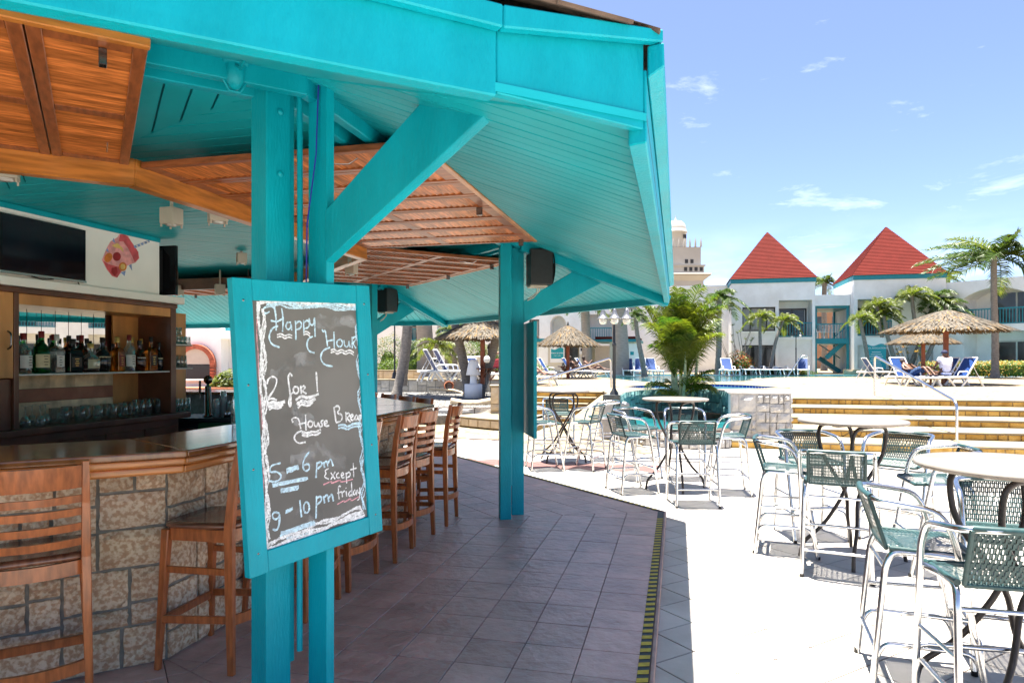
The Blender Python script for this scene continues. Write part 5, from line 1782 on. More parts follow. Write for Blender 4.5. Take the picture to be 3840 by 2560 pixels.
for x, y, rz, lab in ST_:
    copy_tree(stool, None, (x, y, PLAT), rz, lab)
for i, al in enumerate((.88, 1.38, 1.95, 2.6)):
    k1 = Vector((-2.29, 6.26)); d = Vector((-math.sqrt(.5), math.sqrt(.5))); n = Vector((math.sqrt(.5), math.sqrt(.5)))
    p = k1 + d * al + n * .06
    copy_tree(stool, None, (p.x, p.y, PLAT), R(135) + random.uniform(-.06, .06), 'wooden bar stool beyond the counter, only its crest showing, %s' % ('nearest its tip', 'second from its tip', 'third from its tip', 'farthest from its tip')[i])

# ================================================================ aluminium bar chairs with teal weave
def make_chair():
    o = empty('bar_chair', (0, 0, 0))
    r = .0160
    # faces +y. arm hoop: front foot -> arm -> round the back -> arm -> front foot
    m = MB()
    hoop = [(.245, .235, 0), (.262, .125, .60), (.268, .085, .80), (.262, .03, .905), (.252, -.10, .925), (.225, -.235, .94), (.14, -.262, .945), (0, -.268, .947)]
    hoop = hoop + [(-x, y, z) for x, y, z in hoop[-2::-1]]
    m.tube(fillet(hoop, .10, 4), r, 9)
    m.build('arm_hoop', 'aluminium', o)
    for sx in (-1, 1):
        m = MB()
        m.tube(fillet([(sx * .236, -.255, 0), (sx * .222, -.195, .62), (sx * .216, -.165, .688), (sx * .214, .0, .69), (sx * .246, .105, .69)], .06, 4), r, 9)
        m.build('rear_leg', 'aluminium', o)
        m = MB()
        for fy in (.237, -.257):
            m.lathe([(0, 0), (.017, 0), (.015, .022), (r + .001, .024)], 8, c=(sx * (.245 if fy > 0 else .236), fy, .001))
        m.build('foot_cap', 'black_plastic', o)
        m = MB()
        m.tube(fillet([(sx * .232, -.232, .17), (sx * .236, -.20, .245), (sx * .246, .17, .245), (sx * .25, .205, .16)], .05, 3), .0120, 7)
        m.build('side_rail', 'aluminium', o)
        m = MB(); m.tube([(sx * .228, -.215, .40), (sx * .252, .16, .40)], .0105, 7)
        m.build('side_rail', 'aluminium', o)
    m = MB()
    m.tube(fillet([(-.25, .205, .17), (-.25, .20, .30), (.25, .20, .30), (.25, .205, .17)], .05, 3), .0130, 8)
    m.build('foot_rail', 'aluminium', o)
    m = MB(); m.tube([(-.232, -.235, .20), (.232, -.235, .20)], .0120, 7); m.build('rear_rail', 'aluminium', o)
    m = MB(); m.tube([(-.22, -.19, .60), (.22, -.19, .60)], .0105, 7); m.build('seat_rail', 'aluminium', o)
    # woven seat
    def seat(u, v):
        x = (u - .5) * .43; y = -.175 + v * .36
        return (x, y, .705 - .012 * math.sin(math.pi * u) * math.sin(math.pi * v) - (.022 * max(0, v - .85) / .15 if v > .85 else 0))
    m = MB()
    N = 34
    for i in range(N):
        v0 = (i + .06) / N; v1 = (i + .90) / N
        k = 12
        for q in range(k):
            u0, u1 = q / k, (q + 1) / k
            dz = .0022 if (q + i) % 2 else -.0006
            a, b, c, d = Vector(seat(u0, v0)), Vector(seat(u1, v0)), Vector(seat(u1, v1)), Vector(seat(u0, v1))
            w = Vector((0, 0, dz))
            m.quad(a + w, b + w, c + w, d + w)
    for q in range(1, 12):
        u = q / 12
        m.quad(Vector(seat(u - .008, 0)) - Vector((0, 0, .004)), Vector(seat(u + .008, 0)) - Vector((0, 0, .004)), Vector(seat(u + .008, 1)) - Vector((0, 0, .004)), Vector(seat(u - .008, 1)) - Vector((0, 0, .004)))
    m.tube([(-.215, -.175, .705), (-.215, .185, .690)], .014, 8); m.tube([(.215, -.175, .705), (.215, .185, .690)], .014, 8); m.tube(fillet([(-.215, .12, .70), (-.21, .19, .685), (.21, .19, .685), (.215, .12, .70)], .03), .013, 8)
    m.build('woven_seat', 'weave', o)
    # woven back: vertical strands with cross bands
    def back(u, v):
        x = (u - .5) * .385
        y = -.185 - .075 * v - .02 * math.sin(math.pi * u) * (.4 + .6 * v)
        return Vector((x, y, .70 + .245 * v))
    m = MB()
    N = 40
    for i in range(N):
        u0, u1 = (i + .06) / N, (i + .84) / N
        k = 10
        for q in range(k):
            v0, v1 = q / k, (q + 1) / k
            if abs((i + .5) / N - .5) < .16 and 4 <= q <= 6 and abs((i + .5) / N - .5) + abs(q - 5) * .05 < .17 and (i + q) % 3 == 0:
                continue
            w = Vector((0, .0022 if (i + q) % 2 else -.0022, 0))
            m.quad(back(u0, v0) + w, back(u1, v0) + w, back(u1, v1) + w, back(u0, v1) + w)
    for q in range(1, 10):
        v = q / 10
        for i in range(10):
            u0, u1 = i / 10, (i + 1) / 10
            m.quad(back(u0, v - .012), back(u1, v - .012), back(u1, v + .012), back(u0, v + .012))
    m.tube([tuple(back(0, 0)), tuple(back(0, 1))], .011, 8); m.tube([tuple(back(1, 0)), tuple(back(1, 1))], .011, 8)
    m.tube([tuple(back(u / 8, 0)) for u in range(9)], .012, 8)
    m.tube([(x, -.268 + abs(x) * .10 * (abs(x) / .19) * .9, .947) for x in [(-.19 + .38 * i / 10) for i in range(11)]], .0165, 10)
    m.build('woven_back', 'weave', o)
    return o

def make_table():
    o = empty('bistro_table', (0, 0, 0))
    m = MB(); m.lathe([(0, 1.112), (.40, 1.112), (.413, 1.118), (.415, 1.128)], 48); m.build('edge', 'marble_edge', o)
    m = MB(); m.lathe([(.4152, 1.1285), (.412, 1.137), (.405, 1.14), (0, 1.14)], 48); m.build('top', 'marble', o)
    for a in (0, 180):
        ca, sa = math.cos(R(a)), math.sin(R(a))
        for s in (-1, 1):
            # each bent leg crosses under the top and kicks out at the floor
            pts = [(.02 * ca - s * .19 * sa, .02 * sa + s * .19 * ca, 1.095), (.20 * ca - s * .17 * sa, .20 * sa + s * .17 * ca, 1.085), (.20 * ca - s * .14 * sa, .20 * sa + s * .14 * ca, .86),
                   (-.02 * ca - s * .06 * sa, -.02 * sa + s * .06 * ca, .52), (-.14 * ca - s * .15 * sa, -.14 * sa + s * .15 * ca, .27), (-.30 * ca - s * .24 * sa, -.30 * sa + s * .24 * ca, .11), (-.315 * ca - s * .25 * sa, -.315 * sa + s * .25 * ca, .0)]
            m = MB(); m.tube(fillet(pts, .10, 4), .0150, 9); m.build('leg', 'table_leg', o)
    m = MB(); m.box(-.2, .2, -.03, .03, 1.085, 1.111); m.box(-.03, .03, -.2, .2, 1.084, 1.1105); m.build('bracket', 'table_leg', o)
    return o

def cw(X, Y, z=0):
    x, y = c2w(X, Y); return (x, y, z)
def face(dx, dy):
    # heading in camera-aligned axes -> world rotation so that local +y points there
    wx, wy = c2w(dx, dy)
    return math.atan2(wy, wx) - R(90)
TB = [((.829, 11.0), 'high round marble-top table with crossed legs below the left handrail', R(20)),
      ((2.08, 8.7), 'high round marble-top table in front of the palm planter', R(65)),
      ((2.79, 5.6), 'high round marble-top table in front of the yellow stone steps', R(40)),
      ((2.372, 3.225), 'high round white marble-top table farthest from the palm planter', R(20))]
tb0 = make_table()
for i, ((X, Y), lab, rz) in enumerate(TB):
    if i == 0:
        tb0.location = cw(X, Y); tb0.rotation_euler = (0, 0, rz); tag(tb0, lab, 'table', 'high bistro tables on the patio'); 
    else:
        copy_tree(tb0, None, cw(X, Y), rz, lab)
ch0 = make_chair()
CH = [
 (.50, 10.2, 1, .15, 'teal woven aluminium bar chair half hidden by the loudspeaker column'),
 (1.08, 10.25, -.85, .5, 'teal woven aluminium bar chair at the handrail table, turned away from the planter'),
 (.80, 11.85, .05, -1, 'aluminium bar chair with teal weave behind the handrail table, facing the bar'),
 (1.48, 11.2, -1, -.1, 'teal woven aluminium bar chair between the handrail table and the planter wall'),
 (2.05, 7.74, .05, 1, 'aluminium bar chair at the planter table with its woven back to the bar'),
 (1.50, 8.5, .95, .3, 'aluminium bar chair at the planter table, closest to the striped platform edge'),
 (1.72, 9.4, .6, -.8, 'aluminium bar chair at the planter table, second from the platform edge'),
 (2.36, 9.35, -.15, -1, 'aluminium bar chair at the planter table, in front of the basin water'),
 (2.64, 8.4, -1, .12, 'aluminium bar chair at the planter table, beside the white stone pillar'),
 (2.50, 5.26, .42, .9, 'aluminium bar chair with woven back outward, at the table before the steps'),
 (2.37, 5.88, .88, -.40, 'aluminium bar chair at the table before the steps on the side towards the bar'),
 (2.76, 6.32, .05, -1, 'aluminium bar chair at the table before the steps, nearest the white stone pillar'),
 (3.50, 6.2, -.75, -.65, 'aluminium bar chair at the table before the steps, in front of the steel handrail'),
 (3.28, 5.32, -1, .25, 'aluminium bar chair standing between the two tables nearest the broad steps'),
 (2.09, 3.50, .93, -.36, 'aluminium bar chair at the table farthest from the planter, seat open to view'),
 (2.10, 2.96, .25, .97, 'aluminium bar chair at the table farthest from the planter, woven back close up'),
 (2.70, 3.66, -.35, -.94, 'aluminium bar chair behind the table farthest from the planter, facing across it'),
]
for i, (X, Y, fx, fy, lab) in enumerate(CH):
    if i == 0:
        ch0.location = cw(X, Y); ch0.rotation_euler = (0, 0, face(fx, fy)); tag(ch0, lab, 'chair', 'aluminium bar chairs on the patio')
    else:
        copy_tree(ch0, None, cw(X, Y), face(fx, fy) + random.uniform(-.04, .04), lab)

# handrails
hr = empty('handrail', gp(2300, 1455, DECK), label='bent steel handrail beside the lamp post, sloping down the narrow steps', cat='handrail')
def hbuild(o, pts, r, rad=.12):
    m = MB(); m.tube(fillet([Vector(p) - o.location for p in pts], rad, 5), r, 10); return m.build('rail', 'steel', o)
A_ = dp(2292, 1455, 19.6); B_ = dp(2290, 1342, 19.6); C_ = dp(1985, 1440, 17.2); D_ = Vector((C_.x, C_.y, .16))
hr.location = A_
hbuild(hr, [A_, B_, C_ + (C_ - B_) * .18, (C_ + (C_ - B_) * .18) * 1.0 - Vector((0, 0, C_.z - .2))], .026, .14)
hr2 = empty('handrail', (0, 0, 0), label='bent steel handrail running down the broad yellow stone steps', cat='handrail')
p_t = gp(3280, 1486, DECK); p_b = gp(3588, 1657, .144)
hr2.location = p_t
q_t = Vector((p_t.x, p_t.y, EYE + (1348 - 1333) / FOC * w2c(p_t.x, p_t.y)[1]))
q_b = Vector((p_b.x, p_b.y, EYE + (1348 - 1506) / FOC * w2c(p_b.x, p_b.y)[1]))
hbuild(hr2, [p_t, q_t, q_b, p_b], .026, .16)
m = MB(); m.lathe([(0, 0), (.06, 0), (.055, .012), (.03, .014)], 14); m.build('flange', 'steel', hr2)
def gd(px, Y, z=DECK):
    x, y = c2w((px - 1920) / FOC * Y, Y)
    return Vector((x, y, z))
# ================================================================ plants
def frond_leaflets(m, base, dirv, L, droop, leaflet, n=34, twist=0.0, wid=.022, wind=Vector((0, 0, 0)), mi=0, rmi=0, sag=.5, vangle=.5, rg=random):
    dirv = Vector(dirv).normalized()
    side = dirv.cross(Vector((0, 0, 1)))
    side = side.normalized() if side.length > 1e-4 else Vector((1, 0, 0))
    P = []
    for i in range(n + 1):
        s = i / n
        p = Vector(base) + dirv * (L * s) + Vector((0, 0, -1)) * (droop * L * s * s) + wind * (L * s * s)
        P.append(p)
    rs = [.016 * (1 - .85 * i / n) * (L / 2.0 + .3) for i in range(n + 1)]
    m.tube(P[::3] + ([P[-1]] if n % 3 else []), (rs[::3] + ([rs[-1]] if n % 3 else [])), 4, mi=rmi, caps=False)
    for i in range(3, n + 1):
        s = i / n
        t = (P[i] - P[i - 1]).normalized()
        sd = (side - t * side.dot(t)).normalized()
        up = sd.cross(t).normalized()
        l = leaflet * (math.sin(math.pi * min(1, .12 + s * .84)) ** .55) * rg.uniform(.8, 1.1)
        for sg in (-1, 1):
            d = (sd * sg * .85 + t * rg.uniform(.45, .75) + up * rg.uniform(vangle - .25, vangle + .15)).normalized()
            a = P[i]; mid = a + d * l * .5 + wind * l * .15
            end = a + d * l + Vector((0, 0, -1)) * l * sag * rg.uniform(.5, 1.2) + wind * l * .5
            w = (t * .9 + up * rg.uniform(-.4, .4)).normalized() * wid
            m.add([a - w * .35, a + w * .35, mid + w * .55, end, mid - w * .55], [(0, 1, 2, 4), (4, 2, 3)], mi=mi)

def palm_crown(nf, L, leaflet, seed, droop=.55, wind=(0, 0, 0), mats=('palm_leaf', 'palm_leaf'), n=30, wid=.02, upmin=-.25, upmax=1.2):
    rg = random.Random(seed)
    m = MB()
    for i in range(nf):
        a = 2 * math.pi * i / nf * 2.4 + rg.uniform(-.3, .3)
        el = upmin + (upmax - upmin) * (i / nf) + rg.uniform(-.12, .12)
        d = Vector((math.cos(a) * math.cos(el), math.sin(a) * math.cos(el), math.sin(el)))
        frond_leaflets(m, (0, 0, 0), d, L * rg.uniform(.8, 1.1), droop * rg.uniform(.7, 1.25), leaflet, n=n, wind=Vector(wind) * rg.uniform(.6, 1.2), wid=wid, mi=0 if rg.random() < .75 else 1, rmi=0, rg=rg)
    return m.mesh('crown', list(mats))
CR = {
 'wind': palm_crown(19, 2.4, .75, 3, droop=.42, wind=(-.42, .0, .04), mats=('palm_leaf', 'palm_leaf_bright'), n=52, wid=.05, upmin=-.2, upmax=.85),
 'full': palm_crown(15, 1.7, .55, 5, droop=.65, wind=(.1, 0, 0), mats=('palm_leaf', 'palm_leaf_bright'), n=44, wid=.048),
 'bright': palm_crown(12, 1.35, .42, 8, droop=.6, wind=(.08, 0, 0), mats=('palm_leaf_bright', 'palm_leaf_bright'), n=42, wid=.04),
 'small': palm_crown(11, 1.5, .5, 11, droop=.7, wind=(.2, 0, 0), mats=('palm_leaf', 'palm_leaf_bright'), n=38, wid=.05),
}
def palm(base, topp, r0, r1, crown, lab, scale=1.0, rz=0.0, trunk='palm_trunk', bend=.1, group=None, crown_on=True, rings=True):
    base, topp = Vector(base), Vector(topp)
    o = empty('palm_tree', base, 0, lab, 'palm', group)
    d = topp - base
    n = 26
    pts, rs = [], []
    sd = Vector((d.y, -d.x, 0)) if abs(d.x) + abs(d.y) > .05 else Vector((1, 0, 0))
    for i in range(n + 1):
        s = i / n
        p = d * s + Vector((d.x, d.y, 0)) * (bend * math.sin(math.pi * s)) + Vector((.03, .02, 0)) * math.sin(s * 6)
        pts.append(p)
        rs.append((r0 + (r1 - r0) * s) * (1.0 + (.07 if rings and i % 2 else 0) + (.35 * max(0, .08 - s) / .08)))
    m = MB(); m.tube(pts, rs, 10, smooth=True); m.build('trunk', trunk, o)
    if crown_on:
        c = inst('crown', CR[crown], o, pts[-1], (0, 0, rz), (scale,) * 3)
    return o

# feathery clump palm in the planter
def areca(base, lab):
    rg = random.Random(21)
    o = empty('clump_palm', base, 0, lab, 'palm')
    for i in range(9):
        a = rg.uniform(0, 2 * math.pi); rr = rg.uniform(.08, .34); h = rg.uniform(.7, 1.7)
        b = Vector((math.cos(a) * rr, math.sin(a) * rr, 0)); t = b * 1.7 + Vector((0, 0, h))
        m = MB(); m.tube([b, (b + t) / 2 + Vector((.02, 0, 0)), t], [.04, .034, .024], 8); m.build('trunk', 'cane', o)
    m = MB()
    for i in range(66):
        a = rg.uniform(0, 2 * math.pi); rr = rg.uniform(.1, .35); h0 = rg.uniform(.5, 1.5) if rg.random() < .82 else rg.uniform(.1, .4)
        el = rg.uniform(.95, 1.5) if h0 > .45 else rg.uniform(.3, .8)
        d = Vector((math.cos(a) * math.cos(el), math.sin(a) * math.cos(el), math.sin(el)))
        frond_leaflets(m, (math.cos(a) * rr * (.5 + h0 * .6), math.sin(a) * rr * (.5 + h0 * .6), h0), d, rg.uniform(1.15, 1.85) if h0 > .45 else rg.uniform(.6, 1.0), rg.uniform(.22, .48), rg.uniform(.38, .56), n=52, wid=.019, wind=Vector((.06, 0, 0)), mi=0, sag=.5, vangle=.35, rg=rg)
    cr = m.build('crown', ['areca_leaf'], o); cr.scale = (1.0, 1.0, 1.03)
    return o
areca(dp(2548, 1510, 16.1), 'big feathery clump palm with yellow-green fronds rising from the teal planter')

def leaf_blob(m, fn, n, size, rg, mi=0):
    for _ in range(n):
        p, nr = fn()
        nr = (Vector(nr) + Vector((rg.uniform(-.7, .7), rg.uniform(-.7, .7), rg.uniform(-.4, .9)))).normalized()
        u = nr.orthogonal().normalized()
        u = Matrix.Rotation(rg.uniform(0, 6.28), 3, nr) @ u
        v = nr.cross(u)
        s = size * rg.uniform(.6, 1.3)
        p = Vector(p)
        m.add([p - u * s, p - v * s * .45 + nr * s * .12, p + u * s, p + v * s * .45 + nr * s * .12], [(0, 1, 2, 3)], mi=mi)
def shrub(name, center, rx, ry, rz, n, size, matn, lab, cat='shrub', group=None, box=False, seed=1, extra=None, stem=True, ex=.12):
    rg = random.Random(seed)
    o = empty(name, center, 0, lab, cat, group)
    m = MB()
    lumps = [(rg.uniform(-1, 1), rg.uniform(-1, 1), rg.uniform(0, 1), rg.uniform(.10, .28)) for _ in range(14)]
    def f():
        if box:
            x, y, z = rg.uniform(-1, 1), rg.uniform(-1, 1), rg.uniform(0, 1)
            k = rg.choice((0, 1, 2, 2))
            if k == 0: x = math.copysign(1, x)
            elif k == 1: y = math.copysign(1, y)
            else: z = 1
            q = rg.uniform(.80, 1.03)
            b = 1 + sum(l[3] * .5 * math.exp(-((x - l[0]) ** 2 + (y - l[1]) ** 2 + (z - l[2]) ** 2) * 5) for l in lumps)
            return (x * rx * q * b ** .3, y * ry * q * b ** .3, z * rz * q * b), (x, y, z - .3)
        a = rg.uniform(0, 2 * math.pi); c = rg.uniform(-.15, 1)
        s = math.sqrt(max(0, 1 - c * c)); q = rg.uniform(.55, 1.05) ** .5
        x, y, z = math.cos(a) * s, math.sin(a) * s, c
        b = 1 + sum(l[3] * math.exp(-((x - l[0]) ** 2 + (y - l[1]) ** 2 + (z - l[2]) ** 2) * 4) for l in lumps)
        return (x * rx * q * b, y * ry * q * b, max(0, z * rz * q * b)), (x, y, z)
    leaf_blob(m, f, n, size, rg)
    if extra:
        leaf_blob(m, f, int(n * ex), size * .9, rg, mi=1)
    m.build('foliage', [matn] + ([extra] if extra else []), o)
    c_ = MB()  # solid filler core, added so the sparse leaves read as opaque
    if box:
        c_.box(-rx * .84, rx * .84, -ry * .84, ry * .84, .03, rz * .86); c_.build('foliage_core', matn, o, bev=min(rx, ry) * .3, seg=2)
    else:
        c_.lathe([(.3, .02), (.62, .15), (.70, .35), (.55, .58), (.25, .72), (0, .76)], 12); c_.v = [(v[0] * rx, v[1] * ry, v[2] * rz) for v in c_.v]
        c_.build('foliage_core', matn, o)
    if stem:
        m = MB()
        for _ in range(7):
            a = rg.uniform(0, 6.28)
            m.tube([(math.cos(a) * rx * .15, math.sin(a) * ry * .15, 0), (math.cos(a) * rx * .4, math.sin(a) * ry * .4, rz * .45), (math.cos(a) * rx * .6, math.sin(a) * ry * .6, rz * .8)], [.02, .014, .006], 5)
        m.build('stem', 'palm_trunk', o)
    return o

# ---------------------------------------------------------------- thatched parasols
def make_thatch(Rr, H, seed, n=3000):
    rg = random.Random(seed)
    m = MB()
    m.lathe([(Rr * .97, .02), (Rr * .5, H * .52), (.08, H)], 30, mi=1)
    for i in range(n):
        lay_ = rg.random() ** .65
        r = Rr * (.04 + .96 * lay_)
        a = rg.uniform(0, 6.283)
        z = H * (1 - (r / Rr)) ** 1.0 * 1.0 + .02
        # slightly domed cone
        z = H * (1 - (r / Rr) ** 1.18) + .03
        L = rg.uniform(.22, .42) * (Rr / 1.5)
        ca, sa = math.cos(a), math.sin(a)
        sl = -H / Rr * 1.12
        out = Vector((ca, sa, sl)).normalized()
        tn = Vector((-sa, ca, 0))
        p = Vector((r * ca, r * sa, z + rg.uniform(.0, .05)))
        e = p + out * L + tn * rg.uniform(-.08, .08) + Vector((0, 0, rg.uniform(-.03, .035)))
        w = tn * rg.uniform(.012, .03) * (Rr / 1.5)
        m.add([p - w, p + w, e + w * .6, e - w * .6], [(0, 1, 2, 3)], mi=0 if rg.random() < .85 else 1)
    for i in range(int(n * .35)):
        a = rg.uniform(0, 6.283); ca, sa = math.cos(a), math.sin(a)
        r = Rr * rg.uniform(.93, 1.02)
        p = Vector((r * ca, r * sa, .06)); e = p + Vector((ca * .06, sa * .06, -rg.uniform(.10, .22))) + Vector((-sa, ca, 0)) * rg.uniform(-.05, .05)
        w = Vector((-sa, ca, 0)) * rg.uniform(.012, .03)
        m.add([p - w, p + w, e + w * .4, e - w * .4], [(0, 1, 2, 3)], mi=1 if rg.random() < .6 else 0)
    for i in range(40):
        a = rg.uniform(0, 6.283); ca, sa = math.cos(a), math.sin(a)
        m.add([(.05 * ca, .05 * sa, H - .05), (.10 * ca, .10 * sa, H - .12), (.03 * ca, .03 * sa, H + rg.uniform(.10, .28))], [(0, 1, 2)])
    return m.mesh('thatch', ['thatch', 'thatch_under'])
TH1 = make_thatch(1.5, .95, 2)
def parasol(px, base_py, Y, top_py, half_px, lab, z0=DECK, table=True, fl=1.0):
    x, y = c2w((px - 1920) / FOC * Y, Y)
    ztop = EYE + (1348 - top_py) / FOC * Y
    Rr = half_px / FOC * Y
    o = empty('thatched_parasol', (x, y, z0), 0, lab, 'parasol', 'thatched parasols round the pool')
    s = Rr / 1.5
    hz = ztop - z0 - .95 * s * fl
    inst('thatch', TH1, o, (0, 0, hz), (0, 0, random.uniform(0, 6)), (s, s, s * fl))
    m = MB(); m.box(-.075, .075, -.075, .075, 0, hz + .75 * s * fl); m.build('pole', 'pole_wood', o, bev=.01)
    if table:
        m = MB(); m.lathe([(.08, .56), (.5, .56), (.5, .60), (.08, .60)], 20); m.build('table_ring', 'wood_dark', o)
        m = MB()
        for a in range(4):
            c_, s_ = math.cos(R(45 + 90 * a)), math.sin(R(45 + 90 * a))
            m.bar((c_ * .08, s_ * .08, .25), (c_ * .42, s_ * .42, .57), .05, .05)
        m.build('strut', 'wood_dark', o)
    return o
parasol(2130, 1385, 33.0, 1222, 108, 'thatched parasol with red-brown pole in front of the cream pool hut')
parasol(3547, 1380, 25.5, 1165, 198, 'large thatched parasol on a brown pole beside the tall windblown palm', fl=.58)
parasol(3462, 1370, 33.0, 1236, 113, 'smaller thatched parasol behind the large one, by the yellow-green palms', fl=.68)
parasol(1810, 1400, 25.5, 1192, 168, 'wide thatched parasol over the loungers, behind the leaning palm trunks', fl=.7)
parasol(1955, 1400, 36.0, 1222, 60, 'thatched parasol showing only its fringe beside the far column')

# ---------------------------------------------------------------- raised planter, basin and pillar
def chain_wall(name, pts, z0, z1, th, matn, core, lab, cat='wall', mean=.3, seed=5, cap=None, t=.03, asp=.8, gap=.022):
    o = empty(name, (pts[0][0], pts[0][1], 0), 0, lab, cat)
    loc = Vector((pts[0][0], pts[0][1], 0))
    for i in range(len(pts) - 1):
        a, b = Vector((*pts[i], 0)), Vector((*pts[i + 1], 0))
        d = (b - a).normalized(); n = Vector((d.y, -d.x, 0))
        m = MB(); q = [a, b, b - n * th, a - n * th]
        m.prism([((p - loc).x, (p - loc).y) for p in q], z0, z1)
        w = m.build('core', core, o)
        stone_wall(w, (a - loc)[:2], (b - loc)[:2], z0, z1, matn, seed + i, mean=mean, t=t, asp=asp, gap=gap)
        if cap:
            m = MB(); q = [a - d * .03 + n * .04, b + d * .03 + n * .04, b + d * .03 - n * (th + .04), a - d * .03 - n * (th + .04)]
            m.prism([((p - loc).x, (p - loc).y) for p in q], z1, z1 + .05)
            m.build('coping', cap, o, bev=.012, seg=2)
    return o
def cpts(l): return [c2w((px - 1920) / FOC * Y, Y) for px, Y in l]
pl_pts = cpts([(2325, 13.9), (2345, 15.2), (2400, 16.3), (2480, 16.9), (2560, 17.0), (2640, 16.8), (2700, 16.1), (2738, 15.2), (2752, 14.0)])
chain_wall('planter_wall', pl_pts, 0.0, .90, .35, 'teal_stone', 'dark_joint', 'curved teal stone wall behind the palm clump and basin', seed=11, mean=.34, cap=None)
bs_pts = cpts([(2752, 13.2), (2735, 12.55), (2640, 12.35), (2520, 12.5), (2420, 12.95), (2350, 13.5), (2325, 13.9)])[::-1]
chain_wall('basin_wall', bs_pts, 0.0, .30, .28, 'white_stone', 'patio_grout', 'low white stone wall round the turquoise basin', seed=31, mean=.22, cap=None)
bw = MB(); poly = bs_pts + pl_pts[::-1]
tr = tessellate_polygon([[Vector((p[0], p[1], 0)) for p in poly]])
F = []
for t in tr:
    a, b, c = (Vector((*poly[i], 0)) for i in t)
    F.append(t if (b - a).cross(c - a).z > 0 else t[::-1])
bw.add([(p[0], p[1], .26) for p in poly], F)
struct(bw.build('basin_water', 'basin_water'))
ms = MB()
cc = dp(2555, 1500, 16.3)
pp = [(cc.x + .95 * math.cos(R(a)), cc.y + .40 * math.sin(R(a))) for a in range(0, 360, 20)]
ms.prism(pp, 0.0, .36)
struct(ms.build('planting_bed', 'soil'))
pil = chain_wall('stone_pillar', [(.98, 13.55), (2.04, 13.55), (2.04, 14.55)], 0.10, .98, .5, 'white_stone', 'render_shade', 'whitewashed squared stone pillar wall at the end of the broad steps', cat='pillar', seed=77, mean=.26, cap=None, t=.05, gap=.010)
m = MB(); m.box(-.04, 1.08, -.04, .98, .98, 1.02); m.build('coping', 'white_stone', pil, bev=.01)
m = MB(); m.box(.02, .54, .03, .95, .05, .979); m.build('fill', 'white_stone', pil)

# lamp post on its plinth
def lamp_post(base, h, lab, s=1.0, heads=3):
    o = empty('lamp_post', base, YAW, lab, 'lamp post', 'three-headed lamp posts')
    m = MB(); m.lathe([(0, 0), (.13 * s, 0), (.13 * s, .04), (.10 * s, .06), (.085 * s, .2 * s), (.05 * s, .26 * s), (.035 * s, .3 * s), (.033 * s, h * .6), (.045 * s, h * .6 + .02), (.045 * s, h * .6 + .06), (.028 * s, h * .6 + .08), (.024 * s, h), (0, h)], 14); m.build('post', 'lamp_post', o)
    for k in range(heads):
        ang = R(200 + 140 * k if heads == 3 else 180 * k)
        dx, dy = math.cos(ang) * .26 * s, math.sin(ang) * .26 * s
        if k == 2 and heads == 3: dx, dy = -.02, -.2 * s
        m = MB(); m.tube(fillet([(0, 0, h - .12 * s), (dx * .2, dy * .2, h + .12 * s), (dx * .9, dy * .9, h + .14 * s), (dx, dy, h - .02 * s)], .12 * s), .013 * s, 7); m.build('arm', 'lamp_post', o)
        m = MB(); m.lathe([(0, .04 * s), (.02 * s, .035 * s), (.035 * s, -.02 * s), (.06 * s, -.10 * s), (.10 * s, -.16 * s), (.135 * s, -.18 * s), (.132 * s, -.19 * s), (.09 * s, -.165 * s), (0, -.12 * s)], 18)
        sh_ = m.build('shade', 'lamp_metal', o); sh_.location = (dx, dy, h - .02 * s)
        m = MB(); m.lathe([(.082 * s, -.17 * s), (.08 * s, -.24 * s), (.06 * s, -.285 * s), (0, -.30 * s)], 16)
        g_ = m.build('globe', 'lamp_glass', o); g_.location = (dx, dy, h - .02 * s)
    return o
lb = dp(2303, 1508, 14.2)
ped = tag(MB().box(-.28, .28, -.28, .28, 0, lb.z).build('lamp_plinth', 'white_stone', bev=.02), 'whitewashed stone plinth under the lamp post', 'plinth')
ped.location = (lb.x, lb.y, 0); ped.rotation_euler = (0, 0, YAW)
lamp_post(lb, 1.93, 'dark three-headed lamp post with bell shades beside the teal planter', 1.0)
lamp_post(gd(2985, 42.9), 2.6, 'lamp post with bell shades in front of the ground floor window between two palms', 1.0, 2)
lamp_post(dp(1480, 1420, 26.0) * 1.0, 2.3, 'lamp post with bell shades half hidden behind the far column', 1.0, 2)

# ---------------------------------------------------------------- gravel bed, retaining walls and palms on the left
gb = MB()
gpoly = [c2w(-9.5, 15.5), c2w(-1.7, 17.5), c2w(-.3, 17.9), c2w(.15, 19.5), c2w(-.1, 30.1), c2w(-9, 30.1)]
gb.prism(gpoly, -.02, .2)
bed = struct(gb.build('gravel_bed', 'gravel'))
rg = random.Random(4)
pb = MB()
for _ in range(5200):
    X = rg.uniform(-5.0, .1); Y = rg.uniform(17.2, 30) if rg.random() < .5 else rg.uniform(17.2, 23)
    if Y < 17.9 - .05 * X: continue
    x, y = c2w(X, Y); s = rg.uniform(.012, .045)
    a = rg.uniform(0, 3.1); c, q = math.cos(a) * s, math.sin(a) * s
    pb.add([(x - c, y - q, .2), (x + q * .7, y - c * .7, .2), (x + c, y + q, .2), (x - q * .7, y + c * .7, .2), (x + rg.uniform(-.3, .3) * s, y + rg.uniform(-.3, .3) * s, .2 + s * .8)], [(0, 1, 4), (1, 2, 4), (2, 3, 4), (3, 0, 4)])
pb.build('pebbles', 'pebble', bed, kind='stuff')
rw_pts = [c2w(-9.0, 30.0), c2w(-5.4, 30.0), c2w(-2.0, 30.0), c2w(.0, 30.0)]
chain_wall('retaining_wall', rw_pts, .2, DECK, .4, 'grey_stone', 'dark_joint', 'grey squared stone retaining wall behind the white gravel', seed=90, mean=.42, cap='tread_stone', asp=1.0)
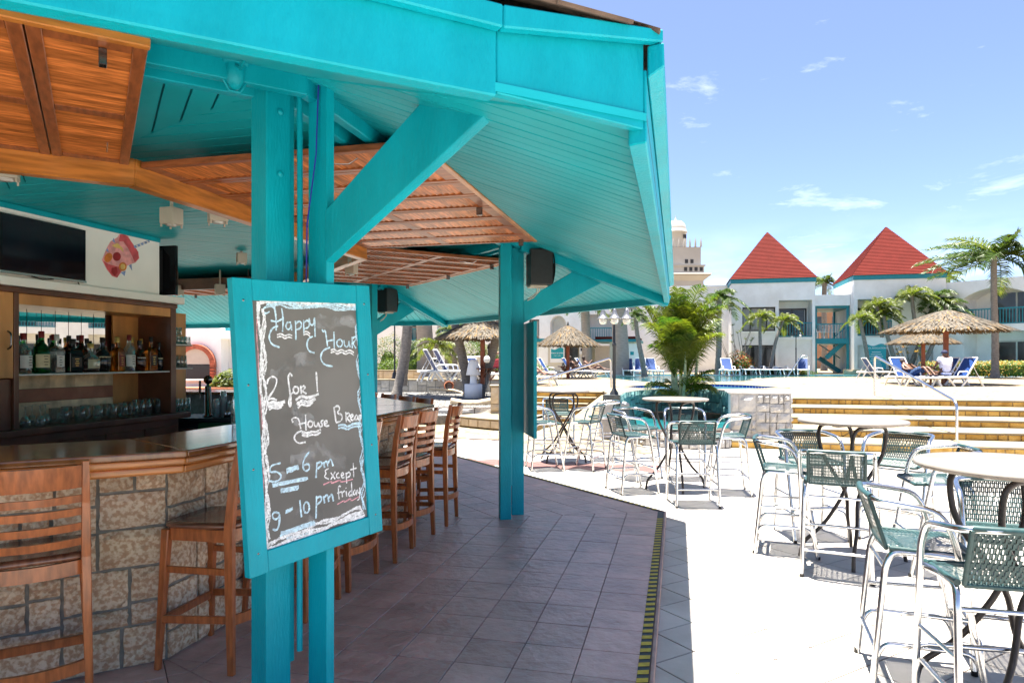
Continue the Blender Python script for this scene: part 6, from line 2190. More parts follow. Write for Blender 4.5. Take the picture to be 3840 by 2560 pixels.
chain_wall('low_wall', [c2w(-9.0, 31.6), c2w(-4.2, 31.6)], DECK, DECK + .38, .3, 'buff_stone', 'yellow_mortar', 'low buff stone wall in front of the green shrubs on the deck', seed=95, mean=.3, cap='tread_stone', asp=1.4)
pc = c2w(.28, 18.6)
pier = chain_wall('stone_pier', [c2w(-.55, 17.6), c2w(.35, 17.6), c2w(.35, 19.6)], 0, .92, .5, 'buff_stone', 'yellow_mortar', 'buff block stone pier at the side of the narrow steps', cat='pier', seed=120, mean=.42, cap='tread_stone')
ys = empty('stone_kerb_step', (*c2w(-1.5, 16.8), 0), 0, 'low curved step faced with rounded yellow stones beside the stool backs', 'step')
kp = cpts([(1695, 17.1), (1760, 16.6), (1840, 16.1), (1960, 15.6), (2010, 15.5)])
loc = ys.location
for i in range(len(kp) - 1):
    a, b = Vector((*kp[i], 0)), Vector((*kp[i + 1], 0)); d = (b - a).normalized(); n = Vector((d.y, -d.x, 0)); L = (b - a).length
    m = MB(); q = [a, b, b - n * 1.8, a - n * 1.8]; m.prism([((p - loc).x, (p - loc).y) for p in q], 0, .205); w = m.build('core', 'yellow_mortar', ys)
    m = MB(); q = [a + n * .03, b + n * .03, b - n * 1.8, a - n * 1.8]; m.prism([((p - loc).x, (p - loc).y) for p in q], .206, .236); m.build('tread', 'tread_stone', ys, bev=.006)
    stones_on_face(w, tuple(a - loc), tuple(d), (0, 0, 1), tuple(n), L, .2, max(2, int(L / .26)), 'buff_stone', 130 + i, gap=.015, proud=.025)
chain_wall('bed_edging', cpts([(1640, 18.2), (1700, 17.9), (1780, 17.8), (1860, 17.9)]), .0, .36, .3, 'white_stone', 'patio_grout', 'pale stone edging at the front of the gravel bed', seed=140, mean=.3, cap=None, asp=1.6)
# coiled timber ring lying on the gravel
lg = MB(); lg.tube([dp(x, y, 21.5) for x, y in ((1690, 1503), (1740, 1512), (1790, 1512), (1840, 1503))], .10, 9)
tag(lg.build('log_edging', 'buff_stone'), 'curved pale log lying on the white gravel', 'log')

palm(gp(1485, 1492, .2), dp(1558, 980, 25.6), .17, .13, 'full', 'leaning ringed grey palm trunk nearest the far column, in the gravel', bend=.03)
palm(gp(1762, 1487, .2), dp(1668, 980, 25.8), .20, .13, 'full', 'ringed grey palm trunk leaning over the terracotta pot and white lantern', bend=.05)
palm(gp(1793, 1489, .2), dp(1935, 980, 25.6), .19, .13, 'full', 'ringed grey palm trunk leaning towards the bikini woman, in the gravel', bend=.03)
palm(gp(1510, 1440, .6), dp(1562, 960, 27), .15, .13, 'full', 'ringed palm trunk close behind the one nearest the far column', bend=.0)
palm(gd(1594, 37), dp(1590, 1090, 37), .48, .42, 'full', 'thick smooth royal palm trunk beside the clipped round hedge', trunk='smooth_trunk', rings=False, bend=0)
palm(gd(1693, 36), dp(1700, 1245, 36), .45, .38, 'small', 'thick brown palm trunk behind the blue loungers', trunk='palm_trunk', bend=0)
palm(gd(1636, 33), dp(1640, 1290, 33), .12, .10, 'bright', 'small bright yellow-green palm in front of the royal palm trunk', scale=1.0, bend=.1)
palm(gd(2087 + 240, 40), dp(2323, 1120, 40), .50, .42, 'full', 'thick pale royal palm trunk right behind the lamp post', trunk='smooth_trunk', rings=False, bend=0)
palm(gd(2200, 43), dp(2196, 1130, 43), .32, .26, 'full', 'slim pale royal palm trunk beside the thatched parasol by the hut', trunk='smooth_trunk', rings=False, bend=0)
palm(gd(2418, 36), dp(2385, 1185, 36), .14, .10, 'full', 'slender leaning palm with drooping crown left of the clump palm', bend=.12, scale=.6)
palm(gd(2690, 43), dp(2700, 1120, 43), .18, .14, 'full', 'dark green palm rising behind the clump palm against the white wall', bend=.05, scale=1.0)
palm(gd(2847, 43), dp(2852, 1190, 43), .12, .08, 'bright', 'palm with yellow-green crown in front of the first tower window', bend=.25, scale=.95)
palm(gd(2885, 43), dp(2938, 1203, 43), .12, .08, 'bright', 'leaning palm with yellow-green crown in front of the first tower balcony', bend=-.15, scale=.95)
palm(gd(3731, 34), dp(3728, 962, 34), .17, .13, 'wind', 'tall palm with windblown crown in front of the arched wing', bend=.03, scale=1.15)
palm(gd(3255, 40), dp(3225, 1195, 40), .13, .09, 'bright', 'thin leaning palm beside the pool rules sign', bend=-.2, scale=.85)
palm(gd(3372, 41), dp(3315, 1185, 41), .15, .09, 'bright', 'leaning yellow-green palm behind the pool rules sign', bend=.1, scale=1.0)
palm(gd(3395, 42), dp(3500, 1130, 42), .16, .12, 'full', 'dark green bushy palm in front of the second tower', bend=.1, scale=1.15)
palm(gd(3385, 43), dp(3400, 1150, 43), .15, .12, 'bright', 'yellowing palm squeezed between the second tower and the dark bushy palm', bend=.05, scale=1.0)
palm(gd(3090, 56), dp(3092, 1060, 56), .22, .18, 'wind', 'windswept palm standing behind the gap between the two towers', bend=.03, scale=.7)
palm(gd(3560, 60), dp(3555, 1040, 60), .22, .18, 'small', 'palm just peeping over the roof edge of the second tower', bend=.03, scale=1.0)

palm(gd(3470, 41.5), dp(3420, 1110, 41.5), .14, .10, 'bright', 'tallest yellow-green palm of the group before the second tower', bend=.1, scale=1.25)
palm(gd(3350, 41.2), dp(3290, 1150, 41.2), .12, .09, 'bright', 'yellow-green palm right above the pool rules sign', bend=.15, scale=1.15)
palm(gd(3440, 41.0), dp(3545, 1150, 41), .13, .10, 'small', 'palm with brown-tipped fronds touching the large thatched parasol', bend=.1, scale=1.0)
shrub('clipped_hedge', gp(1548, 1405, DECK) + Vector((0, 0, 0)), .75, .7, 1.85, 2600, .055, 'hedge_leaf', 'tall clipped rounded green hedge beside the royal palm trunk', 'hedge', box=True, seed=3)
shrub('shrub', gp(1490, 1412, DECK), .95, .6, .75, 2000, .06, 'shrub_leaf', 'bright green shrub behind the low buff wall, nearest the far column', seed=4)
shrub('shrub', gp(1575, 1410, DECK), .9, .6, .9, 2200, .06, 'shrub_leaf', 'bright green shrub behind the low buff wall, beside the cream bin', seed=5)
shrub('shrub', gp(1455, 1405, DECK), .7, .6, 1.9, 1800, .06, 'shrub_leaf', 'tall pale-leaved shrub round the half-hidden lamp post', seed=6, extra='flower_yellow')
shrub('shrub', gp(1790, 1400, DECK), 1.3, .8, 1.75, 2600, .08, 'palm_leaf_bright', 'yellow-green shrub under the wide thatched parasol, behind its pole', seed=7)
shrub('shrub', gp(1880, 1400, DECK), 1.1, .8, 1.7, 2000, .08, 'palm_leaf_bright', 'yellow-green shrub behind the bikini woman', seed=8)
shrub('shrub', gd(2020, 40.2), .9, .5, .6, 900, .06, 'shrub_leaf', 'low green shrub at the foot of the cream pool hut', seed=9)
shrub('flower_hedge', gd(3800, 36.3), 4.2, .8, .75, 4200, .06, 'shrub_leaf', 'yellow-flowered green hedge along the arched wing', 'hedge', box=True, seed=10, extra='flower_yellow', ex=.8)
shrub('flower_bush', gd(2775, 43.4), .8, .6, 1.2, 900, .07, 'shrub_leaf', 'bush with red flowers against the first tower wall', 'bush', seed=12, extra='flower_red', ex=.7)
def twig_bush(base, h, n, lab, matn, seed):
    rg = random.Random(seed); o = empty('leggy_bush', base, 0, lab, 'bush')
    st, lf = MB(), MB()
    for i in range(n):
        a = rg.uniform(0, 6.28); t = Vector((math.cos(a) * h * .32, math.sin(a) * h * .2, h * rg.uniform(.6, 1)))
        st.tube([(0, 0, 0), t * .5 + Vector((rg.uniform(-.1, .1), 0, 0)), t], [.03, .022, .014], 5)
        for _ in range(26):
            d = Vector((rg.uniform(-1, 1), rg.uniform(-1, 1), rg.uniform(-.1, 1))).normalized(); s = Vector((rg.uniform(-1, 1), rg.uniform(-1, 1), 0)) * .02
            lf.add([t - s, t + s, t + d * rg.uniform(.18, .32)], [(0, 1, 2)])
    st.build('stem', 'palm_trunk', o); lf.build('foliage', matn, o)
twig_bush(gd(2760, 43.7), 3.2, 7, 'leggy bush with tufted bare stems left of the first tower window', 'shrub_leaf', 2)
twig_bush(gd(2795, 43.6), 2.7, 6, 'leggy tufted bush right under the first tower window', 'palm_leaf_bright', 3)
twig_bush(gd(3400, 41), 2.0, 9, 'many-stemmed bush with yellow tips between the sign and the small parasol', 'flower_yellow', 5)
twig_bush(gd(3430, 40.6), 1.8, 8, 'many-stemmed leggy bush beside the pole of the small parasol', 'shrub_leaf', 6)
shrub('shrub', gd(2880, 43.3), 2.4, .5, .32, 1600, .06, 'shrub_leaf', 'low green groundcover along the planter in front of the first tower', seed=15)
chain_wall('planter_kerb', [ony(2765, 1395, 46.2)[:2], ony(3018, 1395, 46.2)[:2]], DECK, DECK + .28, .3, 'buff_stone', 'yellow_mortar', 'long low buff stone planter in front of the first tower', seed=150, mean=.3, cap=None, asp=1.6)
chain_wall('planter_kerb', [ony(3165, 1395, 45.6)[:2], ony(3350, 1395, 45.6)[:2]], DECK, DECK + .30, .3, 'buff_stone', 'yellow_mortar', 'low buff stone planter under the pool rules sign', seed=160, mean=.3, cap=None, asp=1.6)
# ================================================================ buildings
def wall_grid(m, origin, ux, n_out, w, z0, z1, holes, depth=.25):
    # facade rectangle with rectangular openings: front faces plus reveals
    origin, ux, n_out = Vector(origin), Vector(ux), Vector(n_out)
    xs = sorted({0, w} | {h[0] for h in holes} | {h[2] for h in holes})
    zs = sorted({z0, z1} | {h[1] for h in holes} | {h[3] for h in holes})
    def P(x, z, d=0): return origin + ux * x + Vector((0, 0, z)) - n_out * d
    for i in range(len(xs) - 1):
        for j in range(len(zs) - 1):
            cx, cz = (xs[i] + xs[i + 1]) / 2, (zs[j] + zs[j + 1]) / 2
            if any(h[0] < cx < h[2] and h[1] < cz < h[3] for h in holes):
                continue
            m.quad(P(xs[i], zs[j]), P(xs[i + 1], zs[j]), P(xs[i + 1], zs[j + 1]), P(xs[i], zs[j + 1]))
    for h in holes:
        d = h[4] if len(h) > 4 else depth
        a, b, c, e = (h[0], h[1]), (h[2], h[1]), (h[2], h[3]), (h[0], h[3])
        for p, q in ((a, b), (b, c), (c, e), (e, a)):
            m.quad(P(*p), P(*q), P(*q, d), P(*p, d))
        m.quad(P(*a, d), P(*b, d), P(*c, d), P(*e, d))

class Facade:
    def __init__(self, o, origin, ux, matn='render_wall'):
        self.o, self.origin, self.ux = o, Vector(origin), Vector(ux).normalized()
        self.n = Vector((self.ux.y, -self.ux.x, 0))
        self.matn = matn
    def P(self, x, z, out=0.0):
        return self.origin + self.ux * x + Vector((0, 0, z)) + self.n * out - self.o.location
    def wall(self, w, z0, z1, holes, depth=.25):
        m = MB(); wall_grid(m, self.origin - self.o.location, self.ux, self.n, w, z0, z1, holes, depth)
        return m.build('wall', self.matn, self.o)
    def slab(self, x0, x1, z0, z1, o0, o1, name, matn, parent=None, bev=0):
        m = MB()
        a, b, c, d = self.P(x0, 0, o0), self.P(x1, 0, o0), self.P(x1, 0, o1), self.P(x0, 0, o1)
        m.hexa([(p.x, p.y, z0 - self.o.location.z * 0 + p.z) for p in (a, b, c, d)] + [(p.x, p.y, z1 + p.z) for p in (a, b, c, d)])
        return m.build(name, matn, parent or self.o, bev)
    def window(self, x0, z0, x1, z1, depth=.25, mull=(.5,), sill=True, curtain=True, fm='dark_frame'):
        f = self.slab(x0 + .0, x1 - .0, z0, z0 + .09, -depth + .002, -depth + .06, 'window', fm)
        self.slab(x0, x1, z1 - .09, z1, -depth + .002, -depth + .06, 'frame', fm, f)
        self.slab(x0, x0 + .09, z0 + .091, z1 - .091, -depth + .002, -depth + .06, 'frame', fm, f)
        self.slab(x1 - .09, x1, z0 + .091, z1 - .091, -depth + .002, -depth + .06, 'frame', fm, f)
        for q in mull:
            xc = x0 + (x1 - x0) * q
            self.slab(xc - .04, xc + .04, z0 + .091, z1 - .091, -depth + .004, -depth + .055, 'mullion', fm, f)
        xs = [x0 + .09] + [x0 + (x1 - x0) * q for q in mull] + [x1 - .09]
        for a, b in zip(xs[:-1], xs[1:]):
            self.slab(a + .04, b - .04, z0 + .1, z1 - .1, -depth + .004, -depth + .02, 'pane', 'curtain' if curtain else 'window_glass', f)
        return f
    def railing(self, x0, x1, z0, h=.95, out=.0, n=None):
        r = self.slab(x0, x1, z0 + h - .07, z0 + h, out - .05, out, 'railing', 'teal_trim')
        self.slab(x0, x1, z0 + .02, z0 + .08, out - .045, out - .005, 'rail', 'teal_trim', r)
        n = n or max(3, int((x1 - x0) / .16))
        m = MB()
        for i in range(n + 1):
            p = self.P(x0 + .03 + (x1 - x0 - .06) * i / n, z0 + .08, out - .025)
            m.box(p.x - .018, p.x + .018, p.y - .018, p.y + .018, p.z, p.z + h - .15)
        m.build('balusters', 'teal_trim', r, kind='stuff')
        return r

def pyramid(o, x0, x1, y0, y1, z0, apex, parent=None):
    loc = o.location
    c = [(x0, y0), (x1, y0), (x1, y1), (x0, y1)]
    ap = Vector(apex)
    courses = 34
    base_r = None
    for s in range(4):
        a, b = Vector((*c[s], z0)), Vector((*c[(s + 1) % 4], z0))
        m = MB()
        for k in range(courses):
            t0, t1 = k / courses, (k + 1.12) / courses
            t1 = min(1, t1)
            nrm = (b - a).cross(ap - a).normalized()
            p0, p1 = a.lerp(ap, t0), b.lerp(ap, t0)
            q0, q1 = a.lerp(ap, t1), b.lerp(ap, t1)
            m.add([p0 + nrm * .028 - loc, p1 + nrm * .028 - loc, q1 + nrm * .0 - loc, q0 + nrm * .0 - loc, p0 - loc, p1 - loc], [(0, 1, 2, 3), (0, 4, 5, 1)])
        ro = m.build('roof', 'red_roof', o)
        base_r = base_r or ro
    return base_r

def tower(name, W, pxl, pxr, depth, pyt, apex_px, apex_py, label, wins):
    a = ony(pxl, 1390, W); b = ony(pxr, 1390, W)
    zt = ony(pxl, pyt, W).z
    w = b.x - a.x
    o = empty(name, (a.x, W, DECK), 0, label, 'building')
    F = Facade(o, (a.x, W, 0), (1, 0, 0))
    holes = []
    for (l, t, r, bt, kind) in wins:
        q0, q1 = ony(l, t, W), ony(r, bt, W)
        holes.append((q0.x - a.x, q1.z, q1.x - a.x, q0.z, 1.5 if kind == 'balcony' else .25, kind))
    F.wall(w, DECK - .02, zt, [h[:5] for h in holes])
    for h in holes:
        x0, z0, x1, z1, d, kind = h
        if kind == 'window':
            F.window(x0, z0, x1, z1, mull=(.25, .74))
            F.slab(x0 - .05, x1 + .05, z0 - .10, z0 - .001, -.02, .07, 'sill', 'white_wall')
        elif kind == 'glass':
            F.window(x0, z0, x1, z1, mull=(.25, .74), curtain=False)
        elif kind == 'balcony':
            F.window(x0 + .1, z0 + .05, x1 - .1, z1 - .45, depth=1.5, mull=(.5,), curtain=False)
            F.railing(x0, x1, z0, .95, out=.0)
        elif kind == 'door':
            F.window(x0 + .1, z0 + .02, x1 - .1, z1 - .3, depth=1.5, mull=(.5,), curtain=False)
    # remaining sides
    S = Facade(o, (a.x, W + depth, 0), (0, -1, 0)); S.n = Vector((-1, 0, 0)); S.wall(depth, DECK - .02, zt, [])
    E = Facade(o, (b.x, W, 0), (0, 1, 0)); E.n = Vector((1, 0, 0)); E.wall(depth, DECK - .02, zt, [])
    Bk = Facade(o, (b.x, W + depth, 0), (-1, 0, 0)); Bk.wall(w, DECK - .02, zt, [])
    F.slab(-.06, w + .06, zt, zt + .28, -depth - .06, .06, 'eave_band', 'teal_trim')
    ap = ony(apex_px, apex_py, W + depth / 2)
    pyramid(o, a.x - .12, b.x + .12, W - .12, W + depth + .12, zt + .282, (a.x + w / 2, W + depth / 2, ap.z))
    return o, F, zt, a, b
t1, F1, zt1, a1_, b1_ = tower('tower_house', 47.5, 2743, 3057, 5.6, 1064, 2880, 870, 'white two-storey tower with red pyramid roof and a teal balcony, beside the clump palm',
    [(2784, 1152, 2908, 1241, 'window'), (2784, 1294, 2908, 1383, 'glass'), (2921, 1126, 3046, 1263, 'balcony'), (2921, 1274, 3046, 1388, 'door')])
t2, F2, zt2, a2_, b2_ = tower('tower_house', 46.8, 3203, 3547, 5.6, 1050, 3327, 850, 'white two-storey tower with red pyramid roof behind the pool rules sign',
    [(3216, 1122, 3345, 1258, 'balcony'), (3216, 1294, 3325, 1380, 'door'), (3400, 1290, 3500, 1372, 'door')])
# teal bridge and stair between the towers
br = empty('stair_bridge', ((b1_.x + a2_.x) / 2, 49.0, DECK), 0, 'teal steel bridge and staircase between the two red-roofed towers', 'stairs')
bx0, bx1 = b1_.x + .02, a2_.x - .02
zf = ony(3100, 1268, 47.5).z
zr = ony(3100, 1145, 47.5).z
Lb = br.location
def bq(m, x0, x1, y0, y1, z0, z1): m.box(x0 - Lb.x, x1 - Lb.x, y0 - Lb.y, y1 - Lb.y, z0 - Lb.z, z1 - Lb.z)
m = MB(); bq(m, bx0, bx1, 47.9, 52, zf - .35, zf); m.build('walkway', 'teal_trim', br)
m = MB(); bq(m, bx0, bx1, 47.7, 52, zr, zr + .7); m.build('canopy', 'render_wall', br)
m = MB(); bq(m, bx0, bx1, 47.9, 52, zr - .15, zr - .001); m.build('canopy_beam', 'teal_trim', br)
for xx in (bx0 + .02, bx1 - .17):
    for yy in (47.92, 51.8):
        m = MB(); bq(m, xx, xx + .15, yy, yy + .15, DECK, zr - .16); m.build('post', 'teal_trim', br)
m = MB(); bq(m, bx0, bx1, 47.86, 47.92, zf + .9, zf + .97); 
k = 11
for i in range(k + 1):
    xx = bx0 + .05 + (bx1 - bx0 - .1) * i / k; bq(m, xx - .015, xx + .015, 47.87, 47.91, zf, zf + .9)
m.build('railing', 'teal_trim', br)
m = MB()
for i in range(15):
    s = i / 14
    xx = bx1 - .2 - (bx1 - bx0 - 1.1) * s
    zz = zf - .2 - (zf - DECK - .3) * s * .55
    bq(m, xx - .14, xx + .14, 48.4, 49.5, zz - .05, zz)
for i in range(15):
    s = i / 14
    xx = bx0 + .7 + (bx1 - bx0 - 1.0) * s
    zz = zf - .2 - (zf - DECK - .3) * (.55 + .45 * s)
    bq(m, xx - .14, xx + .14, 49.6, 50.7, zz - .05, zz)
m.build('treads', 'teal_trim', br)
for x0_, x1_, z0_, z1_, yy in ((bx1 - .1, bx0 + .8, zf - .15, zf - (zf - DECK) * .55, 48.38), (bx0 + .6, bx1 - .2, zf - (zf - DECK) * .55, DECK + .1, 49.56)):
    m = MB(); m.bar(Vector((x0_, yy, z0_)) - Lb, Vector((x1_, yy, z1_)) - Lb, .06, .28); m.build('stringer', 'teal_trim', br)
    m = MB(); m.bar(Vector((x0_, yy, z0_ + .9)) - Lb, Vector((x1_, yy, z1_ + .9)) - Lb, .05, .06); m.build('stair_rail', 'teal_trim', br)
# brick house glimpsed through the bridge
fb = empty('brick_house', (ony(3105, 1200, 75).x, 75, 0), 0, 'distant orange brick house with white sills, seen under the teal bridge', 'building')
MB().box(-3.4, 3.4, 0, 6, 0, 7.6).build('wall', 'far_brick', fb)
MB().box(-3.7, 3.7, -.3, 6.2, 7.6, 8.2).build('cornice', 'white_wall', fb)
for i in range(4):
    MB().box(-2.8 + i * 1.6, -2.0 + i * 1.6, -.04, .02, 4.6, 6.0).build('window', 'window_glass', fb)

# ---- wing on the right, at 45 degrees, with segmental arches
def arch_bay_wall(m, F, x0, x1, z0, z1, openings, depth):
    pass
wa = Vector((b2_.x + .02, 46.9, 0))
dirw = Vector((math.sqrt(.5), -math.sqrt(.5), 0))
rw = empty('arcade_wing', (wa.x, wa.y, DECK), 0, 'long white two-storey wing with arched balconies behind the windblown palm', 'building')
FW = Facade(rw, wa, dirw)
ztop = 1.63 + 300 / FOC * 40
bays = []
bw_, gapw = 3.4, 1.75
x = 1.0
holes = []
zb1 = DECK + 2.95
while x < 24:
    holes.append((x, DECK + .05, x + bw_, DECK + 2.55, 1.6)); holes.append((x, zb1, x + bw_, zb1 + 2.15, 1.6))
    bays.append(x); x += bw_ + gapw
FW.wall(26, DECK - .02, ztop, holes)
for x in bays:
    # arched heads hang below the flat lintel
    seg = 12
    m = MB()
    for q in range(seg):
        t0, t1 = q / seg, (q + 1) / seg
        h0 = .55 * math.sin(math.pi * t0) ** .8; h1 = .55 * math.sin(math.pi * t1) ** .8
        zt_ = zb1 + 2.15
        a, b = x + bw_ * t0, x + bw_ * t1
        P = [FW.P(a, zt_ - .55 + h0, 0), FW.P(b, zt_ - .55 + h1, 0), FW.P(b, zt_ + .0, 0), FW.P(a, zt_ + .0, 0)]
        Q = [p - FW.n * 1.6 for p in P]
        if zt_ - (zt_ - .55 + h0) > .001 or True:
            m.quad(*P); m.quad(P[1], P[0], Q[0], Q[1])
    m.build('arch_head', 'render_wall', rw)
    FW.railing(x, x + bw_, zb1, .95)
    for z_ in (DECK + .05, zb1):
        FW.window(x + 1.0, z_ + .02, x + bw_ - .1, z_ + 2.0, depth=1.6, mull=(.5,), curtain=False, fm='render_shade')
    lx = x + bw_ + gapw / 2
    m = MB(); p = FW.P(lx, DECK + 2.1, .0); m.box(p.x - .08, p.x + .08, p.y - .16, p.y - .0, p.z - .1, p.z + .12); m.build('wall_lamp', 'dark_frame', rw)

# ---- long building on the left behind the pool hut
WL = 50.5
la = ony(980, 1390, WL); lb2 = ony(2760, 1390, WL)
lwz = ony(2640, 1077, WL).z
lo = empty('apartment_wing', (la.x, WL, DECK), 0, 'long white two-storey apartment wing with teal balconies behind the pool', 'building')
FL = Facade(lo, (la.x, WL, 0), (1, 0, 0))
holes = []; spec = []
def lh(l, t, r, b, kind, d):
    q0, q1 = ony(l, t, WL), ony(r, b, WL)
    spec.append((q0.x - la.x, q1.z, q1.x - la.x, q0.z, d, kind))
lh(1984, 1198, 2022, 1272, 'window', .25)
lh(2063, 1183, 2122, 1276, 'arch', 1.4)
lh(2205, 1178, 2294, 1276, 'balcony', 1.6)
lh(2208, 1296, 2286, 1388, 'room', 2.0)
lh(1525, 1214, 1572, 1276, 'balcony', .8)
lh(1640, 1210, 1690, 1276, 'balcony', .8)
lh(1525, 1296, 1572, 1388, 'window', .25)
lh(1984, 1310, 2000, 1388, 'window', .25)
lh(1250, 1214, 1320, 1276, 'balcony', .8)
lh(1100, 1214, 1170, 1276, 'balcony', .8)
lh(2560, 1225, 2668, 1262, 'balcony', .8)
FL.wall(lb2.x - la.x, DECK - .02, lwz, [h[:5] for h in spec])
for x0, z0, x1, z1, d, kind in spec:
    if kind == 'window': FL.window(x0, z0, x1, z1, mull=(.45,), curtain=True)
    if kind == 'balcony':
        FL.railing(x0, x1, z0, .95)
        if d < 1: FL.window(x0 + .1, z0 + .02, x1 - .1, z1 - .1, depth=d, mull=(.5,), curtain=True)
    if kind == 'arch':
        m = MB(); seg = 10
        for q in range(seg):
            t0, t1 = q / seg, (q + 1) / seg
            h0 = .5 * math.sin(math.pi * t0) ** .6; h1 = .5 * math.sin(math.pi * t1) ** .6
            P = [FL.P(x0 + (x1 - x0) * t0, z1 - .5 + h0), FL.P(x0 + (x1 - x0) * t1, z1 - .5 + h1), FL.P(x0 + (x1 - x0) * t1, z1), FL.P(x0 + (x1 - x0) * t0, z1)]
            Q = [p - FL.n * 1.4 for p in P]
            m.quad(*P); m.quad(P[1], P[0], Q[0], Q[1])
        m.build('arch_head', 'render_wall', lo)
FL.slab(0, lb2.x - la.x, lwz, lwz + .12, -9, .08, 'parapet', 'white_wall')
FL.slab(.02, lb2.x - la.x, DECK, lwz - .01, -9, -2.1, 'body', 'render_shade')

# ---- pool hut and kiosk
hp = ony(2005, 1390, 43.0); hp2 = ony(2204, 1390, 43.0)
hut = empty('pool_hut', (hp.x, 43.0, DECK), 0, 'small cream pool hut with teal roof edge and open doors under the parasol', 'hut')
FH = Facade(hut, (hp.x, 43.0, 0), (1, 0, 0), 'cream_wall')
hz = ony(2100, 1282, 43.0).z
def hx(px): return ony(px, 1390, 43.0).x - hp.x
FH.wall(hp2.x - hp.x, DECK - .02, hz, [(hx(2107), DECK, hx(2172), ony(2107, 1293, 43).z, .5)])
FH.slab(-.6, hp2.x - hp.x + .1, hz, hz + .22, -4, .35, 'roof_edge', 'teal_trim')
FH.slab(-.02, hp2.x - hp.x - .02, DECK, hz - .01, -4, -.6, 'body', 'cream_wall')
FH.slab(hx(2020), hx(2055), DECK + .02, ony(2020, 1298, 43).z, .002, .04, 'door', 'white_wall', bev=.01)
FH.window(hx(2108), DECK + .02, hx(2171), ony(2107, 1294, 43).z, depth=.5, mull=(.36, .52), curtain=False)
sg = empty('hut_sign', ony(2090, 1323, 42.93), 0, 'teal pool sign with a wavy top on the cream hut wall', 'sign')
MB().box(-.46, .46, -.02, .0, -.62, .5).build('board', 'sign_white', sg)
m = MB(); P = [(-.40, -.022, -.34)]
pts = [(-.40, -.36), (.40, -.36)] + [(.40 - .8 * i / 10, .28 + .07 * math.sin(i / 10 * 6.28)) for i in range(11)]
m.add([(p[0], -.024, p[1]) for p in pts], [tuple(range(len(pts)))]); m.build('panel', 'sign_teal', sg)
def text(parent, body, loc, size, matn, rot=(R(90), 0, 0), align='CENTER', name='lettering'):
    c = bpy.data.curves.new(name, 'FONT'); c.body = body; c.size = size; c.align_x = align; c.extrude = .002
    t = bpy.data.objects.new('tmp_text', c); COL.objects.link(t)
    dg = bpy.context.evaluated_depsgraph_get(); me = bpy.data.meshes.new_from_object(t.evaluated_get(dg))
    bpy.data.objects.remove(t); bpy.data.curves.remove(c)
    me.materials.clear(); me.materials.append(MATS[matn])
    o = bpy.data.objects.new(name, me); COL.objects.link(o); o.parent = parent; o.location = loc; o.rotation_euler = rot
    return o
text(sg, 'POOL IS OPEN', (0, -.028, -.05), .12, 'sign_white')
text(sg, '8 AM - 10 PM', (0, -.028, -.2), .075, 'sign_white')
gs = ony(2190, 1291, 42.6)
g_ = empty('green_sign', gs, 0, 'pale green hanging sign on the hut roof edge', 'sign'); MB().box(-.42, .42, -.02, .02, -.14, .16).build('board', 'sign_green', g_); text(g_, 'THE GRILLE', (0, -.026, -.05), .13, 'sign_white')
ns = ony(2183, 1310, 42.95); n_ = empty('paper_notice', ns, 0, 'white paper notice with a small dark picture on the hut wall', 'notice'); MB().box(-.18, .18, -.02, 0, -.3, .2).build('sheet', 'sign_white', n_); MB().box(-.1, .1, -.026, -.021, -.1, .08).build('picture', 'cap_navy', n_)
kp0 = ony(2287, 1390, 44.0); kp1 = ony(2380, 1390, 44.0)
ki = empty('restroom_block', (kp0.x, 44.0, DECK), 0, 'low white service block with teal and red roof edge behind the lamp post', 'building')
FK = Facade(ki, (kp0.x, 44.0, 0), (1, 0, 0), 'cream_wall')
kz = ony(2300, 1282, 44).z
FK.wall(kp1.x - kp0.x, DECK - .02, kz, [])
FK.slab(-.02, kp1.x - kp0.x, DECK, kz - .01, -5, -.01, 'body', 'cream_wall')
FK.slab(-1.0, kp1.x - kp0.x + .3, kz, kz + .16, -5, .5, 'roof_edge', 'teal_trim'); FK.slab(-.9, kp1.x - kp0.x + .2, kz + .161, kz + .34, -5, .35, 'roof', 'red_roof')
q0 = ony(2340, 1302, 44).x - kp0.x; FK.slab(q0, q0 + .95, DECK + .02, DECK + 1.95, .003, .04, 'door', 'white_wall', bev=.01)
FK.slab(q0 + .4, q0 + .62, DECK + 1.2, DECK + 1.42, .042, .05, 'door_sign', 'sign_teal')

# ---- hotel tower with dome far away
hD = 230.0
hc = dp(2540, 1090, hD)
ht = empty('hotel_tower', (hc.x, hc.y, 0), YAW, 'far white hotel tower with dome, spire and balconies rising behind the palms', 'building')
def hzz(py): return EYE + (1348 - py) / FOC * hD
def hw_(px): return (px - 2540) / FOC * hD
MB().box(-9, hw_(2620), -6, 6, 0, hzz(1055)).build('shaft', 'hotel_wall', ht)
MB().box(-10, hw_(2646), -7.5, 7.5, hzz(1040), hzz(1034)).build('balcony', 'hotel_wall', ht, bev=.2)
MB().hexa([(-9, -6, hzz(1060)), (hw_(2620), -6, hzz(1060)), (hw_(2620), 6, hzz(1060)), (-9, 6, hzz(1060)), (-10, -7.3, hzz(1041)), (hw_(2643), -7.3, hzz(1041)), (hw_(2643), 7.3, hzz(1041)), (-10, 7.3, hzz(1041))]).build('corbel', 'hotel_wall', ht)
MB().box(-9, hw_(2622), -6, 6, hzz(1033), hzz(1006)).build('storey', 'hotel_wall', ht)
MB().box(-9.3, hw_(2626), -6.4, 6.4, hzz(1007), hzz(1002)).build('balcony', 'hotel_wall', ht)
MB().box(-8, hw_(2613), -5, 5, hzz(1002), hzz(935)).build('crown_storey', 'hotel_wall', ht)
m = MB()
for i in range(9):
    xx = -8 + (hw_(2613) + 8) * i / 8
    m.lathe([(.35, 0), (.3, 1.6), (0, 3.2)], 8, c=(xx, -5, hzz(935)))
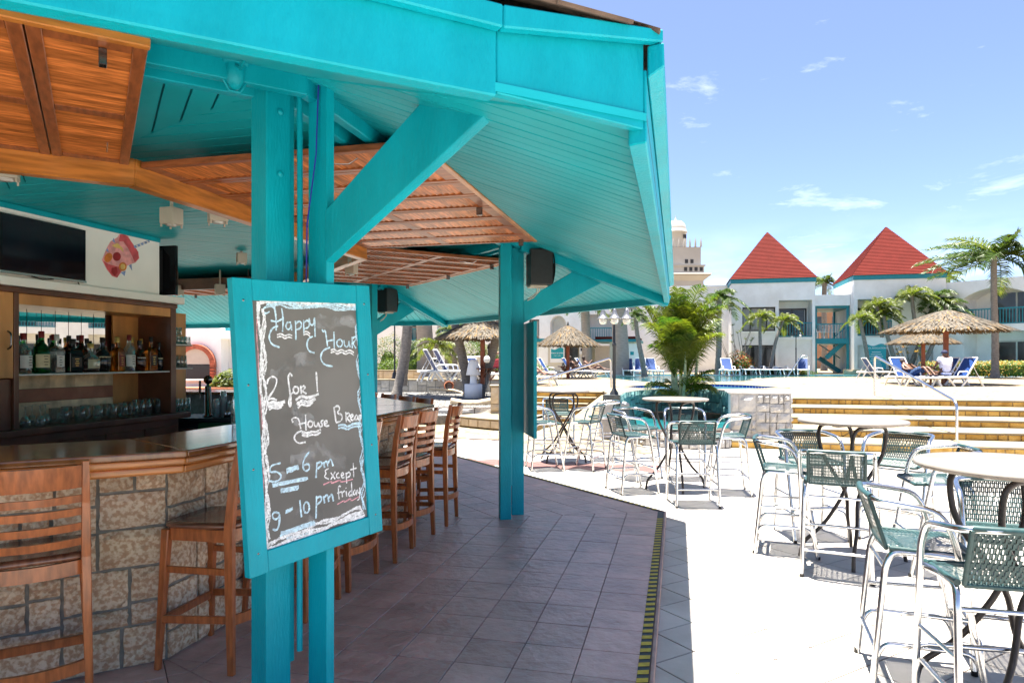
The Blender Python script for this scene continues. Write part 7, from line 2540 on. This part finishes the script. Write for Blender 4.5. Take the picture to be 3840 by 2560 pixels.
m.build('pinnacles', 'hotel_wall', ht, kind='stuff')
rr = hw_(2573) - hw_(2533)
MB().lathe([(rr, hzz(945)), (rr, hzz(875)), (rr * 1.08, hzz(874)), (rr * 1.08, hzz(871)), (rr * .98, hzz(870)), (rr * .98, hzz(858)), (rr * .86, hzz(842)), (rr * .6, hzz(832)), (.3, hzz(827)), (.12, hzz(815)), (0, hzz(806))], 24, c=(hw_(2533), 0, 0)).build('dome', 'hotel_wall', ht)
for (py, pxs) in ((1018, (2554, 2573, 2592, 2611)), (1045, (2554, 2573, 2592, 2611)), (988, (2560, 2580)), (893, (2559,))):
    for px in pxs:
        w_ = .5 if py > 900 else .45
        front = -6.05 if py > 1000 else (-5.05 if py > 950 else -rr * .92)
        MB().box(hw_(px) - w_, hw_(px) + w_, front - .1, front + .3, hzz(py + 7), hzz(py - 7)).build('window', 'dark_frame', ht)

# ---- white wall with brick oven arch, seen through the bar
ow = empty('brick_oven_wall', (*c2w((800 - 1920) / FOC * 17.5, 17.5), 0), YAW, 'white garden wall with a brick arched oven, seen past the beer tap', 'wall')
def ox(px): return (px - 800) / FOC * 17.5
def oz(py): return EYE + (1348 - py) / FOC * 17.5
m = MB(); m.box(ox(600), ox(829), 0, .5, 0, oz(1180)); m.build('wall', 'white_wall', ow)
m = MB(); m.box(ox(829) + .003, ox(960), -.05, .6, oz(1270), oz(1240)); m.build('lintel', 'white_wall', ow)
m = MB(); m.box(ox(829) + .003, ox(960), .45, .6, 0, oz(1271)); m.build('back_wall', 'render_wall', ow)
m = MB(); m.box(ox(829) + .003, ox(960), .25, .6, oz(1239), oz(1228)); m.build('beam', 'teal_trim', ow)
cx_, cz_ = ox(738), oz(1365); ra = ox(808) - cx_
bm_ = MB(); bm_.box(-.06, .06, -.13, .0, -.035, .035); brick_me = bm_.mesh('brick', 'brick', bev=.006)
for i in range(23):
    a = R(180 * i / 22)
    inst('brick', brick_me, ow, (cx_ + math.cos(a) * ra * .94, -.01, cz_ + math.sin(a) * ra * .94), (0, -a, 0))
for i in range(8):
    inst('brick', brick_me, ow, (cx_ + ra * .94, -.01, cz_ - .05 - i * .082), (0, 0, 0))
m = MB(); pts = [(cx_ + math.cos(R(180 * i / 16)) * ra * .82, cz_ + math.sin(R(180 * i / 16)) * ra * .82) for i in range(17)]
m.add([(p[0], -.06, p[1]) for p in pts], [tuple(range(17))[::-1]]); m.build('oven_hood', 'beige_metal', ow)
m = MB(); m.box(cx_ - ra * .8, cx_ + ra * .8, -.08, -.02, cz_ - .36, cz_ - .01); m.build('oven_door', 'black_plastic', ow, bev=.01)
m = MB(); m.box(cx_ - ra * .8, cx_ + ra * .8, -.12, -.02, cz_ - .42, cz_ - .37); m.build('oven_ledge', 'steel', ow)
m = MB(); m.box(cx_ - ra * 1.6, ox(930), -.9, -.14, oz(1458), oz(1448)); m.build('brick_ledge', 'terracotta', ow)
m = MB(); m.box(cx_ - ra * 1.6, ox(930), -.85, -.14, 0, oz(1459)); m.build('ledge_base', 'white_wall', ow)
shrub('shrub', (*c2w((858 - 1920) / FOC * 17.0, 17.0), oz(1460)), .42, .25, .36, 900, .06, 'palm_leaf_bright', 'yellow-green spiky shrub in front of the white garden wall', seed=19)
# ================================================================ sun loungers
def make_lounger(back=55, fabric_mat='lounger_blue'):
    o = empty('sun_lounger', (0, 0, 0))
    # length along +y (head at +y), width 0.66
    m = MB()
    for sx in (-1, 1):
        x = sx * .31
        m.tube(fillet([(x, -.95, .30), (x, .35, .32), (x, .95, .30)], .1), .032, 8)
        for y0, y1 in ((-.95, -.78), (.95, .78), (-.10, -.35), (.15, .42)):
            m.tube(fillet([(x, y1, .30), (x, (y0 + y1) / 2, .16), (x, y0, 0)], .1), .035, 8)
    for y in (-.95, -.3, .35, .95):
        m.tube([(-.31, y, .30), (.31, y, .30)], .024, 8)
    m.build('frame', 'lounger_white', o)
    a = R(back)
    hx_, hz_ = .35, .335
    L = .74
    m = MB(); m.grid(lambda u, v: ((u - .5) * .58, -.93 + v * 1.26, .345 - .02 * math.sin(math.pi * v)), 4, 8); m.build('seat_sling', fabric_mat, o)
    m = MB(); m.grid(lambda u, v: ((u - .5) * .56, hx_ + math.cos(a) * L * v, hz_ + math.sin(a) * L * v - .015 * math.sin(math.pi * v)), 4, 6)
    m.build('back_sling', fabric_mat, o)
    m = MB()
    e = (hx_ + math.cos(a) * L * 1.03, hz_ + math.sin(a) * L * 1.03)
    m.tube(fillet([(-.30, hx_, hz_), (-.30, *e), (.30, *e), (.30, hx_, hz_)], .05), .022, 8)
    m.tube([(-.28, hx_ + math.cos(a) * L * .6, hz_ + math.sin(a) * L * .6), (-.28, .82, .31)], .012, 6); m.tube([(.28, hx_ + math.cos(a) * L * .6, hz_ + math.sin(a) * L * .6), (.28, .82, .31)], .012, 6)
    m.build('back_frame', 'lounger_white', o)
    for sx in (-1, 1):
        m = MB(); m.tube(fillet([(sx * .32, -.02, .33), (sx * .34, .02, .50), (sx * .34, .32, .52), (sx * .31, .45, .44)], .06), .02, 7); m.build('arm', 'lounger_white', o)
    return o
lgr = make_lounger(58)
G_L = 'blue sling sun loungers round the pool'
def place_l(px, Y, dx, dy, lab, first=False):
    x, y = c2w((px - 1920) / FOC * Y, Y)
    rz = face(dx, dy)
    if first:
        lgr.location = (x, y, DECK); lgr.rotation_euler = (0, 0, rz); tag(lgr, lab, 'sun lounger', G_L); return lgr
    return copy_tree(lgr, None, (x, y, DECK), rz, lab)
place_l(3565, 23.3, 1, .12, 'white lounger with bright blue back, the one the seated man in white leans beside', True)
place_l(3505, 24.6, 1, .12, 'white lounger with blue back half hidden behind the one with the seated man')
place_l(3420, 23.6, -.15, 1, 'white lounger pointing at the pool, beside the man in plaid shorts')
place_l(3300, 33.0, -1, .1, 'white lounger with blue back behind the pool railing, under the small parasol')
place_l(2075, 34.0, -1, .35, 'white lounger with upright blue back, left of the hut parasol pole')
place_l(2165, 34.5, -1, .35, 'white lounger with blue back, right of the hut parasol pole')
place_l(2215, 35.0, -1, .35, 'white lounger carrying a dark-haired sunbather by the hut')
place_l(2005, 31.0, -1, .3, 'white lounger without a visible back, next to the far column')
place_l(1985, 24.0, -.9, .4, 'white lounger with a sunbather\'s bare knees beside the far column')
place_l(2400, 38.5, .2, 1, 'white lounger with blue back by the pool ladder')
place_l(2450, 38.8, -.1, 1, 'white lounger with tall blue back left of the clump palm')
place_l(2355, 39.5, .1, 1, 'blue-backed lounger beside the thick royal palm trunk')
place_l(2735, 40.0, .0, 1, 'white lounger with folded blue back right of the clump palm')
place_l(1672, 29.0, -.85, -.3, 'white lounger with tall blue back nearest the cream bin').scale = (1.2, 1.2, 1.35)
place_l(1708, 29.4, -.85, -.3, 'white lounger with tall blue back beside the leaning palm trunk').scale = (1.2, 1.2, 1.35)
place_l(1900, 28.2, .9, .1, 'white lounger half hidden by the far column, next to the bikini woman')
place_l(1812, 31.0, -.6, .5, 'blue-backed lounger behind the white lantern')
flat = make_lounger(6)
for i, px in enumerate((2800, 2845, 2890, 2935)):
    q = gd(px, 42.4)
    if i == 0:
        flat.location = q; flat.rotation_euler = (0, 0, face(.05, 1)); tag(flat, 'flat blue and white lounger along the planter of the first tower', 'sun lounger', G_L)
    else:
        copy_tree(flat, None, q, face(random.uniform(-.1, .1), 1))
q = gd(3012, 42.0); copy_tree(lgr, None, q, face(.4, 1), 'blue-backed lounger behind the pool grab rail')

# pool grab rails
for px, Y, h, lab, sgn in ((2345, 40.6, .9, 'bent steel grab rail of the pool ladder near the clump palm', 1), (3030, 36.2, 1.15, 'bent steel grab rail at the pool edge facing the first tower', -1)):
    p = gd(px, Y); o = empty('grab_rail', p, YAW, lab, 'rail')
    m = MB(); m.tube(fillet([(0, 0, 0), (0, 0, h), (sgn * .35, .0, h * .95), (sgn * 1.15, 0, -.1)], .22, 5), .03, 8); m.build('tube', 'steel', o)

# ================================================================ people
def person_mesh(name, joints, edges, radii, matn, parent, subd=1, root=0):
    me = bpy.data.meshes.new(name)
    me.from_pydata([joints[k] for k in joints], [(list(joints).index(a), list(joints).index(b)) for a, b in edges], [])
    o = bpy.data.objects.new(name, me); COL.objects.link(o)
    o.parent = parent
    sk = o.modifiers.new('skin', 'SKIN')
    for i, k in enumerate(joints):
        r = radii[k]
        me.skin_vertices[0].data[i].radius = r if isinstance(r, tuple) else (r, r)
        me.skin_vertices[0].data[i].use_root = (i == root)
    sk.use_smooth_shade = True
    sb = o.modifiers.new('sub', 'SUBSURF'); sb.levels = subd; sb.render_levels = subd
    me.materials.append(MATS[matn])
    return o
EDG = [('pel', 'wai'), ('wai', 'che'), ('che', 'nek'), ('nek', 'hed'), ('hed', 'top'), ('che', 'shl'), ('shl', 'ell'), ('ell', 'wrl'), ('wrl', 'hal'), ('che', 'shr'), ('shr', 'elr'), ('elr', 'wrr'), ('wrr', 'har'),
       ('pel', 'hil'), ('hil', 'knl'), ('knl', 'anl'), ('anl', 'tol'), ('pel', 'hir'), ('hir', 'knr'), ('knr', 'anr'), ('anr', 'tor')]
RAD = dict(pel=(.13, .105), wai=(.115, .09), che=(.14, .10), nek=.05, hed=(.078, .09), top=(.06, .07), shl=.055, shr=.055, ell=.042, elr=.042, wrl=.03, wrr=.03, hal=.034, har=.034,
           hil=.088, hir=.088, knl=.058, knr=.058, anl=.038, anr=.038, tol=.034, tor=.034)
# standing woman in a bikini (faces +x local)
w = empty('person', gd(1838, 29.6), YAW, 'standing woman in a blue bikini with one arm held out beside the palm', 'person')
J = dict(pel=(0, 0, .92), wai=(.0, 0, 1.08), che=(.02, 0, 1.28), nek=(.01, 0, 1.44), hed=(.03, 0, 1.54), top=(.03, 0, 1.62), shl=(.0, .15, 1.36), ell=(.10, .19, 1.12), wrl=(.30, .16, 1.16), hal=(.38, .14, 1.19),
         shr=(.02, -.15, 1.36), elr=(.18, -.2, 1.17), wrr=(.38, -.18, 1.22), har=(.46, -.17, 1.25), hil=(.0, .08, .86), knl=(.02, .09, .48), anl=(-.02, .09, .08), tol=(.10, .10, .035), hir=(0, -.08, .86), knr=(-.03, -.08, .48), anr=(-.08, -.08, .08), tor=(.03, -.09, .035))
person_mesh('body', J, EDG, RAD, 'skin_light', w)
m = MB(); m.lathe([(.098, 0), (.105, .05), (.10, .09)], 16, c=(.022, 0, 1.22), sy=1.35); m.build('bikini_top', 'cloth_teal', w)
m = MB(); m.lathe([(.10, -.02), (.118, .03), (.112, .08)], 16, c=(0, 0, .88), sy=1.28); m.build('bikini_bottom', 'cloth_teal', w)
m = MB(); m.lathe([(.03, -.05), (.085, .0), (.09, .08), (.06, .14), (0, .16)], 14, c=(.015, 0, 1.50)); m.tube([(-.05, 0, 1.55), (-.09, .02, 1.44), (-.07, .02, 1.30)], [.05, .045, .02], 8); m.build('hair', 'hair', w)
# man seated on a lounger, back turned
man = empty('person', gd(3545, 23.35), YAW, 'seated man in white t-shirt and navy cap with his back turned', 'person')
JS = dict(pel=(0, 0, .46), wai=(0, .0, .64), che=(0, .02, .86), nek=(0, .03, 1.03), hed=(.0, .05, 1.13), top=(0, .05, 1.21), shl=(-.19, .02, .94), ell=(-.27, .10, .70), wrl=(-.22, .32, .62), hal=(-.2, .40, .60),
          shr=(.19, .02, .94), elr=(.28, .08, .70), wrr=(.3, .3, .62), har=(.3, .38, .62), hil=(-.11, .06, .44), knl=(-.2, .46, .44), anl=(-.2, .5, .07), tol=(-.2, .62, .04), hir=(.11, .06, .44), knr=(.2, .46, .44), anr=(.2, .5, .07), tor=(.2, .62, .04))
RM = dict(RAD); RM.update(pel=(.17, .14), wai=(.175, .14), che=(.18, .13), shl=.07, shr=.07)
person_mesh('body', JS, EDG, RM, 'skin_brown', man)
JT = {k: JS[k] for k in ('pel', 'wai', 'che', 'shl', 'shr')}
JT['el2'] = tuple(Vector(JS['shl']).lerp(Vector(JS['ell']), .6)); JT['er2'] = tuple(Vector(JS['shr']).lerp(Vector(JS['elr']), .6))
person_mesh('t_shirt', JT, [('pel', 'wai'), ('wai', 'che'), ('che', 'shl'), ('che', 'shr'), ('shl', 'el2'), ('shr', 'er2')], dict(pel=(.195, .165), wai=(.195, .16), che=(.20, .15), shl=.085, shr=.085, el2=.075, er2=.075), 'cloth_white', man)
m = MB(); m.lathe([(.098, 0), (.10, .05), (.075, .10), (0, .12)], 16, c=(0, .05, 1.12)); m.grid(lambda u, v: ((u - .5) * .15, .13 + .08 * v, 1.135 - .02 * v), 2, 2); m.build('cap', 'cap_navy', man)
m = MB(); m.box(-.16, .16, -.13, .1, .39, .48); m.build('shorts', 'cloth_white', man, bev=.03)
# man in plaid shorts reclining next to him
m2 = empty('person', gd(3425, 23.9), YAW, 'reclining man in blue plaid shorts on the lounger under the large parasol', 'person')
JR = dict(pel=(0, 0, .44), wai=(-.06, .10, .54), che=(-.12, .24, .66), nek=(-.15, .34, .76), hed=(-.16, .38, .84), top=(-.17, .42, .90), shl=(-.26, .22, .72), ell=(-.30, .05, .58), wrl=(-.1, -.08, .56), hal=(-.04, -.1, .56),
          shr=(.06, .26, .72), elr=(.2, .1, .6), wrr=(.3, -.1, .6), har=(.34, -.14, .6), hil=(-.05, -.08, .44), knl=(.16, -.34, .66), anl=(.2, -.62, .38), tol=(.22, -.72, .40), hir=(.1, -.05, .44), knr=(.36, -.24, .66), anr=(.42, -.55, .38), tor=(.44, -.66, .40))
person_mesh('body', JR, EDG, RAD, 'skin_brown', m2)
JH = {k: JR[k] for k in ('pel', 'hil', 'hir')}; JH['k1'] = tuple(Vector(JR['hil']).lerp(Vector(JR['knl']), .9)); JH['k2'] = tuple(Vector(JR['hir']).lerp(Vector(JR['knr']), .9))
person_mesh('shorts', JH, [('pel', 'hil'), ('hil', 'k1'), ('pel', 'hir'), ('hir', 'k2')], dict(pel=(.16, .15), hil=.13, hir=.13, k1=.105, k2=.105), 'cloth_plaid', m2)
m = MB(); m.lathe([(.092, 0), (.09, .05), (.06, .09), (0, .1)], 14, c=(-.165, .40, .84)); m.build('hair', 'hair', m2)
# sunbathers on the far loungers
def lying(px, Y, dx, dy, matn, lab, book=False):
    x, y = c2w((px - 1920) / FOC * Y, Y)
    o = empty('person', (x, y, DECK), face(dx, dy), lab, 'person')
    Jl = dict(pel=(0, .20, .46), wai=(0, .34, .56), che=(0, .46, .74), nek=(0, .54, .90), hed=(0, .55, 1.0), top=(0, .56, 1.08), shl=(-.17, .46, .80), ell=(-.24, .26, .66), wrl=(-.08, .12, .84), hal=(-.04, .1, .90), shr=(.17, .46, .80), elr=(.24, .26, .66), wrr=(.08, .12, .84), har=(.04, .1, .90),
              hil=(-.09, .1, .44), knl=(-.1, -.25, .66), anl=(-.1, -.52, .40), tol=(-.1, -.62, .42), hir=(.09, .1, .44), knr=(.1, -.32, .50), anr=(.1, -.72, .40), tor=(.1, -.82, .43))
    person_mesh('body', Jl, EDG, RAD, matn, o)
    m = MB(); m.lathe([(.09, -.03), (.095, .04), (.06, .10), (0, .115)], 12, c=(0, .565, .99)); m.build('hair', 'hair', o)
    m = MB(); m.lathe([(.14, 0), (.15, .06), (.13, .12)], 12, c=(0, .18, .40)); m.build('swimwear', 'cloth_red', o)
    if book:
        m = MB(); m.box(-.11, .11, .06, .075, .86, 1.02); m.build('book', 'label_white', o)
    return o
lying(2178, 34.5, -1, .35, 'skin_dark', 'dark-skinned sunbather reading on the lounger right of the hut parasol', True)
lying(2228, 35.0, -1, .35, 'skin_brown', 'dark-haired sunbather propped up on a lounger by the hut')
lying(1992, 24.0, -.9, .4, 'skin_light', 'pale sunbather with raised knee on the lounger beside the far column')
bag = empty('beach_bag', gd(1862, 29.4), 0, 'dark red beach bag hanging behind the bikini woman', 'bag')
MB().hexa([(-.2, -.12, .55), (.22, -.12, .55), (.22, .12, .55), (-.2, .12, .55), (-.12, -.06, .95), (.14, -.06, .95), (.14, .06, .95), (-.12, .06, .95)]).build('sack', 'cloth_red', bag, bev=.06, seg=2)
st_ = empty('bag_stand', gd(1866, 29.2), 0, 'dark folding wooden stand under the red beach bag', 'stand')
m = MB(); m.bar((-.35, 0, 0), (.3, 0, .75), .05, .06); m.build('strut', 'wood_dark', st_)
m = MB(); m.bar((.35, .06, 0), (-.3, .06, .54), .05, .06); m.build('strut', 'wood_dark', st_)

# ================================================================ small things on the deck and gravel
bn = empty('litter_bin', gd(1637, 30.6), YAW, 'cream square litter bin with dark opening beside the shrubs', 'bin')
MB().box(-.22, .22, -.22, .22, 0, .72).build('body', 'cream_wall', bn, bev=.015)
MB().box(-.24, .24, -.24, .24, .722, .98).build('hood', 'cream_wall', bn, bev=.02)
MB().box(-.13, .13, -.246, -.236, .78, .92).build('opening', 'dark_frame', bn)
ln = empty('floor_lantern', gp(1775, 1493, .2), YAW, 'giant white plastic lamp standing on the gravel between palm trunks', 'lamp')
S_ = 24.0 / FOC
ln.scale = (.78, .78, .84)
MB().lathe([(.30, .0), (.42, .02), (.42, .62), (.36, .64)], 20).build('plinth', 'white_plastic', ln)
MB().lathe([(.18, .64), (.16, .70), (.15, 1.05), (.14, 1.06)], 18).build('stem', 'white_plastic', ln)
MB().lathe([(.0, 1.04), (.33, 1.02), (.345, 1.04), (.22, 1.62), (.17, 1.70), (0, 1.72)], 24).build('shade', 'white_plastic', ln)
pot = empty('terracotta_pot', gp(1678, 1470, .2), YAW, 'terracotta pot lying on its side by the grey stone wall', 'pot')
m = MB(); m.lathe([(0, 0), (.13, 0), (.19, .26), (.22, .26), (.22, .34), (.19, .34), (.17, .28), (.11, .03), (0, .03)], 20)
po = m.build('vessel', 'terracotta', pot); po.location = (0, .15, .22); po.rotation_euler = (R(80), 0, R(15))
hs_ = MB(); hs_.tube([dp(1610, 1458, 28.8), dp(1660, 1460, 28.6), dp(1700, 1462, 28.5), dp(1730, 1470, 28), dp(1742, 1480, 27)], .04, 8)
tag(hs_.build('bamboo_spout', 'buff_stone'), 'thin pale bamboo pole lying across the terracotta pot', 'pole')
gl = empty('garden_light', gp(1826, 1505, .2), 0, 'slim black garden light stake with a frosted globe on the gravel', 'lamp')
MB().lathe([(0, 0), (.10, 0), (.08, .05), (.016, .06), (.014, 1.28), (.05, 1.32), (0, 1.33)], 12).build('stake', 'lamp_post', gl)
m = MB(); m.lathe([(0, 1.31), (.09, 1.34), (.115, 1.42), (.10, 1.50), (.05, 1.56), (0, 1.57)], 18); m.build('globe', 'lamp_glass', gl)
m = MB()
for a in range(4):
    c_, s_ = math.cos(R(45 * a + 20)) * .118, math.sin(R(45 * a + 20)) * .118
    m.tube([(c_ * .7, s_ * .7, 1.33), (c_, s_, 1.42), (-0 + c_ * .5, s_ * .5, 1.55)], .007, 5)
m.build('cage', 'lamp_post', gl)
mb = empty('towel_bin', gd(1775, 33.0), YAW, 'grey towel counter with pale top behind the white lantern', 'counter')
MB().box(-.75, .75, -.3, .3, 0, 1.0).build('body', 'cream_wall', mb, bev=.01)
MB().box(-.8, .8, -.36, .36, 1.001, 1.08).build('top', 'white_wall', mb, bev=.01)
# pool rules sign
ps = empty('pool_rules_sign', ony(3286, 1380, 45.2), 0, 'tall teal pool regulations board with white wavy header', 'sign')
ps.location.z = DECK
zt_ = ony(3286, 1265, 45.2).z - DECK; zb_ = .35
hw2 = (ony(3323, 1300, 45.2).x - ony(3250, 1300, 45.2).x) / 2
MB().box(-hw2, hw2, 0, .05, zb_, zt_).build('board', 'sign_white', ps)
m = MB(); zt3 = zt_ - .32
pts = [(-hw2, zb_), (hw2, zb_)] + [(hw2 - 2 * hw2 * i / 12, zt3 - .12 + .07 * math.sin(i / 12 * 7)) for i in range(13)]
m.add([(p[0], -.004, p[1]) for p in pts], [tuple(range(len(pts)))]); m.build('panel', 'sign_teal', ps)
for i in (-1, 1):
    MB().box(i * hw2 * .8 - .04, i * hw2 * .8 + .04, .052, .11, 0, zt_ - .1).build('post', 'lamp_post', ps)
text(ps, 'POOL REGULATIONS', (0, -.01, zt3 - .36), .125, 'sign_white')
m = MB()
for i in range(9):
    wv = hw2 * (.45 + .3 * ((i * 7) % 5) / 5)
    m.box(-wv, wv, -.009, -.005, zt3 - .58 - i * .13, zt3 - .55 - i * .13)
m.build('small_print', 'sign_white', ps, kind='stuff')
# plastic chairs on the bridge terrace
def garden_chair(px, Y, lab):
    p = dp(px, 1262, Y); p.z = zf + .002
    o = empty('garden_chair', p, 0, lab, 'chair', 'white chairs on the bridge')
    m = MB(); m.box(-.24, .24, -.22, .22, .40, .43); m.build('seat', 'white_plastic', o, bev=.01)
    for sx in (-1, 1):
        for sy in (-1, 1):
            m = MB(); m.bar((sx * .22, sy * .2, 0), (sx * .2, sy * .18, .40), .04, .04); m.build('leg', 'white_plastic', o)
        m = MB(); m.tube(fillet([(sx * .25, -.2, .42), (sx * .27, -.2, .62), (sx * .27, .2, .64)], .05), .02, 6); m.build('arm', 'white_plastic', o)
    m = MB(); m.tube(fillet([(-.23, .22, .42), (-.25, .28, .85), (0, .3, .92), (.25, .28, .85), (.23, .22, .42)], .1), .02, 6)
    for i in range(5): m.bar((-.14 + i * .07, .22, .43), (-.15 + i * .075, .29, .87), .03, .012)
    m.build('back', 'white_plastic', o)
for px, Y, lab in ((3075, 44.6, 'white plastic chair on the bridge nearest the first tower'), (3100, 44.7, 'white plastic chair in the middle of the bridge'), (3130, 44.8, 'white plastic chair on the bridge nearest the second tower')):
    garden_chair(px, Y, lab)
